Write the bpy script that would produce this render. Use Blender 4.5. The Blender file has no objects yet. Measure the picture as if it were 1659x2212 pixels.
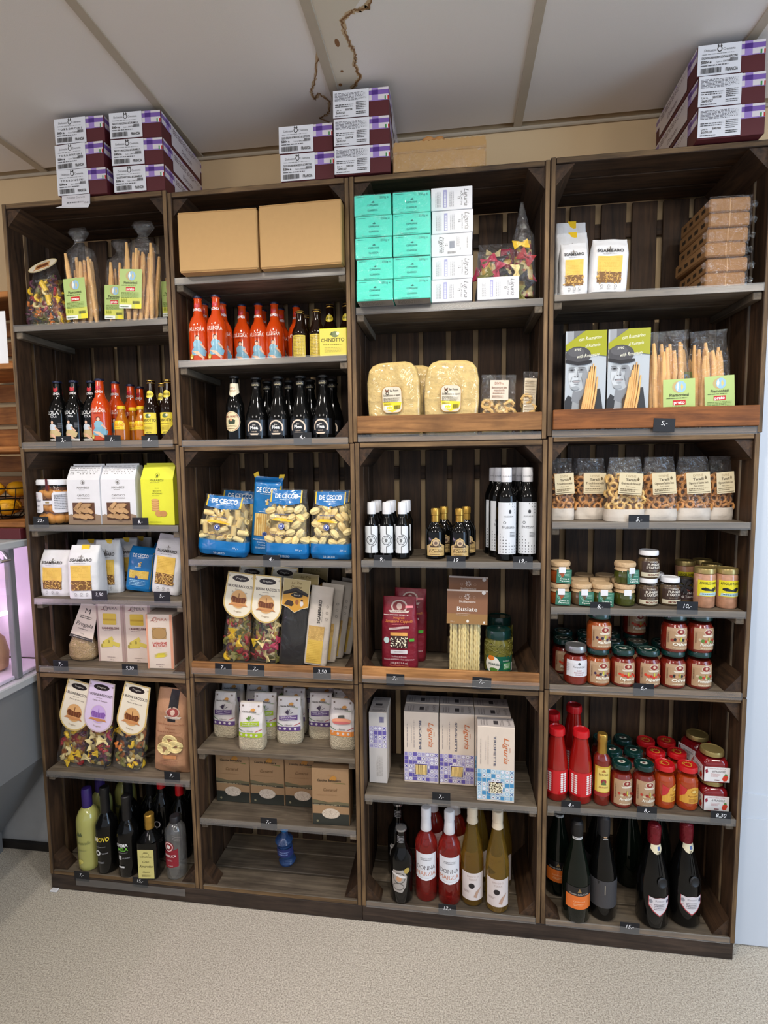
import bpy, math, random
import numpy as np
from math import sin, cos, pi, radians, sqrt, atan2, ceil
from mathutils import Vector, Matrix, Euler
D = bpy.data
SC = bpy.context.scene
COL = SC.collection

# ------------------------------------------------------------------ camera, world, lights, exposure
cam_d = D.cameras.new('camera'); cam = D.objects.new('camera', cam_d); COL.objects.link(cam)
cam_d.sensor_fit = 'HORIZONTAL'; cam_d.sensor_width = 36.0
cam_d.lens = 36.0 * 1122.5 / 1659.0
cam_d.clip_start = 0.05
cam.location = (1.390, -1.519, 1.4505)
def cam_matrix(yaw, pitch, roll):
    f = Vector((-sin(yaw)*cos(pitch), cos(yaw)*cos(pitch), sin(pitch)))
    rt = Vector((cos(yaw), sin(yaw), 0)); up = rt.cross(f)
    r2 = rt*cos(roll) + up*sin(roll); u2 = up*cos(roll) - rt*sin(roll)
    return Matrix((r2, u2, -f)).transposed()
cam.rotation_euler = cam_matrix(0.1336, -0.0869, -0.0114).to_euler()
SC.camera = cam

SC.view_settings.view_transform = 'Standard'
SC.view_settings.look = 'None'
SC.view_settings.gamma = 1.0
SC.view_settings.use_curve_mapping = False
SC.view_settings.exposure = 0.0

world = D.worlds.new('world'); SC.world = world; world.use_nodes = True
bg = world.node_tree.nodes['Background']
bg.inputs[0].default_value = (0.86, 0.90, 1.0, 1); bg.inputs[1].default_value = 0.74

def area_light(name, loc, target, size, power, color, shape='DISK', size_y=None):
    l = D.lights.new(name, 'AREA'); l.shape = shape; l.size = size
    if size_y: l.size_y = size_y
    l.energy = power; l.color = color
    o = D.objects.new(name, l); COL.objects.link(o); o.location = loc
    o.rotation_euler = (Vector(target) - Vector(loc)).to_track_quat('-Z', 'Y').to_euler()
    return o
# ceiling downlights in front of the shelving, unseen panels added further back as soft fill
def spot_light(name, loc, target, power, color, cone=112, radius=0.05):
    l = D.lights.new(name, 'SPOT'); l.energy = power; l.color = color; l.spot_size = math.radians(cone); l.spot_blend = 1.0; l.shadow_soft_size = radius
    o = D.objects.new(name, l); COL.objects.link(o); o.location = loc
    o.rotation_euler = (Vector(target) - Vector(loc)).to_track_quat('-Z', 'Y').to_euler(); return o
for x, p in ((0.05, 30), (0.75, 33), (1.50, 42), (2.20, 32)):
    spot_light('ceiling_downlight', (x, -0.85, 2.47), (x, 0.0, 0.75), p, (1.0, 0.93, 0.83))
for x in (-0.4, 1.4, 3.2):
    area_light('ceiling_panel_light', (x, -2.3, 2.48), (x, -0.6, 0.6), 0.6, 17, (1.0, 0.95, 0.88), 'RECTANGLE', 0.6)
area_light('shop_window_light', (4.3, -1.9, 1.45), (2.3, 0.1, 0.9), 1.3, 40, (0.46, 0.70, 1.0), 'RECTANGLE', 1.7)

# ------------------------------------------------------------------ colour and material helpers
def lin(c):
    if isinstance(c, str):
        c = c.lstrip('#'); c = tuple(int(c[i:i+2], 16) for i in (0, 2, 4))
    o = []
    for v in c[:3]:
        v = v/255.0
        o.append(v/12.92 if v <= 0.04045 else ((v+0.055)/1.055)**2.4)
    return tuple(o) + (1.0,)
def N(nt, t, **kw):
    n = nt.nodes.new(t)
    for k, v in kw.items():
        if k in n.inputs: n.inputs[k].default_value = v
        else: setattr(n, k, v)
    return n
def newmat(name):
    m = D.materials.new(name); m.use_nodes = True
    nt = m.node_tree; nt.nodes.clear()
    out = nt.nodes.new('ShaderNodeOutputMaterial')
    return m, nt, out
def bump(nt, height, strength, dist=0.002):
    b = N(nt, 'ShaderNodeBump', Strength=strength, Distance=dist)
    nt.links.new(height, b.inputs['Height']); return b.outputs[0]
def plain(name, col, rough=0.5, spec=0.5, coat=0.0, metal=0.0, vary=0.06, scale=30.0, bumpy=0.0, trans=0.0, ior=1.45, objvar=0.0, bscale=None):
    m, nt, out = newmat(name); L = nt.links.new
    p = nt.nodes.new('ShaderNodeBsdfPrincipled')
    p.inputs['Roughness'].default_value = rough; p.inputs['Specular IOR Level'].default_value = spec
    p.inputs['Coat Weight'].default_value = coat; p.inputs['Coat Roughness'].default_value = 0.06
    p.inputs['Metallic'].default_value = metal; p.inputs['Transmission Weight'].default_value = trans
    p.inputs['IOR'].default_value = ior
    tc = nt.nodes.new('ShaderNodeTexCoord')
    nz = N(nt, 'ShaderNodeTexNoise', Scale=scale, Detail=4.0); L(tc.outputs['Object'], nz.inputs['Vector'])
    c = lin(col)
    mx = nt.nodes.new('ShaderNodeMix'); mx.data_type = 'RGBA'
    mx.inputs['A'].default_value = tuple(v*(1-vary) for v in c[:3]) + (1,)
    mx.inputs['B'].default_value = tuple(min(1, v*(1+vary)) for v in c[:3]) + (1,)
    L(nz.outputs['Fac'], mx.inputs['Factor']); col_out = mx.outputs['Result']
    if objvar:
        oi = nt.nodes.new('ShaderNodeObjectInfo')
        mr = N(nt, 'ShaderNodeMapRange'); mr.inputs['To Min'].default_value = 1-objvar; mr.inputs['To Max'].default_value = 1+objvar
        L(oi.outputs['Random'], mr.inputs['Value'])
        hs = nt.nodes.new('ShaderNodeHueSaturation'); L(mr.outputs[0], hs.inputs['Value']); L(col_out, hs.inputs['Color']); col_out = hs.outputs[0]
    L(col_out, p.inputs['Base Color'])
    if bumpy:
        n2 = N(nt, 'ShaderNodeTexNoise', Scale=bscale or scale, Detail=3.0); L(tc.outputs['Object'], n2.inputs['Vector'])
        L(bump(nt, n2.outputs['Fac'], bumpy, 0.01), p.inputs['Normal'])
    L(p.outputs[0], out.inputs[0]); return m
def wood(name, axis, dark, light, rough=0.62, grey=0.0):
    m, nt, out = newmat(name); L = nt.links.new
    p = nt.nodes.new('ShaderNodeBsdfPrincipled'); p.inputs['Roughness'].default_value = rough; p.inputs['Specular IOR Level'].default_value = 0.35
    tc = nt.nodes.new('ShaderNodeTexCoord'); oi = nt.nodes.new('ShaderNodeObjectInfo')
    ml = N(nt, 'ShaderNodeMath', operation='MULTIPLY'); ml.inputs[1].default_value = 37.0; L(oi.outputs['Random'], ml.inputs[0])
    ad = N(nt, 'ShaderNodeVectorMath', operation='ADD'); L(tc.outputs['Object'], ad.inputs[0]); L(ml.outputs[0], ad.inputs[1])
    mp = nt.nodes.new('ShaderNodeMapping'); L(ad.outputs[0], mp.inputs['Vector'])
    s = [34.0, 34.0, 34.0]; s[axis] = 2.4; mp.inputs['Scale'].default_value = s
    n1 = N(nt, 'ShaderNodeTexNoise', Scale=1.6, Detail=7.0, Roughness=0.65, Distortion=0.9); L(mp.outputs[0], n1.inputs['Vector'])
    n2 = N(nt, 'ShaderNodeTexNoise', Scale=9.0, Detail=5.0); L(ad.outputs[0], n2.inputs['Vector'])
    rp = nt.nodes.new('ShaderNodeValToRGB'); L(n1.outputs['Fac'], rp.inputs[0])
    rp.color_ramp.elements[0].position = 0.30; rp.color_ramp.elements[0].color = lin(dark)
    rp.color_ramp.elements[1].position = 0.72; rp.color_ramp.elements[1].color = lin(light)
    mr = N(nt, 'ShaderNodeMapRange'); mr.inputs['From Min'].default_value = 0.25; mr.inputs['From Max'].default_value = 0.75
    mr.inputs['To Min'].default_value = 0.62; mr.inputs['To Max'].default_value = 1.30; L(n2.outputs['Fac'], mr.inputs['Value'])
    mr2 = N(nt, 'ShaderNodeMapRange'); mr2.inputs['To Min'].default_value = 0.78; mr2.inputs['To Max'].default_value = 1.22; L(oi.outputs['Random'], mr2.inputs['Value'])
    mm = N(nt, 'ShaderNodeMath', operation='MULTIPLY'); L(mr.outputs[0], mm.inputs[0]); L(mr2.outputs[0], mm.inputs[1])
    hs = nt.nodes.new('ShaderNodeHueSaturation'); L(mm.outputs[0], hs.inputs['Value']); L(rp.outputs[0], hs.inputs['Color'])
    hs.inputs['Saturation'].default_value = 1.0 - grey
    L(hs.outputs[0], p.inputs['Base Color'])
    L(bump(nt, n1.outputs['Fac'], 0.35, 0.002), p.inputs['Normal'])
    L(p.outputs[0], out.inputs[0]); return m
def film_mat(name, tint=(1, 1, 1), wrinkle=0.5, scale=22.0, rough=0.05, milk=0.03, gloss=1.0, ior=1.5):
    m, nt, out = newmat(name); L = nt.links.new
    tr = N(nt, 'ShaderNodeBsdfTransparent'); tr.inputs[0].default_value = tuple(tint) + (1,)
    gl = N(nt, 'ShaderNodeBsdfGlossy', Roughness=rough); df = N(nt, 'ShaderNodeBsdfDiffuse')
    df.inputs[0].default_value = (0.9, 0.9, 0.9, 1)
    lw = N(nt, 'ShaderNodeLayerWeight'); lw.inputs['Blend'].default_value = 0.5
    pw = N(nt, 'ShaderNodeMath', operation='POWER'); pw.inputs[1].default_value = 3.5; L(lw.outputs['Facing'], pw.inputs[0])
    ml = N(nt, 'ShaderNodeMath', operation='MULTIPLY_ADD'); ml.inputs[1].default_value = 0.45*gloss; ml.inputs[2].default_value = 0.05*gloss; L(pw.outputs[0], ml.inputs[0])
    if wrinkle:
        tc = nt.nodes.new('ShaderNodeTexCoord'); oi = nt.nodes.new('ShaderNodeObjectInfo')
        m9 = N(nt, 'ShaderNodeMath', operation='MULTIPLY'); m9.inputs[1].default_value = 20.0; L(oi.outputs['Random'], m9.inputs[0])
        ad = N(nt, 'ShaderNodeVectorMath', operation='ADD'); L(tc.outputs['Object'], ad.inputs[0]); L(m9.outputs[0], ad.inputs[1])
        nz = N(nt, 'ShaderNodeTexNoise', Scale=scale, Detail=3.0, Distortion=1.4); L(ad.outputs[0], nz.inputs['Vector'])
        nrm = bump(nt, nz.outputs['Fac'], wrinkle, 0.02)
        L(nrm, gl.inputs['Normal'])
    a = nt.nodes.new('ShaderNodeMixShader'); a.inputs[0].default_value = milk
    L(tr.outputs[0], a.inputs[1]); L(df.outputs[0], a.inputs[2])
    b = nt.nodes.new('ShaderNodeMixShader'); L(ml.outputs[0], b.inputs[0]); L(a.outputs[0], b.inputs[1]); L(gl.outputs[0], b.inputs[2])
    L(b.outputs[0], out.inputs[0]); return m
def print_mat(name, rough, coat=0.0):
    m, nt, out = newmat(name); L = nt.links.new
    p = nt.nodes.new('ShaderNodeBsdfPrincipled'); p.inputs['Roughness'].default_value = rough
    p.inputs['Coat Weight'].default_value = coat; p.inputs['Specular IOR Level'].default_value = 0.4
    at = nt.nodes.new('ShaderNodeAttribute'); at.attribute_name = 'Col'
    L(at.outputs['Color'], p.inputs['Base Color']); L(p.outputs[0], out.inputs[0]); return m
def carpet_mat():
    m, nt, out = newmat('speckled_beige_carpet'); L = nt.links.new
    p = nt.nodes.new('ShaderNodeBsdfPrincipled'); p.inputs['Roughness'].default_value = 0.95; p.inputs['Specular IOR Level'].default_value = 0.1
    tc = nt.nodes.new('ShaderNodeTexCoord')
    n1 = N(nt, 'ShaderNodeTexNoise', Scale=240.0, Detail=2.5, Roughness=0.6); L(tc.outputs['Object'], n1.inputs['Vector'])
    n2 = N(nt, 'ShaderNodeTexNoise', Scale=1.3, Detail=3.0); L(tc.outputs['Object'], n2.inputs['Vector'])
    rp = nt.nodes.new('ShaderNodeValToRGB'); L(n1.outputs['Fac'], rp.inputs[0])
    e = rp.color_ramp.elements; e[0].position = 0.34; e[0].color = lin((158, 149, 137)); e[1].position = 0.63; e[1].color = lin((214, 206, 192))
    x = e.new(0.48); x.color = lin((188, 179, 165))
    mr = N(nt, 'ShaderNodeMapRange'); mr.inputs['To Min'].default_value = 0.88; mr.inputs['To Max'].default_value = 1.1; L(n2.outputs['Fac'], mr.inputs['Value'])
    hs = nt.nodes.new('ShaderNodeHueSaturation'); L(mr.outputs[0], hs.inputs['Value']); L(rp.outputs[0], hs.inputs['Color'])
    L(hs.outputs[0], p.inputs['Base Color']); L(bump(nt, n1.outputs['Fac'], 0.6, 0.004), p.inputs['Normal']); L(p.outputs[0], out.inputs[0]); return m

M = {}
DK, LT = (30, 20, 13), (82, 58, 38)
for ax, nm in enumerate('xyz'):
    M['wood_'+nm] = wood('stained_crate_wood_'+nm, ax, DK, LT)
    M['edge_'+nm] = wood('worn_crate_edge_'+nm, ax, (62, 46, 31), (134, 106, 72))
    M['shelf_'+nm] = wood('dusty_shelf_wood_'+nm, ax, (68, 57, 45), (122, 107, 86), grey=0.15)
M['lip'] = wood('warm_front_board_wood', 0, (98, 62, 32), (176, 126, 76))
M['lip2'] = wood('amber_front_board_wood', 0, (84, 46, 20), (160, 98, 48))
M['plinth'] = wood('dark_plinth_wood', 0, (36, 28, 24), (72, 58, 48))
M['orange_wood'] = wood('orange_pine_wood', 0, (120, 70, 30), (190, 126, 66))
M['carpet'] = carpet_mat()
M['ceiling'] = plain('ceiling_tile_board', (232, 224, 216), 0.9, 0.1, vary=0.03, scale=400, bumpy=0.05)
M['grid'] = plain('ceiling_grid_metal', (182, 168, 148), 0.5)
M['wall'] = plain('cream_wall_paint', (214, 186, 146), 0.85, 0.2, vary=0.04, scale=3)
M['white_wall'] = plain('white_wall_sheet', (205, 212, 222), 0.6, 0.3, vary=0.02, scale=2)
M['film'] = film_mat('clear_crinkled_film', wrinkle=0.9, scale=26, milk=0.02)
M['film2'] = film_mat('clear_taut_film', wrinkle=0.35, scale=14, milk=0.02)
M['shrink'] = film_mat('glossy_shrink_film', wrinkle=1.0, scale=40, milk=0.0, rough=0.08, gloss=1.3)
M['glass'] = film_mat('thin_clear_glass', wrinkle=0, milk=0.01, rough=0.02)
M['rail'] = film_mat('clear_price_rail_plastic', wrinkle=0, milk=0.045, rough=0.2, gloss=0.8)
M['print'] = print_mat('matte_label_print', 0.5)
M['gprint'] = print_mat('glossy_label_print', 0.28, 0.3)
M['maroon'] = plain('maroon_carton', (86, 30, 36), 0.5)
M['kraft'] = plain('brown_carton', (186, 148, 98), 0.7, 0.3, vary=0.05, scale=60)
M['kraft_box'] = plain('kraft_carton', (158, 126, 92), 0.65, 0.3, vary=0.06, scale=120)
M['kraft_dark'] = plain('brown_paper_block', (150, 110, 70), 0.6, 0.3, vary=0.1, scale=50)
M['turq'] = plain('turquoise_carton', (70, 214, 190), 0.35, 0.5, coat=0.3)
M['whitebox'] = plain('white_carton', (226, 226, 230), 0.4, 0.5)
M['creambox'] = plain('cream_carton', (222, 206, 190), 0.45, 0.5)
M['greybox'] = plain('grey_carton_base', (150, 146, 142), 0.6)
M['yellowbox'] = plain('yellow_carton', (226, 226, 60), 0.4, 0.5)
M['paper'] = plain('white_paper_bag', (222, 222, 224), 0.5, 0.4, vary=0.03, bumpy=0.35, bscale=34)
M['paper_red'] = plain('crimson_paper_bag', (128, 28, 44), 0.42, 0.5, vary=0.06, bumpy=0.35, bscale=34)
M['paper_brown'] = plain('tan_paper_bag', (184, 138, 104), 0.5, 0.4, vary=0.05, bumpy=0.35, bscale=34)
M['paper_cream'] = plain('cream_paper_bag', (206, 196, 184), 0.5, 0.4, vary=0.04, bumpy=0.3, bscale=30)
M['blue'] = plain('blue_pasta_packet', (16, 112, 178), 0.3, 0.5, coat=0.3, bumpy=0.3, bscale=30)
M['yellow'] = plain('yellow_packet_edge', (232, 190, 40), 0.35)
M['black_glass'] = plain('black_bottle_glass', (9, 9, 9), 0.06, 0.42, coat=0.0, vary=0.1)
M['brown_glass'] = plain('brown_bottle_glass', (26, 12, 6), 0.06, 0.42, coat=0.0, vary=0.1)
M['green_glass'] = plain('dark_green_bottle_glass', (10, 18, 12), 0.06, 0.42, coat=0.0, vary=0.1)
M['orange_drink'] = plain('orange_soda_bottle', (200, 66, 14), 0.10, 0.5, coat=0.8, vary=0.05)
M['amber_drink'] = plain('amber_aperitif_bottle', (176, 98, 16), 0.10, 0.5, coat=0.8, vary=0.1)
M['limon'] = plain('cloudy_lemon_liqueur', (172, 170, 96), 0.12, 0.5, coat=0.7, vary=0.05)
M['rose_wine'] = plain('rose_wine_bottle', (206, 62, 54), 0.03, 0.5, coat=0.3, trans=0.8, ior=1.33, vary=0.05)
M['rose_dark'] = plain('rose_wine_shadowed_base', (120, 40, 34), 0.05, 0.5, coat=0.6, trans=0.5, ior=1.33)
M['white_wine'] = plain('olive_glass_white_wine', (190, 156, 66), 0.03, 0.5, coat=0.3, trans=0.85, ior=1.33, vary=0.05)
M['clear_glass'] = film_mat('clear_bottle_glass', (.93, .95, .95), wrinkle=0, milk=0.07, rough=0.02, gloss=1.6)
M['blue_pet'] = plain('crumpled_blue_plastic', (72, 110, 170), 0.12, 0.5, coat=0.4, trans=0.6, ior=1.3, vary=0.2, scale=60, bumpy=0.6, bscale=60)
M['white_cap'] = plain('white_plastic_cap', (228, 228, 232), 0.4)
M['cream_cap'] = plain('cream_wine_capsule', (214, 200, 176), 0.4)
M['blue_cap'] = plain('navy_crown_cap', (32, 36, 62), 0.3, metal=0.4)
M['purple_cap'] = plain('purple_wax_capsule', (52, 34, 100), 0.4)
M['black_cap'] = plain('black_capsule', (22, 21, 22), 0.45, bumpy=0.1)
M['grey_foil'] = plain('charcoal_foil', (44, 43, 46), 0.4, metal=0.2)
M['red_cap'] = plain('red_metal_lid', (196, 24, 32), 0.3, coat=0.4)
M['red_foil'] = plain('red_wine_foil', (118, 22, 34), 0.35, metal=0.3, bumpy=0.5, bscale=60)
M['gold'] = plain('gold_metal', (186, 146, 66), 0.28, metal=0.75)
M['gold_lid'] = plain('brass_jar_lid', (170, 150, 96), 0.3, metal=0.6)
M['silver'] = plain('silver_lid', (168, 168, 170), 0.25, metal=0.8)
M['green_lid'] = plain('dark_green_lid', (10, 48, 44), 0.25, coat=0.5)
M['yellow_cap'] = plain('yellow_cap', (230, 190, 30), 0.35)
M['kraft_cap'] = plain('waxed_paper_jar_cover', (196, 166, 128), 0.6, vary=0.15, scale=90, bumpy=0.3, bscale=120)
M['tomato'] = plain('tomato_passata', (150, 20, 15), 0.12, 0.5, coat=0.8, vary=0.1)
M['sauce_red'] = plain('red_tomato_sauce', (116, 30, 18), 0.14, 0.5, coat=0.8, vary=0.35, scale=90)
M['sauce_orange'] = plain('orange_vegetable_sauce', (150, 70, 28), 0.14, 0.5, coat=0.8, vary=0.3, scale=90)
M['sauce_amber'] = plain('chilli_sauce', (164, 60, 18), 0.14, 0.5, coat=0.8, vary=0.35, scale=90)
M['pesto'] = plain('green_pesto', (64, 70, 22), 0.14, 0.5, coat=0.8, vary=0.35, scale=120)
M['truffle'] = plain('brown_truffle_cream', (92, 74, 52), 0.14, 0.5, coat=0.8, vary=0.3, scale=120)
M['tuna'] = plain('pink_tuna_fillets', (190, 140, 110), 0.14, 0.5, coat=0.8, vary=0.45, scale=70)
M['jam'] = plain('strawberry_jam', (122, 16, 24), 0.1, 0.5, coat=0.8, vary=0.4, scale=80)
M['baba_syrup'] = plain('amber_syrup', (120, 66, 24), 0.2, 0.5, coat=0.6, vary=0.2)
M['greens'] = plain('pickled_greens', (104, 100, 40), 0.2, 0.5, vary=0.5, scale=60)
M['sponge'] = plain('golden_sponge_cake', (204, 138, 56), 0.5, vary=0.15, scale=60)
PASTA = {'yellow': (226, 178, 58), 'cream': (232, 212, 150), 'red': (156, 40, 44), 'magenta': (170, 42, 74), 'green': (112, 108, 48), 'black': (44, 40, 44),
         'orange': (206, 118, 42), 'purple': (84, 38, 58), 'pale': (234, 206, 138), 'white': (236, 228, 200), 'dull': (206, 166, 96)}
for k, c in PASTA.items(): M['pasta_'+k] = plain(k+'_pasta', c, 0.45, 0.4, vary=0.12, scale=120, objvar=0.12)
def mix_mat(name, cols, scale=75.0):
    m, nt, out = newmat(name); L = nt.links.new
    p = nt.nodes.new('ShaderNodeBsdfPrincipled'); p.inputs['Roughness'].default_value = 0.5
    tc = nt.nodes.new('ShaderNodeTexCoord'); vo = N(nt, 'ShaderNodeTexVoronoi', Scale=scale); L(tc.outputs['Object'], vo.inputs['Vector'])
    sp = nt.nodes.new('ShaderNodeSeparateColor'); L(vo.outputs['Color'], sp.inputs[0])
    rp = nt.nodes.new('ShaderNodeValToRGB'); rp.color_ramp.interpolation = 'CONSTANT'; L(sp.outputs[0], rp.inputs[0])
    e = rp.color_ramp.elements
    while len(e) < len(cols): e.new(0.5)
    for i, c in enumerate(cols): e[i].position = i/len(cols); e[i].color = lin(tuple(v*.72 for v in c))
    L(rp.outputs[0], p.inputs['Base Color']); L(bump(nt, vo.outputs['Distance'], 0.8, -0.006), p.inputs['Normal']); L(p.outputs[0], out.inputs[0]); return m
for k, q in dict(A='orange orange yellow cream purple red', B='magenta purple cream yellow green black', C='yellow orange cream black purple green', D='green orange yellow cream red green', F='cream yellow magenta green red cream').items(): M['mix_'+k] = mix_mat('pasta_mix_'+k, [PASTA[c] for c in q.split()])
M['mix_cream'] = mix_mat('pasta_mix_cream', [PASTA['cream'], PASTA['pale'], (206, 180, 120)], 50); M['mix_ring'] = mix_mat('taralli_mix', [(186, 126, 70), (160, 104, 56), (206, 150, 90)], 60)
M['crust'] = plain('baked_breadstick', (222, 176, 116), 0.6, 0.3, vary=0.22, scale=60, objvar=0.12)
M['tarallo'] = plain('baked_tarallo', (196, 138, 78), 0.5, 0.4, vary=0.2, scale=70, objvar=0.15)
M['biscuit'] = plain('almond_biscuit', (186, 148, 106), 0.6, 0.3, vary=0.25, scale=80, objvar=0.15)
M['tarallo_pale'] = plain('pale_biscuit', (222, 182, 112), 0.5, 0.4, vary=0.15, scale=70, objvar=0.12)
M['flatbread'] = plain('dimpled_flatbread', (208, 180, 116), 0.6, 0.3, vary=0.42, scale=34, bumpy=1.0, bscale=34)
M['rice'] = plain('risotto_rice_mix', (206, 192, 164), 0.5, 0.4, vary=0.45, scale=330, bumpy=0.9, bscale=300)
M['grain'] = plain('toasted_fregula', (204, 172, 124), 0.5, 0.4, vary=0.5, scale=330, bumpy=0.9, bscale=300)
M['black_pasta'] = plain('squid_ink_pasta', (26, 26, 28), 0.3, 0.5, coat=0.3)
M['chalk'] = plain('black_price_card', (20, 22, 28), 0.5)
M['card'] = plain('printed_card_edge', (216, 202, 170), 0.5)
M['card_brown'] = plain('brown_header_card', (134, 92, 66), 0.45)
M['fridge'] = plain('grey_counter_panel', (118, 120, 122), 0.4, 0.5, vary=0.02)
M['fridge_lite'] = plain('pale_counter_trim', (176, 178, 180), 0.35, 0.5)
M['fridge_in'] = plain('white_counter_interior', (226, 214, 230), 0.4)
M['dark'] = plain('dark_rubber_skirting', (26, 22, 20), 0.6)
M['lemon'] = plain('yellow_citrus_skin', (232, 168, 30), 0.4, 0.5, vary=0.1, scale=40, bumpy=0.2, bscale=120)
M['wire'] = plain('black_basket_wire', (30, 26, 22), 0.4, metal=0.6)

# ------------------------------------------------------------------ mesh builder
class G:
    def __init__(s): s.v = []; s.f = []; s.m = []
    def add(s, verts, faces, mi=0, T=None):
        b = len(s.v)
        s.v += [tuple(T @ Vector(p)) for p in verts] if T else [tuple(p) for p in verts]
        s.f += [tuple(b+i for i in f) for f in faces]; s.m += [mi]*len(faces); return s
    def box(s, x0, x1, y0, y1, z0, z1, mi=0, c=0.0, T=None, front=None):
        if c <= 0:
            v = [(x, y, z) for z in (z0, z1) for y in (y0, y1) for x in (x0, x1)]
            f = [(0, 2, 3, 1), (4, 5, 7, 6), (1, 3, 7, 5), (3, 2, 6, 7), (2, 0, 4, 6)]
            s.add(v, f, mi, T); b = len(s.v)-8
            s.f.append((b, b+1, b+5, b+4)); s.m.append(mi if front is None else front); return s
        c = min(c, (x1-x0)*.45, (y1-y0)*.45, (z1-z0)*.45)
        v = []; idx = {}
        for iz, z in enumerate((z0, z1)):
            for iy, y in enumerate((y0, y1)):
                for ix, x in enumerate((x0, x1)):
                    dx, dy, dz = (c if ix == 0 else -c), (c if iy == 0 else -c), (c if iz == 0 else -c)
                    for a, p in (('x', (x, y+dy, z+dz)), ('y', (x+dx, y, z+dz)), ('z', (x+dx, y+dy, z))):
                        idx[(ix, iy, iz, a)] = len(v); v.append(p)
        I = lambda a, b, k, w: idx[(a, b, k, w)]
        f = [(I(0,0,0,'x'), I(0,0,1,'x'), I(0,1,1,'x'), I(0,1,0,'x')), (I(1,0,0,'x'), I(1,1,0,'x'), I(1,1,1,'x'), I(1,0,1,'x')),
             (I(0,1,0,'y'), I(0,1,1,'y'), I(1,1,1,'y'), I(1,1,0,'y')),
             (I(0,0,0,'z'), I(0,1,0,'z'), I(1,1,0,'z'), I(1,0,0,'z')), (I(0,0,1,'z'), I(1,0,1,'z'), I(1,1,1,'z'), I(0,1,1,'z'))]
        for i in (0, 1):
            for j in (0, 1):
                q = [I(i,j,0,'x'), I(i,j,0,'y'), I(i,j,1,'y'), I(i,j,1,'x')]; f.append(q if i == j else q[::-1])
                q = [I(i,0,j,'x'), I(i,0,j,'z'), I(i,1,j,'z'), I(i,1,j,'x')]; f.append(q[::-1] if i == j else q)
                q = [I(0,i,j,'y'), I(0,i,j,'z'), I(1,i,j,'z'), I(1,i,j,'y')]; f.append(q if i == j else q[::-1])
                for k in (0, 1):
                    t = [I(i,j,k,'x'), I(i,j,k,'y'), I(i,j,k,'z')]; f.append(t if (i+j+k) % 2 else t[::-1])
        s.add(v, f, mi, T)
        q = [I(0,0,0,'y'), I(1,0,0,'y'), I(1,0,1,'y'), I(0,0,1,'y')]
        v2 = [v[k] for k in q]; s.add(v2, [(0, 1, 2, 3)], mi if front is None else front, T); return s
    def lathe(s, prof, n=24, mi=0, T=None, sq=0):
        v = []; f = []
        for (r, z) in prof:
            for k in range(n):
                a = 2*pi*k/n; q = 1.0
                if sq: q = (abs(cos(a))**sq+abs(sin(a))**sq)**(-1.0/sq)
                v.append((r*q*cos(a), r*q*sin(a), z))
        for i in range(len(prof)-1):
            for k in range(n):
                a, b = i*n+k, i*n+(k+1) % n
                f.append((a, b, b+n, a+n))
        f.append(tuple(range(n-1, -1, -1))); t = (len(prof)-1)*n; f.append(tuple(t+k for k in range(n)))
        return s.add(v, f, mi, T)
    def tube(s, pts, rad, n=8, mi=0, closed=False, cap=True):
        P = [Vector(p) for p in pts]; v = []; f = []; m = len(P)
        R = rad if isinstance(rad, (list, tuple)) else [rad]*m
        for i, p in enumerate(P):
            a = P[(i-1) % m] if (i > 0 or closed) else P[i]; b = P[(i+1) % m] if (i < m-1 or closed) else P[i]
            t = (b-a).normalized(); up = Vector((0, 0, 1)) if abs(t.z) < 0.9 else Vector((0, 1, 0))
            u = t.cross(up).normalized(); w = t.cross(u)
            for k in range(n):
                g = 2*pi*k/n; v.append(tuple(p + (u*cos(g)+w*sin(g))*R[i]))
        for i in range(m if closed else m-1):
            for k in range(n):
                a, b = i*n+k, i*n+(k+1) % n; c, d = ((i+1) % m)*n+k, ((i+1) % m)*n+(k+1) % n
                f.append((a, c, d, b))
        if cap and not closed:
            f.append(tuple(range(n))); f.append(tuple((m-1)*n+k for k in range(n-1, -1, -1)))
        return s.add(v, f, mi)
    def ball(s, c, r, n=10, k=6, mi=0, sx=1, sy=1, sz=1):
        v = [(c[0], c[1], c[2]-r*sz)]; f = []
        for i in range(1, k):
            t = -pi/2+pi*i/k
            for j in range(n):
                a = 2*pi*j/n; v.append((c[0]+r*sx*cos(t)*cos(a), c[1]+r*sy*cos(t)*sin(a), c[2]+r*sz*sin(t)))
        v.append((c[0], c[1], c[2]+r*sz)); e = len(v)-1
        for j in range(n): f.append((0, 1+(j+1) % n, 1+j))
        for i in range(k-2):
            for j in range(n): f.append((1+i*n+j, 1+i*n+(j+1) % n, 1+(i+1)*n+(j+1) % n, 1+(i+1)*n+j))
        for j in range(n): f.append((e, 1+(k-2)*n+j, 1+(k-2)*n+(j+1) % n))
        return s.add(v, f, mi)
    def prism(s, pts, y0, y1, mi=0, T=None):   # pts (x, z) counter-clockwise seen from the front
        n = len(pts); v = [(x, y0, z) for x, z in pts]+[(x, y1, z) for x, z in pts]
        f = [tuple(range(n)), tuple(range(2*n-1, n-1, -1))]+[(i, i+n, (i+1) % n+n, (i+1) % n) for i in range(n)]
        return s.add(v, f, mi, T)
    def mesh(s, name, mats, smooth=False, angle=40):
        me = D.meshes.new(name); me.from_pydata(s.v, [], s.f)
        for m in (mats if isinstance(mats, (list, tuple)) else [mats]): me.materials.append(M[m] if isinstance(m, str) else m)
        if any(s.m): me.polygons.foreach_set('material_index', s.m)
        if smooth:
            me.polygons.foreach_set('use_smooth', [True]*len(s.f)); me.set_sharp_from_angle(angle=radians(angle))
        me.update(); return me

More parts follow.
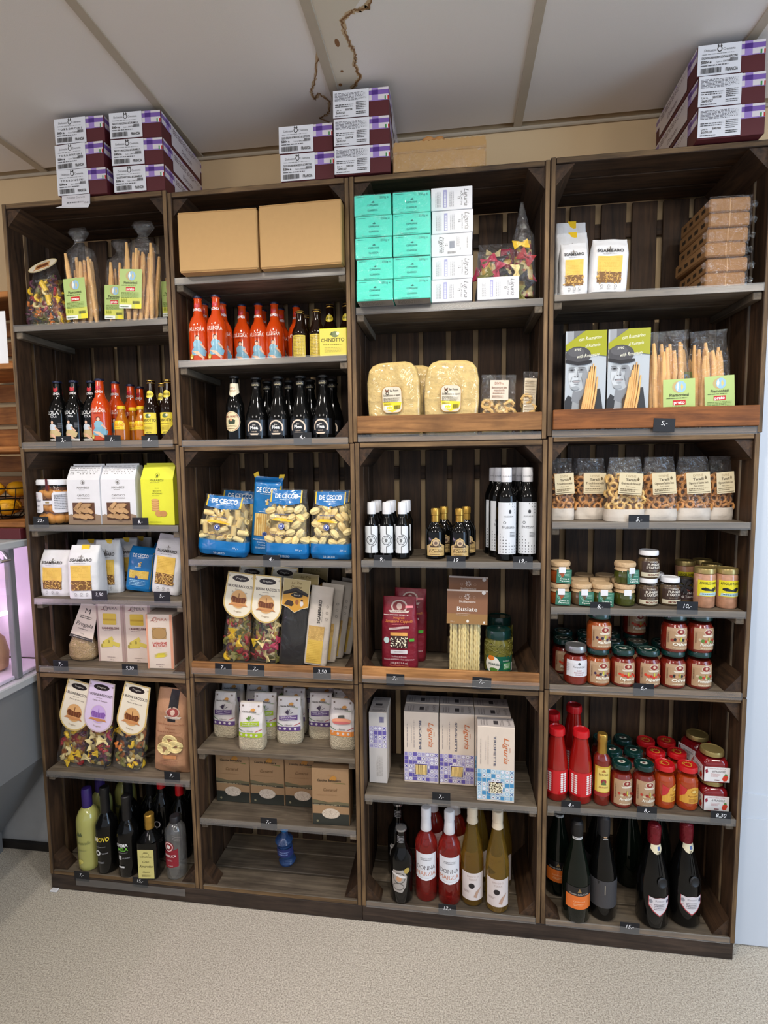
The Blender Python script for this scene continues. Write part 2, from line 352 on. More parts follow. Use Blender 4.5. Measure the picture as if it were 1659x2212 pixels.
# ------------------------------------------------------------------ flat printing as thin coloured faces
_txt = {}
def glyphs(s, bold, shear):
    k = (s, bold, shear)
    if k not in _txt:
        cu = D.curves.new('t', 'FONT'); cu.body = s; cu.size = 1.0; cu.resolution_u = 2; cu.offset = bold; cu.shear = shear
        o = D.objects.new('t', cu); COL.objects.link(o); bpy.context.view_layer.update()
        me = D.meshes.new_from_object(o)
        v = [(p.co.x, p.co.y) for p in me.vertices]; f = [tuple(p.vertices) for p in me.polygons]
        D.objects.remove(o); D.curves.remove(cu); D.meshes.remove(me)
        xs = [p[0] for p in v] or [0]; x0 = min(xs); v = [(a-x0, b) for a, b in v]
        _txt[k] = (v, f, max(xs)-x0)
    return _txt[k]
class Pr:
    def __init__(s, step=None): s.v = []; s.f = []; s.c = []; s.n = 0; s.step = step
    def _a(s, v, f, c, same=False):
        if not same: s.n += 1
        b = len(s.v); s.v += [(x, y, s.n) for x, y in v]; s.f += [tuple(b+i for i in q) for q in f]; s.c += [lin(c)]*len(f); return s
    def rect(s, x0, y0, x1, y1, c, same=False):
        nx = ny = 1
        if s.step: nx = max(1, ceil(abs(x1-x0)/s.step)); ny = max(1, ceil(abs(y1-y0)/(s.step*2)))
        v = [(x0+(x1-x0)*i/nx, y0+(y1-y0)*j/ny) for j in range(ny+1) for i in range(nx+1)]
        f = [(j*(nx+1)+i, j*(nx+1)+i+1, (j+1)*(nx+1)+i+1, (j+1)*(nx+1)+i) for j in range(ny) for i in range(nx)]
        return s._a(v, f, c, same)
    def poly(s, pts, c, same=False):
        if s.step:
            q = []
            for a, b in zip(pts, pts[1:]+pts[:1]):
                m = max(1, ceil(sqrt((a[0]-b[0])**2+(a[1]-b[1])**2)/s.step)); q += [(a[0]+(b[0]-a[0])*i/m, a[1]+(b[1]-a[1])*i/m) for i in range(m)]
            pts = q
        n = len(pts); cx = sum(p[0] for p in pts)/n; cy = sum(p[1] for p in pts)/n
        K = 4 if s.step else 1
        v = [(cx, cy)]; f = []
        for k in range(1, K+1): v += [(cx+(x-cx)*k/K, cy+(y-cy)*k/K) for x, y in pts]
        for i in range(n): f.append((0, 1+i, 1+(i+1) % n))
        for k in range(K-1):
            for i in range(n): f.append((1+k*n+i, 1+(k+1)*n+i, 1+(k+1)*n+(i+1) % n, 1+k*n+(i+1) % n))
        return s._a(v, f, c, same)
    def ell(s, cx, cy, rx, ry, c, n=20, same=False): return s.poly([(cx+rx*cos(2*pi*i/n), cy+ry*sin(2*pi*i/n)) for i in range(n)], c, same)
    def rrect(s, x0, y0, x1, y1, r, c, k=4, same=False):
        p = []
        for (cx, cy, a0) in ((x1-r, y1-r, 0), (x0+r, y1-r, pi/2), (x0+r, y0+r, pi), (x1-r, y0+r, 1.5*pi)):
            p += [(cx+r*cos(a0+pi/2*i/k), cy+r*sin(a0+pi/2*i/k)) for i in range(k+1)]
        return s.poly(p, c, same)
    def ring(s, cx, cy, rx, ry, t, c, a0=0, a1=2*pi, n=22):
        v = []; f = []
        for i in range(n+1):
            a = a0+(a1-a0)*i/n; v += [(cx+rx*cos(a), cy+ry*sin(a)), (cx+(rx-t)*cos(a), cy+(ry-t)*sin(a))]
        for i in range(n): f.append((2*i, 2*i+2, 2*i+3, 2*i+1))
        return s._a(v, f, c)
    def text(s, t, x, y, size, c, w=None, al='c', rot=0, bold=0.0, shear=0.0):
        v, f, L = glyphs(t, bold, shear); k = size*1.38; kx = k if w is None else w/max(L, 1e-6)   # size = capital height
        o = {'c': -L/2, 'l': 0, 'r': -L}[al]; ca, sa = cos(rot), sin(rot)
        vv = [(x+((a+o)*kx)*ca-b*k*sa, y+((a+o)*kx)*sa+b*k*ca) for a, b in v]
        return s._a(vv, f, c)
    def lines(s, x0, y0, x1, y1, n, c, seed=1, rot=False, fill=0.5):
        r = random.Random(seed); first = True
        A, B = (y0, y1) if not rot else (x0, x1)
        for i in range(n):
            h = (B-A)/n; b = B-(i+1)*h+h*(1-fill)/2; p, e = (x0, x1) if not rot else (y0, y1); e2 = e-(e-p)*r.random()*0.3*(i == n-1)
            while p < e2:
                q = min(e2, p+(e-p)*r.uniform(0.06, 0.2))
                if not rot: s.rect(p, b, q, b+h*fill, c, same=not first)
                else: s.rect(b, p, b+h*fill, q, c, same=not first)
                first = False; p = q+(e-x0 if False else (e-(x0 if not rot else y0)))*0.025
        return s
    def bars(s, x0, y0, x1, y1, c, seed=3):
        r = random.Random(seed); p = x0; first = True
        while p < x1:
            w = (x1-x0)*r.choice((0.012, 0.02, 0.03)); s.rect(p, y0, min(x1, p+w), y1, c, same=not first); first = False; p += w+(x1-x0)*r.choice((0.012, 0.02))
        return s
    def grid(s, x0, y0, x1, y1, nx, ny, fn):
        w, h = (x1-x0)/nx, (y1-y0)/ny; n0 = s.n
        for i in range(nx):
            for j in range(ny): s.n = n0; fn(s, x0+i*w, y0+j*h, w, h, i, j)
        s.n = n0+5; return s
    def mesh(s, name, fn=None, eps=0.00007, mat='print'):
        fn = fn or (lambda x, y, o: (x, -0.0003-o, y))
        me = D.meshes.new(name); me.from_pydata([fn(x, y, n*eps) for x, y, n in s.v], [], s.f)
        me.materials.append(M[mat])
        ca = me.color_attributes.new('Col', 'FLOAT_COLOR', 'CORNER'); buf = []
        for q, c in zip(s.f, s.c): buf += list(c)*len(q)
        ca.data.foreach_set('color', buf); me.update(); return me
def prof_r(prof, z):
    for (r0, z0), (r1, z1) in zip(prof, prof[1:]):
        if z0 <= z <= z1: return r0 + (r1-r0)*((z-z0)/max(1e-9, z1-z0))
    return prof[-1][0] if z > prof[-1][1] else prof[0][0]
def cyl_map(prof, R=None, rot=0.0, gap=0.0005):
    R0 = R or max(r for r, z in prof)
    def fn(x, y, o):
        a = x/R0 + rot; r = prof_r(prof, y)+gap+o
        return (r*sin(a), -r*cos(a), y)
    return fn

# ------------------------------------------------------------------ things and parts
def link(o, parent=None):
    COL.objects.link(o)
    if parent: o.parent = parent
    return o
def P(name, mesh, loc=(0, 0, 0), rot=(0, 0, 0), ch=(), kind=None, lab=None, sc=1.0): return dict(n=name, m=mesh, l=loc, r=rot, ch=list(ch), k=kind, lab=lab, s=sc)
def inst(p, parent):
    o = link(D.objects.new(p['n'], p['m']), parent); o.location = p['l']; o.rotation_euler = p['r']
    if p['s'] != 1.0: o.scale = (p['s'],)*3 if not isinstance(p['s'], tuple) else p['s']
    if p['k']: o['kind'] = p['k']
    if p['lab']: o['label'] = p['lab']
    for c in p['ch']: inst(c, o)
    return o
def put(proto, name, label, cat, loc, rot=(0, 0, 0), group=None, sc=None):
    e = link(D.objects.new(name, None)); e.empty_display_size = 0.03; e.location = loc; e.rotation_euler = rot
    if sc: e.scale = sc if isinstance(sc, tuple) else (sc,)*3
    e['label'] = label; e['category'] = cat
    if group: e['group'] = group
    for p in proto: inst(p, e)
    return e
def struct(name, mesh, parent=None, loc=(0, 0, 0), rot=(0, 0, 0)):
    o = link(D.objects.new(name, mesh), parent); o.location = loc; o.rotation_euler = rot
    if not parent: o['kind'] = 'structure'
    return o

# ------------------------------------------------------------------ the room
ZC = 2.522
struct('floor', G().box(-3, 5.5, -5.5, 0.36, -0.1, 0.0).mesh('floor', 'carpet'))
wb = struct('wall_back', G().box(-3, 5.5, 0.277, 0.36, 0.0, 2.75).mesh('wall_back', 'wall'))
struct('wall_right', G().box(2.216, 5.5, 0.062, 0.276, 0.0, 2.2).mesh('wall_right', 'white_wall'))
ce = struct('ceiling', G().box(-3, 5.5, -5.5, 0.277, ZC+0.02, ZC+0.1).mesh('ceiling', 'ceiling'))
tees = [-0.62, -0.065, 0.525, 1.052, 1.590, 2.137, 2.68, 3.22, 3.76]
for i in range(len(tees)-1):
    for y0, y1 in ((-0.93, 0.252), (-2.15, -0.95), (-3.37, -2.17)):
        struct('ceiling_tile', G().box(tees[i]+.004, tees[i+1]-.004, y0, y1, ZC-.002, ZC+.02, c=.003).mesh('ceiling_tile', 'ceiling'), ce)
for x in tees: struct('grid_strip', G().box(x-.0125, x+.0125, -5.5, 0.276, ZC-.006, ZC).mesh('grid_strip', 'grid'), ce)
for y in (-0.94, -2.16): struct('grid_strip', G().box(-3, 5.5, y-.012, y+.012, ZC-.0055, ZC).mesh('grid_strip', 'grid'), ce)
struct('trim_1', G().box(-3, 5.5, 0.2665, 0.2765, ZC-.013, ZC-.002, c=.003).mesh('trim_1', 'grid'))
# brown water stain on two ceiling tiles (its own shape)
st = Pr(); rs = random.Random(5)
def wiggle(pts, k=9, amp=0.0035):
    o = []
    for (a, b) in zip(pts, pts[1:]):
        for i in range(k):
            t = i/k; o.append((a[0]+(b[0]-a[0])*t+rs.uniform(-amp, amp), a[1]+(b[1]-a[1])*t+rs.uniform(-amp, amp)))
    return o+[pts[-1]]
def strip(pts, w, c):
    v = []; f = []
    for i, p in enumerate(pts):
        a = pts[max(0, i-1)]; b = pts[min(len(pts)-1, i+1)]; dx, dy = b[0]-a[0], b[1]-a[1]; l = sqrt(dx*dx+dy*dy)+1e-9
        h = w*rs.uniform(0.35, 1.0); v += [(p[0]-dy/l*h, p[1]+dx/l*h), (p[0]+dy/l*h, p[1]-dx/l*h)]
    for i in range(len(pts)-1): f.append((2*i, 2*i+1, 2*i+3, 2*i+2))
    st._a(v, f, c)
edge = [(1.22, -.30), (1.191, -.22), (1.158, -.221), (1.122, -.196), (1.127, -.137), (1.137, -.091), (1.128, -.061), (1.135, -.011), (1.1, .036), (1.07, .045)]
left = [(1.063, -.174), (1.052, -.141), (1.018, -.037), (.988, .02), (.988, .057), (1.006, .032), (1.03, .069), (1.012, .12), (.981, .137), (1.007, .162), (1.03, .2)]
ys = [-.30, -.26, -.225, -.196, -.137, -.091, -.061, -.011, .036, .045]; xs = [1.20, 1.19, 1.16, 1.122, 1.127, 1.137, 1.128, 1.135, 1.1, 1.072]
v_ = [q for x, y in zip(xs, ys) for q in ((1.067, y), (x, y))]; st._a(v_, [(2*i, 2*i+1, 2*i+3, 2*i+2) for i in range(len(ys)-1)], (214, 202, 182))
for pts, w, c in ((edge, .0075, (192, 164, 126)), (edge, .0036, (134, 94, 54)), (left, .0045, (190, 164, 130)), (left, .0020, (136, 98, 62))):
    strip(wiggle(pts), w, c)
for x, y, rx, ry in ((1.098, -.134, .006, .013), (1.075, .009, .005, .006), (1.09, -.04, .004, .004)): st.ell(x, y, rx, ry, (134, 92, 52))
struct('water_stain', st.mesh('water_stain', lambda x, y, o: (x, y, ZC-.0026-o)), ce)

ws = [(2.217, 0.004), (2.75, 0.004), (2.75, .30), (2.60, .40), (2.45, .45), (2.32, .475), (2.217, .484)]
struct('trim_2', G().prism(ws, .0585, .0615).mesh('trim_2', 'white_wall')); struct('trim_3', G().prism([(2.217, .005), (2.75, .005), (2.75, .41), (2.217, .405)], .0555, .058).mesh('trim_3', 'white_wall'))
# ------------------------------------------------------------------ the crate shelving
rc = random.Random(11)
XB = [(0.0, .549, 1.100, 1.653, 2.203)]*3
ZTOP = [2.276, 2.268, 2.268, 2.272]; Z12 = [1.526, 1.520, 1.522, 1.529]; Z23 = [.776, .783, .788, .794]; ZB = .053
CD = 0.262   # crate depth
def jig(a): return rc.uniform(-a, a)
def plank(w0, w1, d0, d1, h0, h1, mats, front=None, c=.0015):
    return G().box(w0, w1, d0, d1, h0, h1, c=c, front=front).mesh('plank', mats)
def crate(ci, ri, shelves=(), lip=None, rails=(), lipmat='lip', label=''):
    off = (-.004, 0, 0)[ri]
    x0, x1 = XB[ri][ci]+off, XB[ri][ci+1]+(off if ci < 3 else -off)
    z1 = (ZTOP[ci], Z12[ci], Z23[ci])[ri]; z0 = (Z12[ci], Z23[ci], ZB)[ri]+.001
    cx = (x0+x1)/2; hw = (x1-x0)/2-.0005; H = z1-z0; t = .0135
    e = link(D.objects.new('wooden_crate', None)); e.location = (cx, 0, z0); e['label'] = label; e['category'] = 'crate'; e['group'] = 'stacked wooden crates used as shelving'
    def add(n, mesh, loc=(0, 0, 0), rot=(0, 0, 0), par=None): return inst(P(n, mesh, loc, rot), par or e)
    for s in (-1, 1):
        for k, (a, b) in enumerate(((0, .064), (.076, .158), (.170, CD-.012))):
            xa, xb = (s*hw, s*(hw-t)) if s > 0 else (-hw, -hw+t)
            lo, hi = min(xa, xb), max(xa, xb)
            add('side_plank', plank(lo, hi, a+(jig(.002) if k else rc.uniform(0, .002)), b+jig(.001), .0, H, ['wood_z', 'edge_z'], 1 if k < 2 else None))
    for zz, nm in ((H-.0155, 'top_plank'), (0, 'bottom_plank')):
        for k, (a, b) in enumerate(((.001, .084), (.090, .172), (.178, CD-.012))):
            add(nm, plank(-hw+t+.0005, hw-t-.0005, a+rc.uniform(0, .002), b+jig(.001), zz, zz+.0155, ['shelf_x' if nm == 'bottom_plank' else 'wood_x', 'edge_x'], 1 if k == 0 else None))
    n = 6; iw = 2*hw-2*t; g = .0175; sw = (iw-g*(n-1))/n
    for k in range(n):
        a = -hw+t+k*(sw+g)
        add('back_slat', plank(a+jig(.002), a+sw+jig(.002), CD-.012, CD-.002, .017, H-.017, ['wood_z']))
    for zz in (.07, H-.115): add('back_batten', plank(-hw+t, hw-t, CD-.0015, CD+.0095, zz, zz+.045, ['wood_x']))
    for sx in (-1, 1):
        for top in (0, 1):
            if not top and ri == 0 and lip: continue
            yb = CD-.014 if top or sx > 0 else .055
            if not top and (ci, ri) in ((0, 0), (1, 0)): yb = .033 if ci == 0 else .06
            a = sx*(hw-t-.0006); zb = (H-.0161) if top else .0161; sg = -1 if top else 1
            lx, lz = .046+jig(.004), .052+jig(.004)
            pts = [(a, zb), (a-sx*lx, zb), (a, zb+sg*lz)]
            if (sx > 0) == (top == 0): pts = pts[::-1]
            add('corner_block', G().prism(pts, .006+rc.uniform(0, .004), yb, 0).mesh('corner_block', ['wood_y']))
    for z in shelves:
        zl = z-z0; th = .0165
        sh = add('shelf', plank(-hw+t+.001, hw-t-.001, .001, .120, zl-th, zl, ['shelf_x', 'shelf_x']))
        add('shelf_plank', plank(-hw+t+.001, hw-t-.001, .127, CD-.014, zl-th, zl-.001, ['shelf_x']), par=sh)
        for s in (-1, 1):
            a, b = (hw-t-.0225, hw-t-.0006) if s > 0 else (-hw+t+.0006, -hw+t+.0225)
            add('shelf_support', plank(a, b, .008, CD-.02, zl-th-.021, zl-th-.0005, ['shelf_y']))
    if lip:
        add('front_board', plank(-hw+t+.001, hw-t-.001, -.011, -.0005, lip[0]-z0, lip[1]-z0, [lipmat]))
    for z, y in rails:
        r = add('price_rail', G().box(-hw+t+.001, hw-t-.001, y-.0025, y-.0014, z-z0-.021, z-z0, c=.0004).mesh('price_rail', 'rail'))
        r['label'] = 'clear plastic price rail strip'
    return e
cl = lambda c, r: f'dark wooden crate in the {r} crate row, ' + ('first', 'second', 'third', 'fourth')[c] + ' column from the left wall side'
crate(0, 0, [1.906], rails=[(1.909, 0), (1.541, 0)], label='crate holding breadsticks above black cola bottles, top row')
crate(1, 0, [2.022, 1.776], rails=[(2.0215, 0), (1.779, 0), (1.539, 0)], label='crate with two brown cartons above orange soda bottles')
crate(2, 0, [1.908], lip=(1.548, 1.598), rails=[(1.9075, 0), (1.545, 0)], label='crate with turquoise boxes above round flatbreads, top row')
crate(3, 0, [1.914], lip=(1.548, 1.602), lipmat='lip2', rails=[(1.917, 0), (1.547, 0)], label='crate with brown paper blocks above rosemary breadstick boxes')
crate(0, 1, [1.272, 1.032], rails=[(1.275, 0), (1.0315, 0), (.802, 0)], label='crate with cantucci cartons, white pasta bags and cannelloni')
crate(1, 1, [1.166], lip=(.803, .840), rails=[(1.168, 0), (.822, -.0115)], label='crate with blue pasta packets above tagged pasta bags')
crate(2, 1, [1.170], lip=(.808, .846), rails=[(1.172, 0), (.820, -.0115)], label='crate with black oil bottles above the crimson pasta bag')
crate(3, 1, [1.288, 1.041], rails=[(1.290, 0), (1.043, 0), (.811, 0)], label='crate with taralli bags above two shelves of jars')
crate(0, 2, [.433], rails=[(.433, 0)], label='crate with oval tagged pasta bags above liqueur bottles')
crate(1, 2, [.543, .307], rails=[(.308, 0)], label='crate with small rice bags and one empty bottom bay')
crate(2, 2, [.430], rails=[(.431, 0), (.076, -.001)], label='crate with tile patterned pasta boxes above wine bottles')
crate(3, 2, [.437], rails=[(.438, 0), (.076, -.001)], label='crate with red passata bottles above sparkling wines')
# plinth under the crates
pl = link(D.objects.new('crate_plinth', None)); pl['label'] = 'dark brown plinth board running under all the crates'; pl['category'] = 'plinth'
inst(P('front_plank', G().box(.002, 1.1, .002, .022, 0, ZB, c=.002).mesh('front_plank', 'plinth')), pl)
inst(P('front_plank', G().box(1.101, 2.2, .0025, .022, 0, ZB, c=.002).mesh('front_plank', 'plinth')), pl)
inst(P('back_plank', G().box(.002, 2.2, .235, .255, 0, ZB, c=.002).mesh('back_plank', 'plinth')), pl)
for x in (.002, 1.09, 2.18): inst(P('cross_plank', G().box(x, x+.02, .0225, .2345, 0, ZB, c=.002).mesh('cross_plank', 'plinth')), pl)
inst(P('price_rail', G().box(.10, .50, -.0018, -.0006, .024, .049, c=.0004).mesh('price_rail', 'rail')), pl)
put([P('foot', G().box(-.013, .013, 0, .016, 0, .006, c=.002).mesh('foot', 'white_cap'))], 'leveling_wedge', 'small white wedge on the carpet at the plinth end', 'wedge', (.020, -.015, 0))

# price cards
def price(x, z0, txt, where, y=-.0001, tilt=0, h=.036, w=.055, rz=0, dx=0, dz=0):
    card = G().box(-w/2, w/2, -.0007, 0, 0, h, c=.0003).mesh('card', 'chalk')
    p = Pr(); p.text(txt, dx, h*.50+dz, h*.33, (236, 236, 240), shear=.22, bold=.0)
    put([P('card', card), P('handwriting', p.mesh('handwriting', lambda a, b, o: (a, -.0011-o, b)))], 'price_card',
        f'black price card marked {txt} in white, {where}', 'price card', (x, y, z0), (0, radians(tilt), 0), 'handwritten black price cards')
price(.159, 1.523, '3,-', 'under the black cola bottles', tilt=0)
price(.328, 1.523, '1,-', 'under the yellow labelled aperitif bottles', tilt=2)
price(.454, 1.519, '4,-', 'under the chinotto bottles', tilt=-1)
price(.943, 1.519, '4,-', 'under the black beer bottles')
price(1.953, 1.536, '5,-', 'on the amber front board', y=-.0115, tilt=3)
price(.060, 1.266, '20,-', 'under the jar of sponge cakes')
price(.408, 1.263, '8,-', 'between cantucci carton and yellow carton')
price(.252, 1.025, '3,50', 'under the front white pasta bag', tilt=-1)
price(.469, 1.026, '5,-', 'at the right end under white pasta bags')
price(.096, .786, '7,-', 'under the fregula bag')
price(.344, .783, '5,30', 'under the cannelloni boxes')
price(.473, .424, '7,-', 'under the tan linguine bag')
price(.122, .040, '7,-', 'on the plinth below the lemon liqueur')
price(.339, .040, '15,-', 'on the plinth below the amaretto')
price(.836, 1.148, '4,-', 'under the blue pasta packets')
price(.670, .803, '7,-', 'left one under the oval tagged bags', y=-.0115, tilt=2)
price(.777, .803, '7,-', 'under the black squid ink pasta', y=-.0115, tilt=2)
price(.990, .803, '3,50', 'under the slim spaghetti bags', y=-.0115)
price(.799, .291, '7,-', 'above the crumpled blue bottle')
price(1.180, 1.152, '9,-', 'under the small white capped bottles')
price(1.397, 1.152, '19', 'under the gold capped bottles')
price(1.588, 1.152, '19,-', 'under the tall patterned bottles')
price(1.216, .792, '7,-', 'under the crimson pasta bag', y=-.0115)
price(1.472, .793, '7,-', 'under the busiate bag', y=-.0115, tilt=2)
price(1.353, .419, '7,-', 'under the tile patterned pasta boxes')
price(1.371, .054, '12,-', 'under the rosé wine bottles', y=-.0012)
price(1.901, 1.273, '5,-', 'under the taralli bags')
price(1.804, 1.024, '8,-', 'behind the green paper jar tags')
price(2.036, 1.031, '10,-', 'under the tuna pâté jar')
price(1.928, .790, '6,-', 'under the pepper sauce jars')
price(1.735, .422, '4,-', 'under the red passata bottles')
price(1.948, .421, '8,-', 'under the arrabbiata sauce jars')
price(2.148, .423, '8,30', 'under the strawberry jam jars')
price(1.911, .054, '15,-', 'between the sparkling wine bottles', y=-.0012)

# ------------------------------------------------------------------ left neighbour: orange wood shelving, basket, chilled counter
def simple_thing(name, label, cat, parts, loc=(0, 0, 0)): return put(parts, name, label, cat, loc)
def bxm(n, x0, x1, y0, y1, z0, z1, mats, c=.002): return P(n, G().box(x0, x1, y0, y1, z0, z1, c=c).mesh(n, mats))
ps = [bxm('shelf', -.62, -.012, .012, .25, z-.018, z, 'orange_wood') for z in (1.282, 1.531, 1.796, 2.02)]
for z0, z1 in ((1.282, 1.513), (1.531, 1.778), (1.796, 2.0)):
    k = (z1-z0)/3
    for i in range(3): ps.append(bxm('back_slat', -.62, -.012, .252, .264, z0+i*k+.012, z0+(i+1)*k-.006, 'orange_wood'))
ps.append(bxm('side_plank', -.024, -.008, .03, .25, 1.283, 2.001, 'orange_wood'))
simple_thing('orange_wood_shelf', 'warm orange pine shelf at the left edge of the crates', 'shelf', ps)
p = Pr(); p.lines(.03, .04, .17, .13, 5, (150, 150, 156), 4)
simple_thing('paper_sheet', 'white paper standing on the orange pine shelf', 'paper', [P('sheet', G().box(0, .19, 0, .002, 0, .165, c=.0005).mesh('sheet', 'white_cap'))], (-.225, .02, 1.7965))
g = G()
for i, (r, z) in enumerate(((.055, 0), (.085, .03), (.105, .07), (.112, .105))):
    g.tube([(r*cos(2*pi*k/20), r*sin(2*pi*k/20), z+.003) for k in range(20)], .0025, 5, closed=True)
for k in range(14):
    a = 2*pi*k/14; g.tube([(r*cos(a), r*sin(a), z+.003) for r, z in ((.055, 0), (.085, .03), (.105, .07), (.112, .105))], .0018, 5)
hd = G().tube([(.114, 0, .108), (.135, -.008, .116), (.158, -.014, .12)], [.011, .013, .011], 10)
put([P('wire_frame', g.mesh('wire_frame', 'wire', True)), P('handle', hd.mesh('handle', 'crust', True))], 'wire_basket', 'black wire basket of yellow citrus on the orange pine shelf', 'basket', (-.2, .13, 1.283))
lm = G().ball((0, 0, .030), .030, 14, 8, sx=1.2, sz=.95).mesh('lemon', ['lemon'], True)
for i, (x, y, z) in enumerate(((-.036, -.026, .012), (.042, -.026, .012), (0, .040, .012), (-.010, -.024, .075), (.030, .034, .072))):
    put([P('peel', lm), P('stem_end', G().ball((.037, 0, .030), .005, 8, 5).mesh('stem_end', ['lemon'], True))], 'citrus_fruit', ('yellow citrus low at the left in the wire basket', 'yellow citrus low at the right in the wire basket', 'yellow citrus at the back of the wire basket', 'topmost yellow citrus in the wire basket', 'upper right yellow citrus in the wire basket')[i], 'fruit', (-.2+x, .13+y, 1.283+z), (0, 0, i*1.1), 'citrus in the wire basket')
# counter running towards the viewer along the left
cp = [P('body_panel', G().prism([(-.32, .08), (-.32, .0), (-.9, 0), (-.9, .733), (-.03, .733), (-.03, .457)][::-1], -1.7, .14).mesh('body_panel', 'fridge')),
      bxm('kick_panel', -.335, -.322, -1.7, .102, .0, .075, 'dark'),
      bxm('top_ledge', -.9, -.018, -1.7, .14, .734, .762, 'fridge_lite', .004),
      bxm('interior_deck', -.88, -.05, -1.66, .12, .763, .775, 'fridge_in'),
      bxm('interior_back', -.90, -.87, -1.66, .12, .776, 1.2, 'fridge_in'),
      bxm('interior_end', -.86, -.045, .125, .138, .776, 1.2, 'fridge_in'),
      bxm('interior_shelf', -.86, -.24, -1.6, .11, .955, .963, 'fridge_in'),
      bxm('front_glass', -.036, -.031, -1.66, .138, .764, 1.2, 'glass'),
      bxm('corner_post', -.06, -.038, -.03, -.008, .764, 1.2, 'fridge'),
      bxm('top_frame', -.9, -.018, -1.7, .14, 1.2, 1.225, 'fridge_lite', .004),
      bxm('end_panel', -.42, -.02, .17, .19, .0, .72, 'fridge_lite'),
      bxm('end_skirting', -.42, -.02, .155, .169, .0, .03, 'dark'),
      bxm('top_cover', -.9, -.02, .0, .235, 1.226, 1.262, 'maroon')]
cp.append(P('front_handle', G().tube([(-.06, -.03, 1.19), (-.028, -.04, 1.165), (-.028, -.07, 1.165), (-.06, -.08, 1.19)], .006, 8).mesh('front_handle', 'silver', True)))
m, nt, out = newmat('pink_display_tube'); em = N(nt, 'ShaderNodeEmission', Strength=13.0); em.inputs[0].default_value = (1.0, .74, .97, 1); nt.links.new(em.outputs[0], out.inputs[0]); M['pink_lamp'] = m
cp.append(P('lamp_tube', G().tube([(-.30, -1.6, 1.18), (-.30, .11, 1.18)], .013, 10).mesh('lamp_tube', 'pink_lamp', True)))
cp.append(P('lamp_tube', G().tube([(-.20, -1.6, .945), (-.20, .11, .945)], .008, 8).mesh('lamp_tube', 'pink_lamp', True)))
simple_thing('chilled_display_counter', 'grey chilled display counter with pink lit glass case', 'counter', cp)
put([P('wrapper', G().lathe([(.03, 0), (.045, .01), (.05, .06), (.04, .11), (.015, .14), (.02, .16)], 16).mesh('wrapper', 'paper_brown', True)), P('tie', G().lathe([(.018, .136), (.02, .14), (.018, .144)], 12).mesh('tie', 'yellow', True))], 'wrapped_cheese', 'tan wrapped piece standing inside the pink lit counter', 'cheese', (-.16, .0, .7755))
# ------------------------------------------------------------------ product builders
def cbox(w, d, h, mat, front=None, right=None, left=None, top=None, name='carton', gp='gprint', c=.0012, bottom=None, bmat=None):
    g = G(); g.box(-w/2, w/2, 0, d, 0, h, c=c)
    if bmat: g.box(-w/2+.001, w/2-.001, .001, d-.001, -.0004, .0004, mi=1)
    o = [P(name, g.mesh(name, [mat, bmat] if bmat else mat))]
    e = .0003
    if front: o.append(P('front_print', front.mesh('front_print', lambda x, y, k: (x, -e-k, y), mat=gp)))
    if right: o.append(P('side_print', right.mesh('side_print', lambda x, y, k: (w/2+e+k, x, y), mat=gp)))
    if left: o.append(P('side_print', left.mesh('side_print', lambda x, y, k: (-w/2-e-k, d-x, y), mat=gp)))
    if top: o.append(P('top_print', top.mesh('top_print', lambda x, y, k: (x, y, h+e+k), mat=gp)))
    return o
class Pouch:
    def __init__(s, rows, p=3.0, seed=0, amp=.0012, lean=0.0):
        s.rows = rows; s.p = p; s.amp = amp; r = random.Random(seed); s.ph = [r.uniform(0, 6.28) for _ in range(5)]
        s.Y0 = max(q[2] for q in rows); s.lean = lean
    def at(s, z):
        R = s.rows
        if z <= R[0][0]: return R[0][1], R[0][2]
        for a, b in zip(R, R[1:]):
            if z <= b[0]:
                t = (z-a[0])/max(1e-9, b[0]-a[0]); return a[1]+(b[1]-a[1])*t, a[2]+(b[2]-a[2])*t
        return R[-1][1], R[-1][2]
    def sh(s, t): return max(0.0, 1-min(1, abs(t))**s.p)**(1/s.p)
    def wr(s, x, z):
        a = s.ph; return s.amp*(sin(x*95+a[0]+z*40)+sin(z*80+a[1]-x*60)+.5*sin((x+z)*150+a[2]))*.6
    def fy(s, x, z):
        hw, hd = s.at(z); t = x/max(hw, 1e-5)
        return s.Y0-hd*s.sh(t)+s.wr(x, z)*(1-min(1, abs(t))**4) + s.lean*z
    def map(s, gap=.0012): return lambda x, y, o: (x, s.fy(x, y)-gap-o*2.2, y)
    def mesh(s, name, mats, nx=20, nz=24, smooth=True):
        zs = sorted(set([q[0] for q in s.rows]+[s.rows[0][0]+(s.rows[-1][0]-s.rows[0][0])*i/nz for i in range(nz+1)]))
        ts = [(-1 if i < nx/2 else 1)*(1-(1-abs(2*i/nx-1))**1.8) for i in range(nx+1)]
        g = G(); v = []; n = nx+1
        for z in zs:
            hw, hd = s.at(z)
            for t in ts: v.append((hw*t, s.fy(hw*t, z), z))
        o = len(v)
        for z in zs:
            hw, hd = s.at(z)
            for t in ts: v.append((hw*t, 2*s.Y0-(s.fy(hw*t, z)-s.lean*z)+s.lean*z+(0), z))
        f = []
        for j in range(len(zs)-1):
            for i in range(nx):
                a = j*n+i; f.append((a, a+1, a+n+1, a+n)); b = o+a; f.append((b, b+n, b+n+1, b+1))
        for i in range(nx): f.append((i, o+i, o+i+1, i+1)); q = (len(zs)-1)*n+i; f.append((q, q+1, o+q+1, o+q))
        for j in range(len(zs)-1):
            a = j*n; f.append((a, a+n, o+a+n, o+a)); a = j*n+nx; f.append((a, o+a, o+a+n, a+n))
        g.add(v, f); return g.mesh(name, mats, smooth, 60)
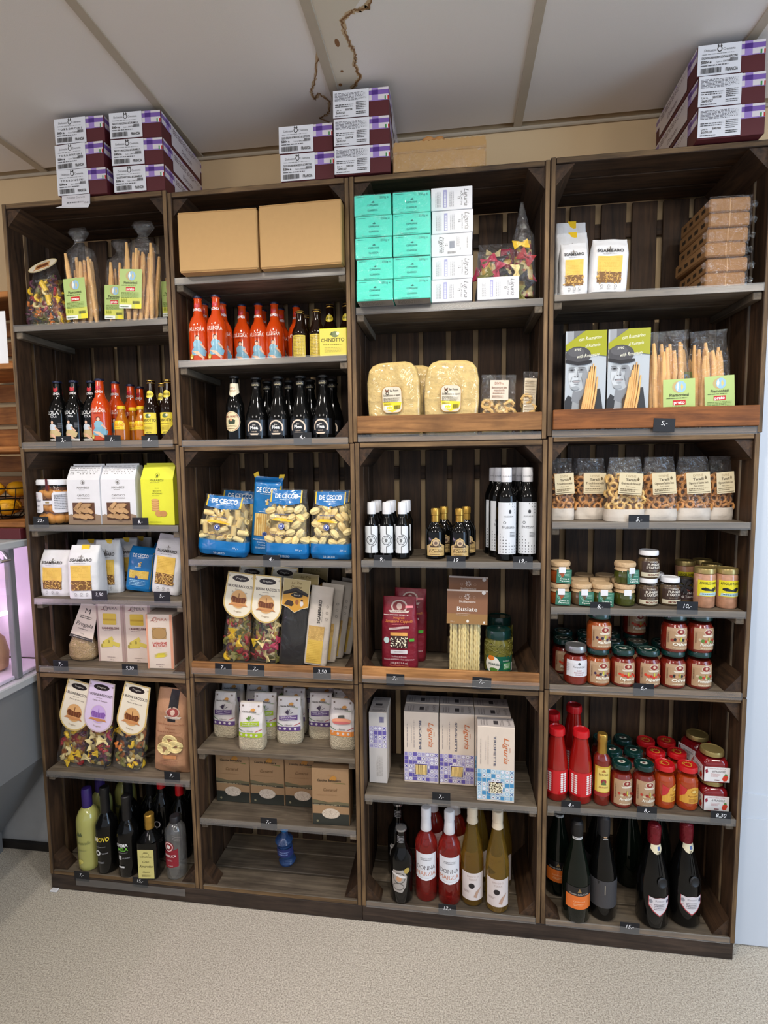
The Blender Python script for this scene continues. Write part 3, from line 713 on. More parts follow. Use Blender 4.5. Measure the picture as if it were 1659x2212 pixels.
def slab(pts, nu, nv, th):
    n = len(pts); v = list(pts)+[(x, y+th, z) for x, y, z in pts]; f = []
    for j in range(nv-1):
        for i in range(nu-1):
            a = j*nu+i; f.append((a, a+1, a+nu+1, a+nu)); f.append((n+a, n+a+nu, n+a+nu+1, n+a+1))
    rim = [i for i in range(nu)]+[j*nu+nu-1 for j in range(1, nv)]+[(nv-1)*nu+i for i in range(nu-2, -1, -1)]+[j*nu for j in range(nv-2, 0, -1)]
    for a, b in zip(rim, rim[1:]+rim[:1]): f.append((a, n+a, n+b, b))
    return v, f
_pm = {}
def piece(kind, col, size):
    k = (kind, col, size)
    if k in _pm: return _pm[k]
    g = G(); s = size
    if kind == 'bow':
        pts = []
        for j in range(5):
            for i in range(7):
                u = -1+2*i/6; v = -1+2*j/4; hh = (.10+.34*abs(u)**.8)*s
                pts.append((u*.5*s, (.10*cos(v*pi*1.5)*(1-abs(u)*.6)+.05*sin(u*5))*s, v*hh))
        g.add(*slab(pts, 7, 5, s*.06))
    elif kind == 'tube':
        r, l = s*.26, s; g.lathe([(r*.72, .25*l), (r*.72, 0), (r, 0), (r*1.03, l*.5), (r, l), (r*.72, l), (r*.72, .75*l)], 10)
        g.v = [(x, y, z-l/2) for x, y, z in g.v]
    elif kind == 'shell':
        pts = []
        for j in range(6):
            for i in range(7):
                a = pi*(.04+.92*i/6); b = -1+2*j/5; w = sqrt(max(0, 1-b*b*.85))
                pts.append((.36*s*cos(a)*w, -.32*s*sin(a)*w+.03*s*cos(i*pi), .52*s*b))
        g.add(*slab(pts, 7, 6, s*.05))
    elif kind == 'twist':
        g.tube([(.16*s*cos(a), .16*s*sin(a), -.5*s+s*a/14) for a in [i*1.1 for i in range(13)]], s*.11, 6)
    elif kind == 'elbow':
        g.tube([(.32*s*cos(a), 0, .32*s*sin(a)) for a in [i*.62 for i in range(6)]], s*.15, 7)
    elif kind == 'ribbon':
        pts = [((-.5+i/6)*s, .08*s*sin(i*2.1), (.10*s if j else -.10*s)) for j in range(2) for i in range(7)]; g.add(*slab(pts, 7, 2, s*.05))
    elif kind == 'ring':
        R = s*.36; g.tube([(R*cos(a)*1.0, .04*s*sin(2*a), R*sin(a)*.9) for a in [2*pi*i/12 for i in range(12)]], [s*.15*(1+.12*sin(i*2.3)) for i in range(12)], 7, closed=True)
    elif kind == 'cantuccio':
        pts = [(-.5, -.12), (-.3, -.2), (.1, -.2), (.42, -.12), (.5, .06), (.3, .18), (-.2, .2), (-.45, .08)]
        g.prism([(x*s, z*s) for x, z in pts], -.09*s, .09*s)
    m = g.mesh({'bow': 'bow_tie_pasta', 'tube': 'tube_pasta', 'shell': 'shell_pasta', 'twist': 'twist_pasta', 'elbow': 'elbow_pasta', 'ribbon': 'ribbon_pasta', 'ring': 'tarallo', 'cantuccio': 'biscuit'}[kind], col if col in M else 'pasta_'+col, True, 50)
    _pm[k] = m; return m
def core(po, mat, z1, k=.84, sq=.50):
    R = [(z, max(.002, a*k), max(.001, b*sq)) for z, a, b in po.rows if z <= z1]; a, b = po.at(z1); R.append((z1, a*k*.9, b*.3))
    R[0] = (.002,)+R[0][1:]; q = Pouch(R, po.p, 1, .002); q.Y0 = po.Y0+.004
    return [P('pasta_fill', q.mesh('pasta_fill', mat, 12, 12), kind='stuff')]
def fill(po, kinds, z0, z1, size, seed, layers=2, dens=.80, mx=.0, flat=False):
    r = random.Random(seed); o = []
    for L in range(layers):
        z = z0+size*.35; row = 0
        while z < z1-size*.2:
            hw, hd = po.at(z); hw -= mx; x = -hw+size*(.45+.4*(row % 2)*.9)
            while x < hw-size*.3:
                k, c = r.choice(kinds); m = piece(k, c, size)
                y = po.fy(x, z)+size*(.34+L*.62)+r.uniform(0, size*.12)
                if y < 2*po.Y0-po.fy(x, z)+2*po.lean*z-size*.2 or L == 0:
                    rot = (r.uniform(-.6, .6), r.uniform(0, 6.28), r.uniform(-.7, .7)) if not flat else (r.uniform(-.3, .3), r.uniform(0, 6.28), r.uniform(-.3, .3))
                    o.append(P(m.name.split('.')[0], m, (x+r.uniform(-.2, .2)*size, y, z+r.uniform(-.2, .2)*size), rot))
                x += size*dens*1.05
            z += size*dens*.86; row += 1
    return o

def emblem(p, x, y, s, c):   # wheat ear mark
    p.poly([(x-s*.12, y-s*.5), (x+s*.12, y-s*.5), (x+s*.16, y+s*.2), (x, y+s*.6), (x-s*.16, y+s*.2)], c)
    p.rect(x-s*.9, y-s*.15, x-s*.35, y-s*.03, c); p.rect(x+s*.35, y-s*.15, x+s*.9, y-s*.03, c); return p
INK = (60, 56, 54)

# --- gingham sweet boxes on top
def sweet_box(kind):
    w, d, h = .157, .36, .0750
    def stripes(p, x0, x1, bands):
        p.rect(x0, .052, x1, h-.001, (222, 214, 216)); p.rect(x0, .056, x1, .068, (124, 92, 168)); p.rect(x0, .040, x1, .052, (222, 214, 216))
        p.rect(x0, .040, x1, .0425, (150, 120, 184))
        for a, b in bands: p.rect(a, .040, b, h-.001, (158, 130, 196)); p.rect(a, .056, b, .068, (78, 44, 128))
        return p
    f = stripes(Pr(), -w/2+.001, w/2-.001, [(.030, .048)])
    f.rect(.066, .041, .070, .051, (60, 140, 70)); f.rect(.070, .041, .074, .051, (240, 240, 240)); f.rect(.074, .041, .0775, .051, (190, 40, 40))
    sd = stripes(Pr(), .004, d-.004, [(.03, .05), (.12, .14), (.21, .23), (.30, .32)]); sd.rect(.06, .012, .26, .070, (216, 206, 208)); sd.lines(.07, .05, .25, .066, 3, (90, 60, 80), 3); sd.text('Dolcezze', .16, .024, .014, (90, 60, 80), shear=.3)
    sl = stripes(Pr(), .004, d-.004, [(.03, .05), (.12, .14), (.21, .23), (.30, .32)]); sl.rect(.10, .012, .30, .070, (216, 206, 208)); sl.lines(.11, .05, .29, .066, 3, (90, 60, 80), 3); sl.text('Dolcezze', .2, .024, .014, (90, 60, 80), shear=.3)
    o = cbox(w, d, h, 'maroon', f, sd, sl)
    lw = .100; x0, x1 = -w/2-.001, -w/2+lw
    o.append(P('paper_label', G().box(x0, x1, -.0024, -.0016, .002, h-.001, c=.0003).mesh('paper_label', 'white_cap'), rot=(0, random.Random(hash(kind) % 7).uniform(-.02, .02), 0)))
    p = Pr(); cx = (x0+x1)/2
    if kind == 'info':
        p.lines(x0+.005, .045, x1-.005, h-.008, 7, (110, 108, 112), 4); p.lines(x0+.006, .028, cx+.01, .038, 2, (90, 88, 90), 5)
        p.text('Lot n.', x0+.008, .020, .005, INK, al='l', bold=.01); p.text('500738', x0+.034, .020, .005, INK, al='l', bold=.02); p.text('26/01/27', x0+.008, .012, .0055, INK, al='l', bold=.02)
        p.lines(x1-.036, .020, x1-.006, .042, 5, (90, 88, 90), 7); p.lines(x1-.036, .008, x1-.006, .017, 2, (50, 50, 50), 8); p.lines(x0+.006, .004, cx, .009, 1, (110, 108, 112), 9)
    else:
        p.ring(cx, .062, .006, .007, .002, INK); p.poly([(cx-.006, .068), (cx-.001, .067), (cx-.003, .074)], INK); p.poly([(cx+.006, .068), (cx+.003, .074), (cx+.001, .067)], INK)
        p.text('Dolcezze', cx-.022, .058, .006, (100, 98, 100), w=.028); p.text('Cremona', cx+.022, .058, .006, (100, 98, 100), w=.028); p.lines(x0+.01, .0495, x1-.01, .053, 1, (150, 150, 150), 3)
        t, sp = {'tor': ('T O R R O N C I N I', .076), 'bac': ('BACETTI NOCCIOLA & CARAMELLO', .080), 'cia': ('CIALDA SICILIANA AROMATIZZATA AL CAPPUCCINO', .084)}[kind]
        p.text(t, cx, .040, .0055, INK, w=sp, bold=.02); p.text('500g e', x0+.008, .030, .0065, INK, al='l', bold=.03); p.text('Lot n. 500738', cx-.006, .030, .004, INK, al='l'); p.bars(x1-.026, .030, x1-.008, .038, INK, 5)
        p.lines(x0+.008, .022, x1-.01, .027, 1, (110, 108, 110), 6); p.bars(x0+.008, .006, x0+.055, .019, INK, 9); p.text('FRANCIA', x1-.007, .008, .008, INK, al='r', w=.028, bold=.02)
    o[-1]['ch'].append(P('label_text', p.mesh('label_text', lambda a, b, k: (a, -.0027-k, b))))
    return o
# --- clear bag of mixed pasta with a rounded header card
def header_card(w, h, th, tone, violet=False, seed=0):
    r = w/2; pts = [(w/2*.86, h), (-w/2*.86, h)]+[(r*cos(pi+pi*i/12), r+r*sin(pi+pi*i/12)) for i in range(13)]
    pts = pts[::-1]; pts = pts[-1:]+pts[:-1]
    g = G().prism([(x, z) for x, z in pts], 0, th); m = g.mesh('header_card', 'card')
    def ol(k): return [(w/2*.86*k, h-(1-k)*.04), (-w/2*.86*k, h-(1-k)*.04)]+[(r*k*cos(pi+pi*i/12), r+r*k*sin(pi+pi*i/12)) for i in range(13)]
    c1, c2 = ((214, 182, 108), (238, 228, 204)) if not violet else ((206, 186, 190), (226, 208, 232))
    p = Pr(); p.poly(ol(.985), c1); p.poly(ol(.90), c2)
    p.ell(0, h-.020, w*.27, .0105, (40, 30, 30)); p.text('Tregino', 0, h-.0225, .006, (220, 214, 200), w=w*.3, shear=.2)
    for s in (-1, 1): p.ring(s*w*.37, h-.014, .0028, .0028, .001, (120, 90, 60))
    p.text('I BUONI RACCOLTI', 0, h-.050, .0088, (70, 56, 60), w=w*.80, bold=.02); p.lines(-w*.15, h-.058, w*.15, h-.0555, 1, (120, 100, 90), 2)
    p.text('Pasta di Semola', 0, h-.068, .0048, (110, 92, 84), w=w*.5, shear=.3)
    cy = r+.010; p.ell(0, cy, w*.26, w*.29, (220, 170, 110) if not violet else (206, 176, 226)); p.ring(0, cy, w*.275, w*.305, .0012, (230, 220, 200))
    b = (112, 62, 36) if not violet else (138, 94, 170)
    p.poly([(-w*.25, cy+.001), (-w*.2, cy+.010), (w*.0, cy+.004), (w*.2, cy+.009), (w*.25, cy+.001), (w*.2, cy-.012), (-w*.2, cy-.012)], b)
    p.rect(-.0012, cy, .0012, cy+.02, b)
    for k in range(5): p.rect(-w*.2+k*w*.09, cy-.012, -w*.2+k*w*.09+.002, cy+.004, (150, 96, 56) if not violet else (160, 120, 190))
    rb = (210, 146, 92); p.poly([(-w*.32, cy-.022), (-w*.24, cy-.014), (w*.24, cy-.014), (w*.32, cy-.022), (w*.22, cy-.020), (0, cy-.025), (-w*.22, cy-.020)], rb)
    p.text('Tregino', 0, r*.38, .005, (150, 120, 84), w=w*.25, shear=.25)
    return m, p.mesh('card_print', lambda a, b2, k: (a, -.0004-k, b2), mat='gprint')
def tag_bag(mix, seed, violet=False, w=.099, card_h=.175, card_w=.106, size=.038, h=.205, card_z=.130, d=.026, mk='A'):
    po = Pouch([(0, w/2*.97, d*.9), (.02, w/2, d), (h*.6, w/2*.97, d*.95), (h*.92, w/2*.8, d*.7), (h*1.2, w/2*.66, d*.25), (h*1.35, w/2*.66, .002)], 3.2, seed, .0015)
    hm, hp = header_card(card_w, card_h, .0012, 0, violet)
    o = [P('clear_bag', po.mesh('clear_bag', 'film'))]+fill(po, mix, .004, h*.95, size, seed, 2)+core(po, 'mix_'+mk, h*.95)
    o.append(P('header_card', hm, (0, -.002, card_z), (radians(-3), 0, 0), [P('card_print', hp)]))
    return o
MIX_A = [('bow', 'orange'), ('twist', 'orange'), ('elbow', 'yellow'), ('elbow', 'cream'), ('bow', 'yellow'), ('twist', 'purple'), ('tube', 'yellow'), ('elbow', 'red'), ('ribbon', 'black')]
MIX_B = [('bow', 'magenta'), ('bow', 'purple'), ('bow', 'cream'), ('bow', 'yellow'), ('elbow', 'green'), ('bow', 'magenta'), ('bow', 'black'), ('twist', 'red')]
MIX_C = [('twist', 'yellow'), ('elbow', 'yellow'), ('bow', 'orange'), ('elbow', 'cream'), ('bow', 'black'), ('bow', 'purple'), ('elbow', 'green'), ('twist', 'orange')]
MIX_D = [('elbow', 'green'), ('elbow', 'yellow'), ('bow', 'yellow'), ('elbow', 'purple'), ('elbow', 'cream'), ('bow', 'green'), ('twist', 'red'), ('elbow', 'red')]
MIX_F = [('bow', 'cream'), ('bow', 'yellow'), ('bow', 'magenta'), ('bow', 'green'), ('bow', 'red'), ('bow', 'black'), ('bow', 'cream')]
# --- breadsticks in clear bags with green cards
def breadstick(L, seed):
    r = random.Random(seed); n = 8
    pts = [(r.uniform(-.002, .002), r.uniform(-.001, .001), L*i/(n-1)) for i in range(n)]
    return G().tube(pts, [.0048, .0066, .007, .0074, .007, .0068, .0060, .0036], 8).mesh('breadstick', 'crust', True)
STICKS = [breadstick(.19+.012*i, i) for i in range(4)]
def stick_bag(seed, w=.106, knot=True, h=.235, n=10, lab_z=.052, lab_h=.115, lab_w=.074, lab_x=0.0, d=.026, rot=0.0, sl=1.0):
    top = [(h*.8, w/2*.98, d), (h, w/2*.86, d*.7)]
    top += [(h*1.08, w*.15, .012), (h*1.13, w*.12, .010), (h*1.24, w*.30, .016), (h*1.30, w*.24, .008)] if knot else [(h*1.15, w/2*.9, .004), (h*1.19, w/2*.96, .0015)]
    po = Pouch([(0, w/2*.95, d*.9), (.02, w/2, d)]+top, 3.0, seed, .0018)
    o = [P('clear_bag', po.mesh('clear_bag', 'film', 16, 26))]; r = random.Random(seed)
    for i in range(n):
        x = -w/2+.011+(w-.022)*(i+.5)/n
        o.append(P('breadstick', STICKS[r.randrange(4)], (x, d*(.55 if i % 2 else .95), .004+r.uniform(0, .006)), (r.uniform(0, .03), r.uniform(-.08, .08), r.uniform(0, 6)), sc=(1, 1, sl)))
    for i in range(n-3):
        x = -w/2+.016+(w-.032)*(i+.5)/(n-3)
        o.append(P('breadstick', STICKS[r.randrange(4)], (x, d*1.5, .004), (0, r.uniform(-.06, .06), r.uniform(0, 6)), sc=(1, 1, sl*.96)))
    p = Pr(); W, H = lab_w, lab_h
    p.rect(-W/2, 0, W/2, H, (176, 198, 122)); p.rect(-W/2, 0, W/2, H*.28, (206, 208, 96)); p.rect(-W/2, 0, W*.05, H*.10, (230, 234, 226)); p.rect(W*.2, 0, W/2, H*.13, (232, 220, 60))
    p.ell(0, H*.83, W*.22, W*.20, (190, 168, 116)); p.ell(.004, H*.83, W*.17, W*.19, (150, 190, 220)); p.poly([(-.004, H*.74), (-.007, H*.83), (-.003, H*.94), (0, H*.84)], (236, 240, 240)); p.poly([(.006, H*.74), (.004, H*.84), (.007, H*.92), (.011, H*.82)], (214, 196, 120))
    p.text('Piemontesi', 0, H*.625, .0085, (60, 66, 40), w=W*.60, bold=.015); p.lines(-W*.4, H*.57, W*.4, H*.61, 1, (96, 110, 60), 5)
    p.rect(-W*.20, H*.44, W*.20, H*.545, (196, 30, 36)); p.text('prato', 0, H*.465, .0085, (250, 240, 236), w=W*.34, bold=.03)
    p.lines(-W*.42, H*.26, W*.42, H*.42, 5, (120, 140, 70), 8); p.bars(W*.10, H*.12, W*.42, H*.19, (60, 70, 50), 2)
    for k in range(3): p.ell(-W*.38+k*W*.10, H*.2, W*.035, H*.05, (150, 160, 50), 8)
    p.lines(-W*.44, H*.02, 0, H*.07, 1, (120, 140, 110), 9)
    o.append(P('label_card', G().box(-W/2, W/2, 0, .0006, 0, H, c=.0002).mesh('label_card', 'card'), (lab_x, po.fy(lab_x, lab_z+H/2)-.0055, lab_z), (0, rot, 0), [P('card_print', p.mesh('card_print', mat='gprint'))]))
    return o
# --- bottles
def bottle(prof, mat, caps=(), labels=(), n=24, sq=0, name='glass_body', smooth=35):
    o = [P(name, G().lathe(prof, n, sq=sq).mesh(name, mat, True, smooth))]
    for nm, pr, mt in caps: o.append(P(nm, G().lathe(pr, n).mesh(nm, mt, True, 35)))
    for nm, p, mt in labels:
        ym = sum(v[1] for v in p.v)/len(p.v); o.append(P(nm, p.mesh(nm, cyl_map(prof, prof_r(prof, ym)), eps=.00012, mat=mt)))
    return o
def crown(r, z): return [(r*1.12, z-.004), (r*1.14, z-.002), (r*1.08, z+.002), (r*.8, z+.0035), (r*.1, z+.004)]
def soda_prof(R, H, nk=.0115):
    return [(R*.86, 0), (R*.98, .003), (R, .008), (R, H*.50), (R*.97, H*.56), (R*.80, H*.64), (nk*1.35, H*.71), (nk*1.12, H*.80), (nk, H*.95), (nk*1.15, H*.96), (nk*1.15, H*.985), (nk*.9, H*.99)]
def figure(p, x, y, s, blouse, skirt, hair):   # generic seated woman painted on a label
    p.poly([(x-.30*s, y+.02*s), (x+.34*s, y), (x+.42*s, y+.24*s), (x+.12*s, y+.46*s), (x-.16*s, y+.44*s), (x-.34*s, y+.22*s)], skirt)
    p.poly([(x-.22*s, y+.42*s), (x+.18*s, y+.42*s), (x+.2*s, y+.66*s), (x+.06*s, y+.74*s), (x-.14*s, y+.74*s), (x-.24*s, y+.62*s)], blouse)
    p.poly([(x+.14*s, y+.62*s), (x+.36*s, y+.36*s), (x+.30*s, y+.32*s), (x+.1*s, y+.52*s)], (224, 176, 146))
    p.poly([(x-.34*s, y+.24*s), (x+.0*s, y+.2*s), (x+.3*s, y-.10*s), (x+.2*s, y-.14*s), (x-.1*s, y+.08*s)], (228, 180, 150))
    p.ell(x-.03*s, y+.86*s, .10*s, .12*s, hair, 12); p.ell(x-.02*s, y+.83*s, .075*s, .09*s, (232, 188, 160), 12)
def soda(kind):
    R, H = .0295, .198; pr = soda_prof(R, H); p = Pr(.005); q = .8
    dark = kind == 'cola'
    if dark:
        p.text('LOLA', -.001, H*.445, .012, (236, 236, 236), w=.040, bold=.01); p.text('COLA', .002, H*.395, .007, (226, 226, 230), w=.022, bold=.02)
        figure(p, -.002, .014, .058, (206, 214, 224), (206, 182, 132), (30, 24, 22)); p.rect(-.027, .003, .027, .009, (230, 226, 220)); p.lines(-.026, .0035, .026, .008, 1, (40, 40, 40), 3)
        p.lines(.014, .045, .028, .062, 5, (110, 112, 120), 4)
    else:
        p.text("A'LLEGRA", 0, H*.455, .0115, (244, 226, 210), w=.050, bold=.01); p.text('ARANCIATA', 0, H*.425, .0035, (120, 20, 10), w=.026)
        figure(p, .004, .016, .062, (130, 176, 196), (120, 168, 190), (96, 34, 20)); p.poly([(-.022, .006), (-.012, .006), (-.010, .016), (-.017, .022), (-.024, .014)], (196, 170, 60)); p.ell(-.017, .010, .004, .003, (240, 220, 150), 8)
    f = Pr(.004); z = H*.80; f.ell(-.001, z+.010, .009, .006, (190, 36, 50), 12); f.poly([(-.009, z+.012), (-.004, z+.02), (0, z+.012)], (214, 60, 70)); f.poly([(.001, z+.012), (.006, z+.02), (.009, z+.012)], (180, 30, 40))
    f.text('BONDI', 0, z-.006, .008, (232, 226, 226), w=.024, bold=.03)
    return bottle(pr, 'black_glass' if dark else 'orange_drink', [('crown_cap', crown(.0128, H*.985), 'blue_cap')], [('body_print', p, 'gprint'), ('neck_print', f, 'gprint')], 24)
def crodino():
    R, H = .0225, .112; pr = [(R*.85, 0), (R, .004), (R, H*.45), (R*.93, H*.55), (R*.6, H*.72), (.0105, H*.82), (.0105, H*.96), (.009, H*.97)]
    p = Pr(.004); p.poly([(-.020, .036), (.020, .036), (.021, .054), (.012, .064), (-.012, .064), (-.021, .054)], (240, 200, 40)); p.text('CRODINO', 0, .046, .009, (214, 120, 24), w=.037, bold=.03); p.lines(-.014, .039, .014, .043, 1, (160, 120, 30), 2)
    return bottle(pr, 'amber_drink', [('cap', [(.0125, H*.90), (.0128, H*.93), (.0125, H*.985), (.011, H)], 'yellow_cap')], [('label', p, 'gprint')], 20)
def chinotto():
    R, H = .0265, .19; pr = soda_prof(R, H)
    p = Pr(.005); p.rect(-.027, .020, .025, .086, (234, 212, 66)); p.ell(0, .076, .009, .007, (90, 110, 70), 12); p.ell(.006, .078, .004, .004, (230, 224, 190), 10); p.text('CHINOTTO', -.001, .058, .0095, (70, 60, 30), w=.049, bold=.015); p.lines(-.02, .050, .018, .054, 1, (150, 130, 50), 4); p.lines(-.016, .030, .014, .046, 4, (176, 154, 56), 5); p.text('BIBITA', 0, .022, .005, (90, 76, 40), w=.018)
    f = Pr(.004); z = H*.765; f.ell(0, z, .0135, .012, (232, 210, 70), 18); f.text('BRIOS', 0, z-.004, .007, (50, 44, 24), w=.020, bold=.02)
    return bottle(pr, 'brown_glass', [('cap', [(.0125, H*.945), (.013, H*.955), (.013, H*.99), (.0118, H)], 'gold')], [('label', p, 'gprint'), ('neck_label', f, 'gprint')], 24)
def chinotto_back():
    R, H = .026, .185; pr = soda_prof(R, H)
    p = Pr(.005); p.rect(-.018, .004, .022, .088, (206, 180, 66)); p.lines(-.016, .006, .020, .084, 14, (150, 128, 50), 5)
    return bottle(pr, 'brown_glass', [('cap', [(.0125, H*.945), (.013, H*.955), (.013, H*.99), (.0118, H)], 'gold')], [('back_label', p, 'gprint')], 24)
def lager():
    R, H = .0285, .20; pr = soda_prof(R, H, .0125); p = Pr(.005)
    c = .058; p.ell(-.002, c, .0275, .031, (226, 212, 170), 22); p.ring(-.002, c, .026, .029, .0015, (160, 60, 40)); p.text('BIRRA MORETTI', -.002, c+.012, .006, (140, 36, 30), w=.042, bold=.02)
    p.poly([(-.012, c-.008), (.008, c-.008), (.010, c+.004), (-.002, c+.009), (-.013, c+.004)], (52, 64, 44)); p.ell(-.003, c+.005, .004, .005, (206, 150, 110), 10)
    p.text("L'AUTENTICA", -.002, c-.016, .0045, (110, 70, 40), w=.032); p.lines(-.014, c-.024, .010, c-.019, 1, (140, 110, 80), 3)
    f = Pr(.004); z = H*.77; f.poly([(-.020, z+.022), (-.020, z-.006), (0, z-.020), (.020, z-.006), (.020, z+.022)], (228, 218, 190)); f.text('BIRRA', -.001, z+.006, .0045, (150, 60, 50), w=.016); f.lines(-.01, z-.004, .01, z+.003, 2, (170, 130, 90), 6)
    return bottle(pr, 'black_glass', [('crown_cap', crown(.0135, H*.985), 'black_cap')], [('label', p, 'gprint'), ('neck_label', f, 'gprint')], 24)
def craft_beer():
    R, H = .0345, .197; pr = [(R*.88, 0), (R, .005), (R, H*.34), (R*.96, H*.40), (R*.62, H*.60), (.0135, H*.75), (.0125, H*.83), (.0145, H*.84), (.0145, H*.90), (.013, H*.92), (.013, H*.975), (.01, H*.98)]
    p = Pr(.005); c = .036; p.rect(-.036, .014, .036, .062, (26, 27, 32)); p.ring(0, c, .0235, .0235, .0045, (226, 206, 186), radians(-25), radians(205)); p.text('Birra', 0, c+.008, .004, (230, 224, 216), w=.009, bold=.02); p.text('Flea', 0, c-.003, .010, (240, 240, 240), w=.024, bold=.03); p.text('Isabella', 0, c-.012, .004, (226, 206, 186), w=.016, shear=.3)
    p.poly([(-.015, c-.016), (.015, c-.016), (.010, c-.021), (-.010, c-.021)], (226, 206, 186))
    f = Pr(.004); f.rect(-.017, H*.835, .017, H*.90, (38, 36, 34)); f.text('Isabella', 0, H*.85, .006, (214, 200, 160), w=.022, shear=.3)
    return bottle(pr, 'black_glass', [('crown_cap', crown(.0150, H*.97), 'black_cap')], [('label', p, 'gprint'), ('neck_label', f, 'gprint')], 28)
def vinegar():
    R, H = .0225, .172; pr = [(R*.9, 0), (R, .003), (R, H*.56), (R*.92, H*.63), (R*.62, H*.72), (.0125, H*.77), (.0125, H*.80)]
    p = Pr(.004); p.rect(-.0225, .018, .0225, .100, (222, 226, 230)); p.ring(-.001, .057, .014, .014, .0018, (60, 62, 66)); p.ring(-.001, .057, .0095, .0095, .0008, (120, 120, 120)); p.ell(-.001, .057, .0045, .006, (110, 112, 114), 12)
    p.ring(0, .057, .0185, .0185, .0016, (20, 20, 24), -pi/2, pi/2); p.rect(-.0008, .018, .0008, .0385, (20, 20, 24)); p.rect(-.0008, .0755, .0008, .100, (20, 20, 24)); p.lines(-.021, .03, -.016, .085, 1, (150, 150, 154), 3, rot=True); p.lines(.020, .03, .0225, .085, 1, (120, 120, 124), 4, rot=True)
    return bottle(pr, 'black_glass', [('cap', [(.0135, H*.79), (.0138, H*.80), (.0132, H*.98), (.0122, H), (.002, H)], 'white_cap')], [('label', p, 'print')], 24)
def gold_bottle():
    R, H = .0300, .152; pr = [(R*.9, 0), (R, .004), (R, H*.50), (R*.93, H*.58), (R*.70, H*.66), (.0125, H*.73), (.0115, H*.80)]
    p = Pr(.005); p.poly([(-.029, .010), (.029, .010), (.030, .040), (.022, .044), (.016, .046), (.012, .058), (0, .066), (-.012, .058), (-.016, .046), (-.022, .044), (-.030, .040)], (206, 176, 118))
    p.poly([(-.027, .036), (.027, .036), (.020, .042), (.012, .044), (.010, .055), (0, .062), (-.010, .055), (-.012, .044), (-.020, .042)], (62, 44, 32)); p.ell(0, .050, .0095, .010, (198, 172, 138), 16); p.ell(0, .049, .005, .005, (110, 90, 80), 10)
    for s in (-1, 1): p.ell(s*.021, .039, .004, .004, (196, 168, 120), 10)
    p.text('Il Candido', 0, .021, .009, (70, 50, 26), w=.042, shear=.3); p.lines(-.02, .030, .02, .033, 1, (120, 96, 56), 3); p.lines(-.018, .013, .018, .017, 1, (120, 96, 56), 5)
    return bottle(pr, 'black_glass', [('capsule', [(.0122, H*.71), (.0125, H*.74), (.0118, H*.86), (.0135, H*.87), (.0135, H*.98), (.012, H), (.001, H)], 'gold')], [('label', p, 'gprint')], 26)
def oil_tall():
    R, H = .0295, .273; pr = [(R*.92, 0), (R, .003), (R, H*.66), (R*.94, H*.71), (R*.72, H*.77), (.0155, H*.81), (.0145, H*.86)]
    p = Pr(.004); p.rect(-.030, .020, .030, .172, (214, 218, 224))
    def dia(p, x, y, sm=True):
        s = .0042
        for a, b in ((-s, 0), (s, 0)): p.poly([(x+a, y-s*.55), (x+a+s*.3, y), (x+a, y+s*.55), (x+a-s*.3, y)], (44, 46, 52), sm or a > 0)
    for j in range(9):
        for i in range(7):
            x, y = -.0265+i*.0088, .026+j*.0088
            if j < 7-i*1.0 or (j < 3): dia(p, x, y, i+j > 0)
    for j in range(4):
        for i in range(3-j if j < 3 else 1): dia(p, .0265-i*.0088, .168-j*.0088)
    p.ell(.006, .145, .004, .006, (60, 62, 68), 10); p.text('GUGLIELMI', .003, .129, .0042, (60, 62, 68), w=.026); p.ring(-.009, .113, .004, .004, .001, (60, 62, 68)); p.text('fruttato', .002, .096, .0085, (96, 98, 104), w=.036); p.lines(.006, .070, .026, .086, 4, (120, 122, 128), 5)
    f = Pr(.004); f.text('GUGLIELMI', 0, H*.90, .004, (120, 122, 126), w=.030)
    o = bottle(pr, 'black_glass', [('cap', [(.0150, H*.845), (.0155, H*.85), (.0152, H*.985), (.014, H), (.002, H)], 'white_cap')], [('label', p, 'print')], 26)
    o.append(P('cap_print', f.mesh('cap_print', lambda x, y, k: ((.0160+k)*sin(x/.016), -(.0160+k)*cos(x/.016), y)))); return o
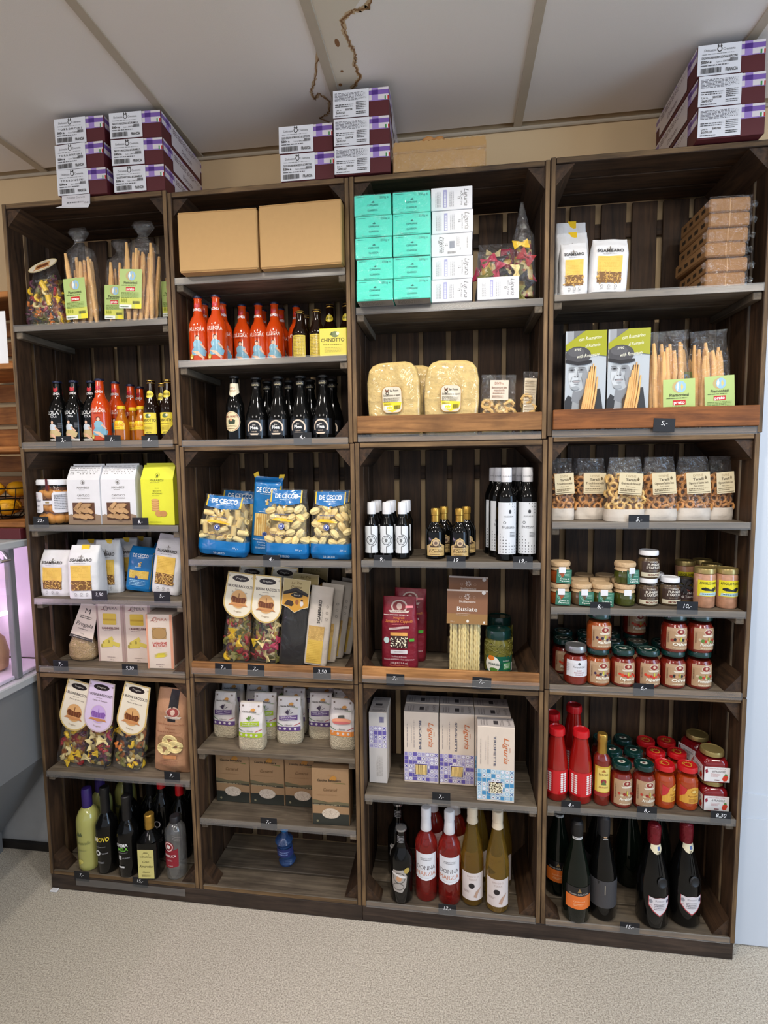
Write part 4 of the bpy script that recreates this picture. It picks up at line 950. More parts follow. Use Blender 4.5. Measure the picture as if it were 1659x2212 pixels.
def spirit(kind):
    if kind == 'limo':
        R, H = .0375, .285; pr = [(R*.9, 0), (R*.98, .006), (R, .02), (R*1.02, H*.55), (R*.98, H*.63), (R*.75, H*.71), (.015, H*.76), (.0135, H*.80)]
        p = Pr(.005); p.poly([(-.020, .128), (-.012, .146), (-.006, .134), (.0, .142), (.004, .128)], (88, 96, 60)); p.text('Limoncello', .002, .098, .013, (110, 116, 70), w=.050, shear=.35); p.lines(-.02, .075, .018, .079, 1, (130, 136, 90), 3); p.ell(-.008, .036, .010, .008, (216, 206, 110), 12); p.ell(-.012, .030, .006, .005, (190, 180, 80), 10)
        return bottle(pr, 'limon', [('wax_capsule', [(.0155, H*.745), (.0165, H*.76), (.0165, H*.97), (.014, H*.99), (.006, H)], 'purple_cap')], [('body_print', p, 'print')], 28)
    if kind in ('limovo', 'crema', 'plain'):
        R, H = .0355, .295 if kind == 'limovo' else .275; pr = [(R*.9, 0), (R, .006), (R, H*.52), (R*.95, H*.58), (R*.6, H*.66), (.0145, H*.70), (.0135, H*.75)]
        p = Pr(.005)
        if kind == 'limovo': p.text('LIMOVO', .0, .118, .016, (236, 206, 60), w=.058, bold=.03); p.text('LIM', -.0205, .118, .016, (236, 236, 236), w=.024, bold=.03); p.lines(-.016, .098, .02, .101, 1, (150, 150, 150), 3); p.ring(-.010, .078, .0095, .0095, .004, (236, 236, 236)); p.text('russo', .012, .074, .007, (170, 170, 174), w=.024, shear=.3); p.lines(-.012, .040, .012, .048, 2, (150, 150, 154), 5)
        if kind == 'crema': p.text('CREMA', -.002, .112, .011, (236, 236, 236), w=.042, bold=.03); p.text('MELA', .002, .098, .011, (120, 200, 70), w=.034, bold=.03); p.lines(-.016, .090, .02, .093, 1, (150, 150, 150), 3); p.rrect(-.013, .066, -.003, .082, .003, (206, 206, 206)); p.text('russo', .012, .070, .007, (170, 170, 174), w=.024, shear=.3); p.rect(-.014, .038, .006, .044, (220, 220, 220))
        return bottle(pr, 'black_glass', [('capsule', [(.0150, H*.68), (.0158, H*.70), (.0150, H*.90), (.0162, H*.91), (.016, H*.99), (.013, H)], 'black_cap')], [('body_print', p, 'gprint')] if kind != 'plain' else [], 26)
    if kind == 'amaretto':
        R, H = .037, .212; pr = [(R*.93, 0), (R, .004), (R, H*.56), (R*.97, H*.60), (R*.55, H*.70), (.013, H*.74), (.013, H*.79)]
        o = [P('glass_body', G().lathe(pr[:4], 28, sq=5).lathe([(R*.97, H*.60), (R*.72, H*.665), (.014, H*.735), (.013, H*.79)], 28).mesh('glass_body', 'black_glass', True, 35)),
             P('screw_cap', G().lathe([(.0155, H*.765), (.016, H*.77), (.0155, H*.82), (.0162, H*.825), (.0158, H*.87), (.0162, H*.875), (.0158, H*.92), (.016, H*.985), (.013, H)], 24).mesh('screw_cap', 'gold', True, 35))]
        p = Pr(); p.rect(-.027, .006, .027, .108, (216, 206, 130)); p.ring(0, .090, .012, .008, .001, (90, 80, 40)); p.text('Dal', 0, .095, .006, (70, 56, 30), w=.012); p.text('Casalese', 0, .080, .007, (90, 80, 40), w=.040); p.text('Gran', 0, .062, .008, (60, 50, 26), w=.022, shear=.3); p.text('Amaretto', 0, .045, .010, (60, 50, 26), w=.046, shear=.3); p.text('Classico', 0, .026, .006, (90, 76, 40), w=.024, shear=.3); p.lines(-.016, .012, .016, .020, 2, (120, 106, 60), 3)
        o.append(P('label', p.mesh('label', lambda a, b, k: (a, -R-.0006-k, b)))); return o
    if kind == 'sambuca':
        R, H = .0335, .208; pr = [(R*.92, 0), (R, .005), (R, H*.72), (R*.94, H*.80), (R*.6, H*.88), (.016, H*.90), (.015, H*.93)]
        p = Pr(.005); p.poly([(-.032, .040), (.026, .048), (.026, .110), (-.032, .096)], (140, 30, 44)); p.ell(-.006, .118, .0185, .0185, (140, 36, 44), 20); p.ring(-.006, .118, .016, .016, .003, (230, 200, 196)); p.ell(-.006, .118, .007, .007, (236, 226, 222), 12); p.text('SAMBUCA', -.003, .082, .0085, (236, 224, 220), w=.044, bold=.02); p.text('EXTRA', -.002, .068, .005, (220, 190, 190), w=.018); p.text('russo', 0, .05, .005, (220, 190, 190), w=.016)
        return bottle(pr, 'clear_glass', [('cap', [(.017, H*.90), (.0175, H*.91), (.0165, H*.98), (.014, H), (.001, H)], 'grey_foil')], [('label', p, 'print')], 26)
    if kind == 'redcap':
        R, H = .037, .30; pr = [(R*.9, 0), (R, .005), (R, H*.58), (R*.92, H*.66), (R*.5, H*.74), (.0145, H*.78), (.0135, H*.84)]
        p = Pr(.005); p.ring(0, .13, .012, .012, .003, (200, 190, 190)); p.lines(-.02, .08, .02, .10, 3, (150, 140, 140), 4)
        return bottle(pr, 'black_glass', [('screw_cap', [(.0150, H*.82), (.0158, H*.83), (.0152, H*.88), (.0158, H*.885), (.0152, H*.93), (.0156, H*.985), (.013, H)], 'red_cap')], [('body_print', p, 'gprint')], 26)
def wine_prof(R, H, k=0): # bordeaux, hock, sparkling
    if k == 0: return [(R*.9, 0), (R, .006), (R, H*.58), (R*.96, H*.63), (R*.72, H*.69), (R*.48, H*.73), (.0145, H*.78), (.0135, H*.90), (.0148, H*.905), (.0148, H*.99)]
    if k == 1: return [(R*.9, 0), (R, .006), (R, H*.42), (R*.94, H*.52), (R*.74, H*.65), (R*.52, H*.76), (.0145, H*.86), (.0138, H*.94), (.0145, H*.99)]
    return [(R*.88, 0), (R, .008), (R, H*.38), (R*.95, H*.47), (R*.70, H*.62), (R*.48, H*.74), (.016, H*.82), (.0155, H*.88), (.017, H*.90), (.0165, H*.97), (.012, H*.98)]
def capsule(H, z0, r0, r1, step=True): return [(r0, z0), (r0+.0006, z0+.001), (r1, H*.895), (r1+.0012, H*.90), (r1+.0012, H*.99), (r1*.9, H), (.001, H*1.0005)]
def wine(kind):
    if kind == 'rose':
        R, H = .0355, .296; pr = wine_prof(R, H); p = Pr(.005)
        p.rect(-.0365, .082, .0365, .163, (226, 228, 234)); p.text('DONNA', 0, .110, .014, (70, 56, 60), w=.062); p.text('MARZIA', 0, .090, .014, (198, 120, 80), w=.064); p.lines(-.018, .140, .022, .150, 2, (150, 150, 156), 3); p.poly([(-.0365, .082), (.0365, .082), (.03, .0785), (0, .0735), (-.03, .0785)], (226, 228, 234))
        return bottle(pr, 'rose_wine', [('capsule', capsule(H, H*.755, .0172, .0150), 'white_cap')], [('label', p, 'print')], 28)
    if kind == 'white':
        R, H = .0365, .312; pr = wine_prof(R, H, 1); p = Pr(.005)
        p.rect(-.0375, .022, .0375, .112, (218, 208, 206)); p.ell(-.004, .070, .0095, .009, (40, 34, 36), 18); p.text('BIANCO DI', 0, .098, .0055, (186, 166, 160), w=.036); p.text('TERRA', 0, .088, .006, (190, 172, 166), w=.026); p.poly([(.002, .034), (.012, .030), (.016, .044), (.028, .066), (.010, .052)], (186, 152, 132)); p.lines(-.03, .046, -.006, .054, 2, (176, 160, 156), 4)
        return bottle(pr, 'white_wine', [('capsule', capsule(H, H*.83, .0172, .0152), 'cream_cap')], [('label', p, 'print')], 28)
    if kind == 'dark_ale':
        R, H = .0365, .238; pr = [(R*.9, 0), (R, .006), (R, H*.55), (R*.95, H*.61), (R*.55, H*.72), (.0165, H*.78), (.0150, H*.93), (.0158, H*.94), (.0158, H*.985)]
        p = Pr(.005); p.poly([(-.024, .112), (.010, .116), (.022, .092), (.018, .060), (.006, .040), (-.022, .042), (-.030, .074)], (170, 164, 158)); p.ring(-.004, .088, .020, .018, .002, (60, 56, 52)); p.ell(-.004, .086, .009, .009, (200, 150, 110), 12); p.poly([(-.028, .106), (.016, .094), (.016, .087), (-.028, .099)], (226, 222, 220)); p.ring(-.006, .060, .018, .012, .002, (90, 86, 82)); p.ell(.021, .112, .0095, .0095, (180, 156, 80), 14)
        f = Pr(.004); f.lines(-.012, H*.80, .012, H*.90, 5, (150, 150, 154), 6)
        return bottle(pr, 'black_glass', [('crown_cap', crown(.0160, H*.975), 'silver')], [('label', p, 'gprint'), ('neck_label', f, 'gprint')], 28)
    if kind == 'orange':
        R, H = .0415, .306; pr = wine_prof(R, H, 2); p = Pr(.005)
        p.rect(-.041, .050, .041, .092, (228, 116, 44)); p.rect(-.041, .092, .041, .120, (24, 22, 24)); p.poly([(-.006, .104), (.006, .104), (0, .116)], (150, 120, 70)); p.text('Gemin della Corte', 0, .095, .006, (190, 184, 176), w=.058, bold=.01); p.text('Lambrusco', 0, .072, .006, (246, 196, 150), w=.034, shear=.3); p.lines(-.016, .060, .016, .068, 2, (246, 190, 140), 4)
        f = Pr(.004); f.rect(-.0175, H*.825, .0175, H*.85, (206, 206, 206)); f.lines(-.012, H*.83, .012, H*.846, 1, (90, 90, 90), 3)
        return bottle(pr, 'green_glass', [('foil', [(.0168, H*.85), (.0180, H*.86), (.0185, H*.93), (.0175, H*.98), (.012, H)], 'black_cap')], [('label', p, 'gprint'), ('neck_band', f, 'gprint')], 28)
    if kind == 'grey':
        R, H = .0405, .316; pr = wine_prof(R, H, 2); p = Pr(.005); p.rect(-.060, .045, .060, .130, (66, 65, 68)); p.rect(-.004, .088, -.002, .118, (170, 160, 140)); p.poly([(-.022, .118), (-.018, .128), (-.026, .128)], (30, 30, 30))
        f = Pr(.004); f.rect(-.004, H*.80, .006, H*.825, (170, 140, 110)); f.rect(-.006, H*.785, .008, H*.79, (190, 190, 190))
        return bottle(pr, 'black_glass', [('foil', [(.0162, H*.80), (.0178, H*.82), (.0185, H*.93), (.0175, H*.98), (.012, H)], 'grey_foil')], [('label', p, 'print'), ('neck_mark', f, 'gprint')], 28)
    if kind == 'redfoil':
        R, H = .0450, .306; pr = wine_prof(R, H, 2); p = Pr(.005)
        sh = lambda k: [(-.032*k, .098+.006*k), (-.015*k, .098+.003*k), (0, .098+.006*k), (.015*k, .098+.003*k), (.032*k, .098+.006*k), (.032*k, .098-.022*k), (.018*k, .098-.040*k), (0, .098-.054*k), (-.018*k, .098-.040*k), (-.032*k, .098-.022*k)]
        p.poly(sh(1.0), (176, 70, 76)); p.poly(sh(.93), (222, 216, 220)); p.text('Rosso', 0, .090, .007, (140, 132, 140), w=.026); p.lines(-.016, .064, .016, .084, 4, (130, 124, 132), 4); p.ell(.025, .090, .005, .006, (90, 92, 110), 10); p.ell(-.025, .090, .005, .006, (150, 150, 160), 10)
        f = Pr(.004); f.poly([(-.018, H*.815), (-.018, H*.77), (-.008, H*.735), (0, H*.725), (.008, H*.735), (.018, H*.77), (.018, H*.815)], (226, 216, 186)); f.rect(.001, H*.76, .009, H*.795, (90, 110, 160))
        o = bottle(pr, 'black_glass', [('foil', [(.0162, H*.80), (.0178, H*.815), (.0185, H*.90), (.0188, H*.94), (.0178, H*.98), (.012, H)], 'red_foil')], [('label', p, 'print'), ('neck_label', f, 'print')], 28)
        fn = cyl_map(pr, R); o.append(P('wax_seal', G().lathe([(.0150, 0), (.0155, .002), (.012, .004), (.010, .003), (.001, .003)], 20).mesh('wax_seal', 'black_cap', True, 35), fn(.006, .148, 0), (radians(76), 0, .15)))
        o.append(P('cord', G().tube([fn(.002, .230, .001), fn(.000, .20, .001), fn(.001, .165, .001)], .0009, 5).tube([fn(.010, .230, .001), fn(.011, .20, .001), fn(.012, .165, .001)], .0009, 5).mesh('cord', 'black_cap', True))); return o
# --- jars
def jar_prof(R, H): return [(R*.88, 0), (R*.97, .003), (R, .008), (R, H*.70), (R*.97, H*.76), (R*.84, H*.83), (R*.82, H*.86)]
def lid(R, z, h): return [(R*.96, z), (R, z+.001), (R, z+h*.75), (R*.95, z+h), (R*.86, z+h*1.02), (R*.80, z+h*.92), (.001, z+h*.92)]
def jar(R, H, mat, lidmat, label, lh=.014, lp=None, prof=None, rot=0, lr=None):
    pr = prof or jar_prof(R, H-lh*.8); zl = H-lh
    o = [P('glass_jar', G().lathe(pr, 26).mesh('glass_jar', mat, True, 35)), P('lid', G().lathe(lid(lr or R*.90, zl, lh), 26).mesh('lid', lidmat, True, 35))]
    if label: o.append(P('label', label.mesh('label', cyl_map(pr, R), eps=.00012, mat='gprint')))
    if lp: o[1]['ch'].append(P('lid_emblem', lp.mesh('lid_emblem', lambda x, y, k: (x, y, zl+lh*.94+k))))
    return o
def rust_label(word, cols, top, bot, w=.06):
    p = Pr(.005); p.rect(-w/2, bot, w/2, top, (178, 146, 114)); cx = w*.12; H = top-bot
    p.ell(cx, top-.011, .013, .009, (206, 190, 168), 16); p.ell(cx, top-.011, .0105, .0072, (140, 50, 44), 16); p.ell(cx, top-.010, .004, .004, (214, 186, 160), 8)
    p.poly([(cx-.017, top-.019), (cx+.017, top-.019), (cx+.013, top-.024), (cx-.013, top-.024)], (222, 210, 190))
    r = random.Random(len(word)*7)
    for k in range(7):
        x = cx-.022+k*.007; p.ell(x, bot+H*.42+r.uniform(-.003, .004), r.uniform(.003, .005), r.uniform(.003, .005), cols[k % len(cols)], 10)
    p.rect(cx-.0018, bot+H*.40, cx+.0018, bot+H*.58, (196, 190, 70))
    p.text(word, cx-.001, bot+H*.20, .0085, (240, 234, 216), w=.040, bold=.03, shear=.15); p.lines(-w*.46, bot+.02, -w*.36, top-.01, 1, (130, 100, 76), 3, rot=True); p.lines(cx-.02, bot+.003, cx+.018, bot+.007, 1, (220, 206, 180), 6)
    return p
def emblem_lid(gold=False):
    p = Pr()
    if gold: p.ring(0, -.002, .011, .011, .0022, (214, 168, 60)); [p.poly([(.012*cos(a), -.002+.012*sin(a)), (.017*cos(a+.12), -.002+.017*sin(a+.12)), (.012*cos(a+.3), -.002+.012*sin(a+.3))], (214, 168, 60)) for a in (.3, .8, 1.3, 1.8, 2.3, 2.8)]
    else: p.ring(0, 0, .0235, .0235, .0008, (196, 200, 190)); p.ell(0, -.001, .010, .007, (206, 204, 190), 14); p.ell(0, 0, .005, .005, (90, 60, 56), 10); p.poly([(-.012, -.004), (-.008, .006), (-.004, .002)], (206, 204, 190)); p.poly([(.012, -.004), (.008, .006), (.004, .002)], (206, 204, 190))
    return p
def sauce(kind, gap=False):
    H, R = (.1055, .034) if kind != 'arr' else (.130, .031)
    c = {'nor': ('Alla Norma', 'sauce_orange', [(60, 40, 70), (150, 60, 40), (50, 46, 60), (214, 206, 180)]), 'pep': ('Peperoni', 'sauce_red', [(206, 60, 40), (214, 80, 50), (190, 40, 36)]), 'oli': ('Olive', 'sauce_red', [(150, 60, 44), (44, 40, 44), (196, 150, 110)]),
         'pom': ('Pomodoro', 'sauce_red', [(196, 180, 150), (90, 130, 60), (190, 60, 44)]), 'arr': ('Arrabbiata', 'sauce_red', [(186, 60, 44), (206, 190, 150), (150, 40, 36)])}[kind]
    return jar(R, H, c[1], 'green_lid', rust_label(c[0], c[2], H*.68, H*.09, .060), .015, emblem_lid())
def hot_sauce():
    R, H = .030, .128; p = Pr(.005); p.poly([(-.030, .024), (.030, .024), (.031, .058), (.022, .070), (.008, .074), (-.012, .066), (-.030, .070)], (216, 160, 60)); p.poly([(-.031, .040), (-.016, .050), (-.010, .066), (-.030, .076)], (190, 44, 50)); p.ring(.008, .060, .010, .007, .0012, (170, 120, 50)); p.ell(.008, .060, .006, .004, (226, 196, 120), 10); p.text('Peperonata', .006, .044, .005, (140, 70, 30), w=.030, shear=.2); p.lines(-.006, .028, .022, .040, 3, (170, 110, 50), 4)
    return jar(R, H, 'sauce_amber', 'red_cap', p, .016, emblem_lid(True))
def passata():
    R, H = .0335, .222; pr = [(R*.9, 0), (R, .005), (R, H*.48), (R*.97, H*.54), (R*.74, H*.74), (R*.62, H*.86), (R*.60, H*.90)]
    p = Pr(.005); p.rect(-.052, .024, .052, .098, (198, 26, 34)); r = random.Random(4)
    for cx in (-.028, .018):
        for col in range(2):
            for k in range(9): p.rrect(cx-.009+col*.011, .030+k*.0068, cx-.009+col*.011+.0085, .030+k*.0068+.0056, .0022, (236, 226, 226), 2, k+col > 0)
    return bottle(pr, 'tomato', [('lid', [(R*.66, H*.89), (R*.72, H*.90), (R*.73, H*.95), (R*.68, H*.985), (R*.60, H*.99), (R*.55, H*.975), (.001, H*.97)], 'red_cap')], [('label', p, 'gprint')], 28)
def small_bottle():
    R, H = .0235, .214; pr = [(R*.92, 0), (R, .004), (R, H*.62), (R*.95, H*.66), (R*.60, H*.72), (.0115, H*.75)]
    p = Pr(.004); p.rect(-.026, .030, .026, .122, (206, 172, 60)); p.rect(-.018, .044, .018, .116, (230, 206, 110)); p.rect(-.026, .030, .026, .042, (150, 40, 40)); p.text('PATOSIO', 0, .094, .0065, (120, 80, 40), w=.026, bold=.02); p.ell(0, .076, .008, .008, (150, 50, 60), 12); p.poly([(-.008, .066), (.008, .066), (0, .080)], (90, 110, 60)); p.text('ARANCIO', 0, .056, .005, (140, 60, 40), w=.026); p.poly([(-.006, .106), (0, .114), (.006, .106)], (170, 110, 50))
    return bottle(pr, 'sauce_red', [('capsule', [(.0135, H*.72), (.0140, H*.74), (.0130, H*.87), (.0142, H*.88), (.0142, H*.985), (.012, H)], 'gold')], [('label', p, 'gprint')], 22)
def jam():
    R, H = .036, .088; pr = [(R*.90, 0), (R, .004), (R, H*.60), (R*.95, H*.70), (R*.80, H*.78)]
    o = [P('glass_jar', G().lathe(pr, 28, sq=5).mesh('glass_jar', 'jam', True, 40)), P('lid', G().lathe(lid(R*.86, H-.014, .014), 26).mesh('lid', 'gold_lid', True, 35))]
    p = Pr(); w = .034; p.rect(-w, .006, w, .050, (226, 222, 220)); p.text('CONFETTURA EXTRA', -.002, .043, .0042, (176, 110, 120), w=.050); p.text('di FRAGOLE', .004, .034, .006, (110, 100, 100), w=.036, bold=.02); p.lines(-.016, .020, .010, .031, 3, (196, 150, 150), 3); p.poly([(.018, .008), (.026, .010), (.030, .022), (.025, .028), (.017, .024), (.014, .015)], (206, 60, 36)); p.poly([(.019, .026), (.028, .026), (.026, .031), (.021, .031)], (90, 130, 60)); p.poly([(-.030, .030), (-.024, .034), (-.026, .044), (-.032, .040)], (150, 40, 60)); p.lines(-.006, .008, .010, .014, 1, (120, 40, 50), 5)
    for k, (ry, fn) in enumerate(((0, lambda a, b, q: (a, -R-.0006-q, b)), (1, lambda a, b, q: (-R-.0006-q, -a, b)))): o.append(P('label', p.mesh('label', fn)))
    return o
def pesto_jar(mat, tag=True, lean=0):
    R, H = .0290, .0635; pr = [(R*.80, 0), (R*.95, .004), (R, H*.3), (R*.98, H*.5), (R*.82, H*.66), (R*.80, H*.72)]
    o = [P('glass_jar', G().lathe(pr, 24).mesh('glass_jar', mat, True, 35)), P('paper_cover', G().lathe([(R*.84, H*.60), (R*.98, H*.62), (R*.88, H*.74), (R*1.0, H*.80), (R*1.02, H*.92), (R*.95, H*.99), (.001, H)], 24).mesh('paper_cover', 'kraft_cap', True, 35)),
         P('seal_strip', G().box(-.010, .010, -R*1.03, -R*.99, H*.50, H*.78, c=.0005).mesh('seal_strip', 'white_cap'))]
    if tag:
        p = Pr(); p.rect(-.021, 0, .021, .040, (44, 104, 84)); p.ring(-.009, .026, .0085, .0095, .001, (150, 190, 170)); p.ell(-.009, .026, .006, .007, (90, 140, 120), 12); p.lines(.002, .020, .018, .036, 4, (130, 176, 156), 3); p.text('Crema di', .002, .011, .0042, (226, 236, 226), w=.026, bold=.02); p.text('Peperoni' if mat != 'pesto' else 'Liguria', .002, .005, .0042, (226, 236, 226), w=.028, bold=.02)
        o.append(P('paper_tag', G().box(-.021, .021, 0, .0006, 0, .040, c=.0002).mesh('paper_tag', 'green_lid'), (.004, -R*1.06, H*.04), (radians(-8), radians(4), 0), [P('tag_print', p.mesh('tag_print'))]))
    return o
def truffle_jar():
    R, H = .0290, .080; p = Pr(.004); p.rect(-.030, .010, .030, .056, (66, 50, 42)); p.rect(-.030, .006, .030, .018, (214, 206, 180)); p.text('CREMA DI', .004, .047, .0045, (220, 210, 196), w=.022); p.text('FUNGHI', .004, .038, .007, (236, 228, 214), w=.034, bold=.02); p.text('E TARTUFO', .004, .029, .007, (236, 228, 214), w=.040, bold=.02); p.lines(-.01, .021, .02, .026, 2, (140, 126, 110), 4); p.text('MONTALI', .006, .009, .006, (110, 50, 40), w=.036, bold=.02)
    return jar(R, H, 'truffle', 'white_cap', p, .014)
def tuna_jar():
    R, H = .0275, .112; pr = [(R*.9, 0), (R, .004), (R, H*.80), (R*.96, H*.86)]
    p = Pr(.004); p.rect(-.030, .034, .030, .080, (226, 214, 40)); p.text('ANGELO PARODI', .002, .068, .0075, (50, 48, 30), w=.054, bold=.02); p.poly([(-.018, .056), (-.010, .060), (.004, .054), (.018, .062), (.024, .056), (.014, .048), (0, .050), (-.012, .050)], (44, 48, 46)); p.ell(-.014, .055, .006, .004, (30, 34, 34), 10); p.poly([(-.024, .036), (.024, .036), (.026, .046), (-.022, .044)], (176, 206, 214)); p.lines(-.018, .038, .02, .043, 1, (90, 120, 140), 3)
    return jar(R, H, 'tuna', 'gold_lid', p, .015, prof=pr, lr=R*1.0)
def pate_jar():
    R, H = .0265, .072; p = Pr(.004); p.rect(-.028, .012, .028, .044, (70, 54, 54)); p.text('Patè', .002, .028, .008, (236, 232, 230), w=.024); p.text('di Tonno', .002, .017, .0075, (236, 232, 230), w=.034); p.ell(.002, .040, .006, .003, (150, 80, 70), 10)
    o = jar(R, H, 'truffle', 'grey_foil', p, .014); g = G()
    for a in range(6): g.prism([(0, 0), (.018, .006), (.024, .0), (.016, -.006)], -.001, .001, T=Matrix.Rotation(a*1.05+.3, 4, 'Y'))
    o.append(P('fabric_bow', g.mesh('fabric_bow', 'grey_foil'), (-.010, -R-.004, H*.72))); return o
def sugo_jar():
    R, H = .0335, .112; p = Pr(.005); p.rect(-.033, .026, .033, .074, (216, 216, 222)); p.ell(.004, .064, .004, .004, (70, 72, 76), 10); p.text('Terra di Lido', .004, .052, .006, (90, 90, 96), w=.034, shear=.35); p.text('SUGO', .004, .042, .004, (170, 80, 80), w=.014); p.text('PARMIGIANO', .004, .036, .004, (170, 80, 80), w=.028); p.text('E OLIVE', .004, .030, .004, (170, 80, 80), w=.020); p.lines(-.032, .040, -.022, .066, 5, (180, 180, 186), 2)
    return jar(R, H, 'sauce_red', 'silver', p, .018)
def greens_jar():
    R, H = .0440, .132; pr = [(R*.88, 0), (R, .006), (R, H*.62), (R*.96, H*.72), (R*.80, H*.80), (R*.78, H*.86)]
    p = Pr(.005); p.rect(-.046, .006, .046, .056, (26, 92, 72)); p.ell(-.026, .030, .024, .026, (236, 234, 224), 18); p.ell(-.030, .050, .011, .008, (222, 120, 40), 14); p.text('FRIARIELLI', -.018, .027, .008, (26, 66, 60), w=.040, bold=.02); p.ell(-.022, .014, .013, .006, (80, 130, 50), 12); p.text('IN OLIO', .018, .040, .0045, (220, 230, 220), w=.022); p.rect(.008, .014, .034, .036, (70, 150, 80)); p.lines(.01, .018, .032, .034, 4, (220, 230, 220), 3); p.bars(.037, .008, .046, .034, (236, 236, 236), 3)
    o = jar(R, H, 'greens', 'green_lid', p, .026, prof=pr, lr=R*.90)
    r = random.Random(3); g = G()
    for k in range(60):
        a = r.uniform(-1.5, 1.5); z = r.uniform(.058, .100); rr = R*.995; g.tube([(rr*sin(a+t*.12), -rr*cos(a+t*.12), z+r.uniform(-.008, .008)) for t in range(3)], .0016, 5)
    o.append(P('pickled_stems', g.mesh('pickled_stems', 'pasta_green', True), kind='stuff')); return o
def baba_jar():
    R, H = .0550, .148; pr = [(R*.86, 0), (R*.97, .006), (R, .014), (R, H*.72), (R*.94, H*.80), (R*.88, H*.84), (R*.88, H*.88)]
    o = [P('glass_jar', G().lathe(pr, 32).mesh('glass_jar', 'glass', True, 40)), P('syrup', G().lathe([(r*.70, z+.004) for r, z in pr[:5]], 24).mesh('syrup', 'baba_syrup', True)), P('lid', G().lathe(lid(R*.99, H-.018, .018), 32).mesh('lid', 'white_cap', True, 35))]
    r = random.Random(8)
    for j, z in enumerate((.022, .058, .098)):
        for k in range(9):
            a = 2*pi*(k+.5*(j % 2))/9; m = G().ball((0, 0, 0), .0205, 12, 8, sz=.85).mesh('sponge_cake', 'sponge', True) if (j, k) == (0, 0) else m
            o.append(P('sponge_cake', m, (R*.62*cos(a), R*.62*sin(a), z+r.uniform(-.003, .003)), (r.uniform(-.5, .5), r.uniform(-.5, .5), 0)))
    p = Pr(.005)
    for cx, w in ((-.030, .028), (.052, .026)):
        p.rrect(cx-w, .040, cx+w, .108, .010, (226, 224, 230))
    p.rect(-.004, .068, .028, .080, (222, 220, 226)); p.rrect(.006, .071, .018, .077, .002, (150, 130, 90))
    p.poly([(-.034, .097), (-.026, .097), (-.030, .105)], (150, 50, 44)); p.text('BABÀ', -.030, .091, .003, (150, 60, 50), w=.014); p.text('Baba', -.030, .076, .011, (110, 106, 116), w=.040, shear=.4); p.text('al Rum', -.032, .060, .008, (110, 106, 116), w=.030, shear=.4); p.lines(-.046, .047, -.014, .051, 1, (150, 150, 156), 3)
    p.lines(.032, .050, .072, .100, 9, (120, 122, 130), 4); p.rect(.012, .112, .020, .130, (150, 60, 40))
    o.append(P('label', p.mesh('label', cyl_map(pr, R), eps=.00012))); o.append(P('seal_strip', G().box(.010, .019, -R*1.02, -R*1.0, .112, .150, c=.0005).mesh('seal_strip', 'maroon'))); return o
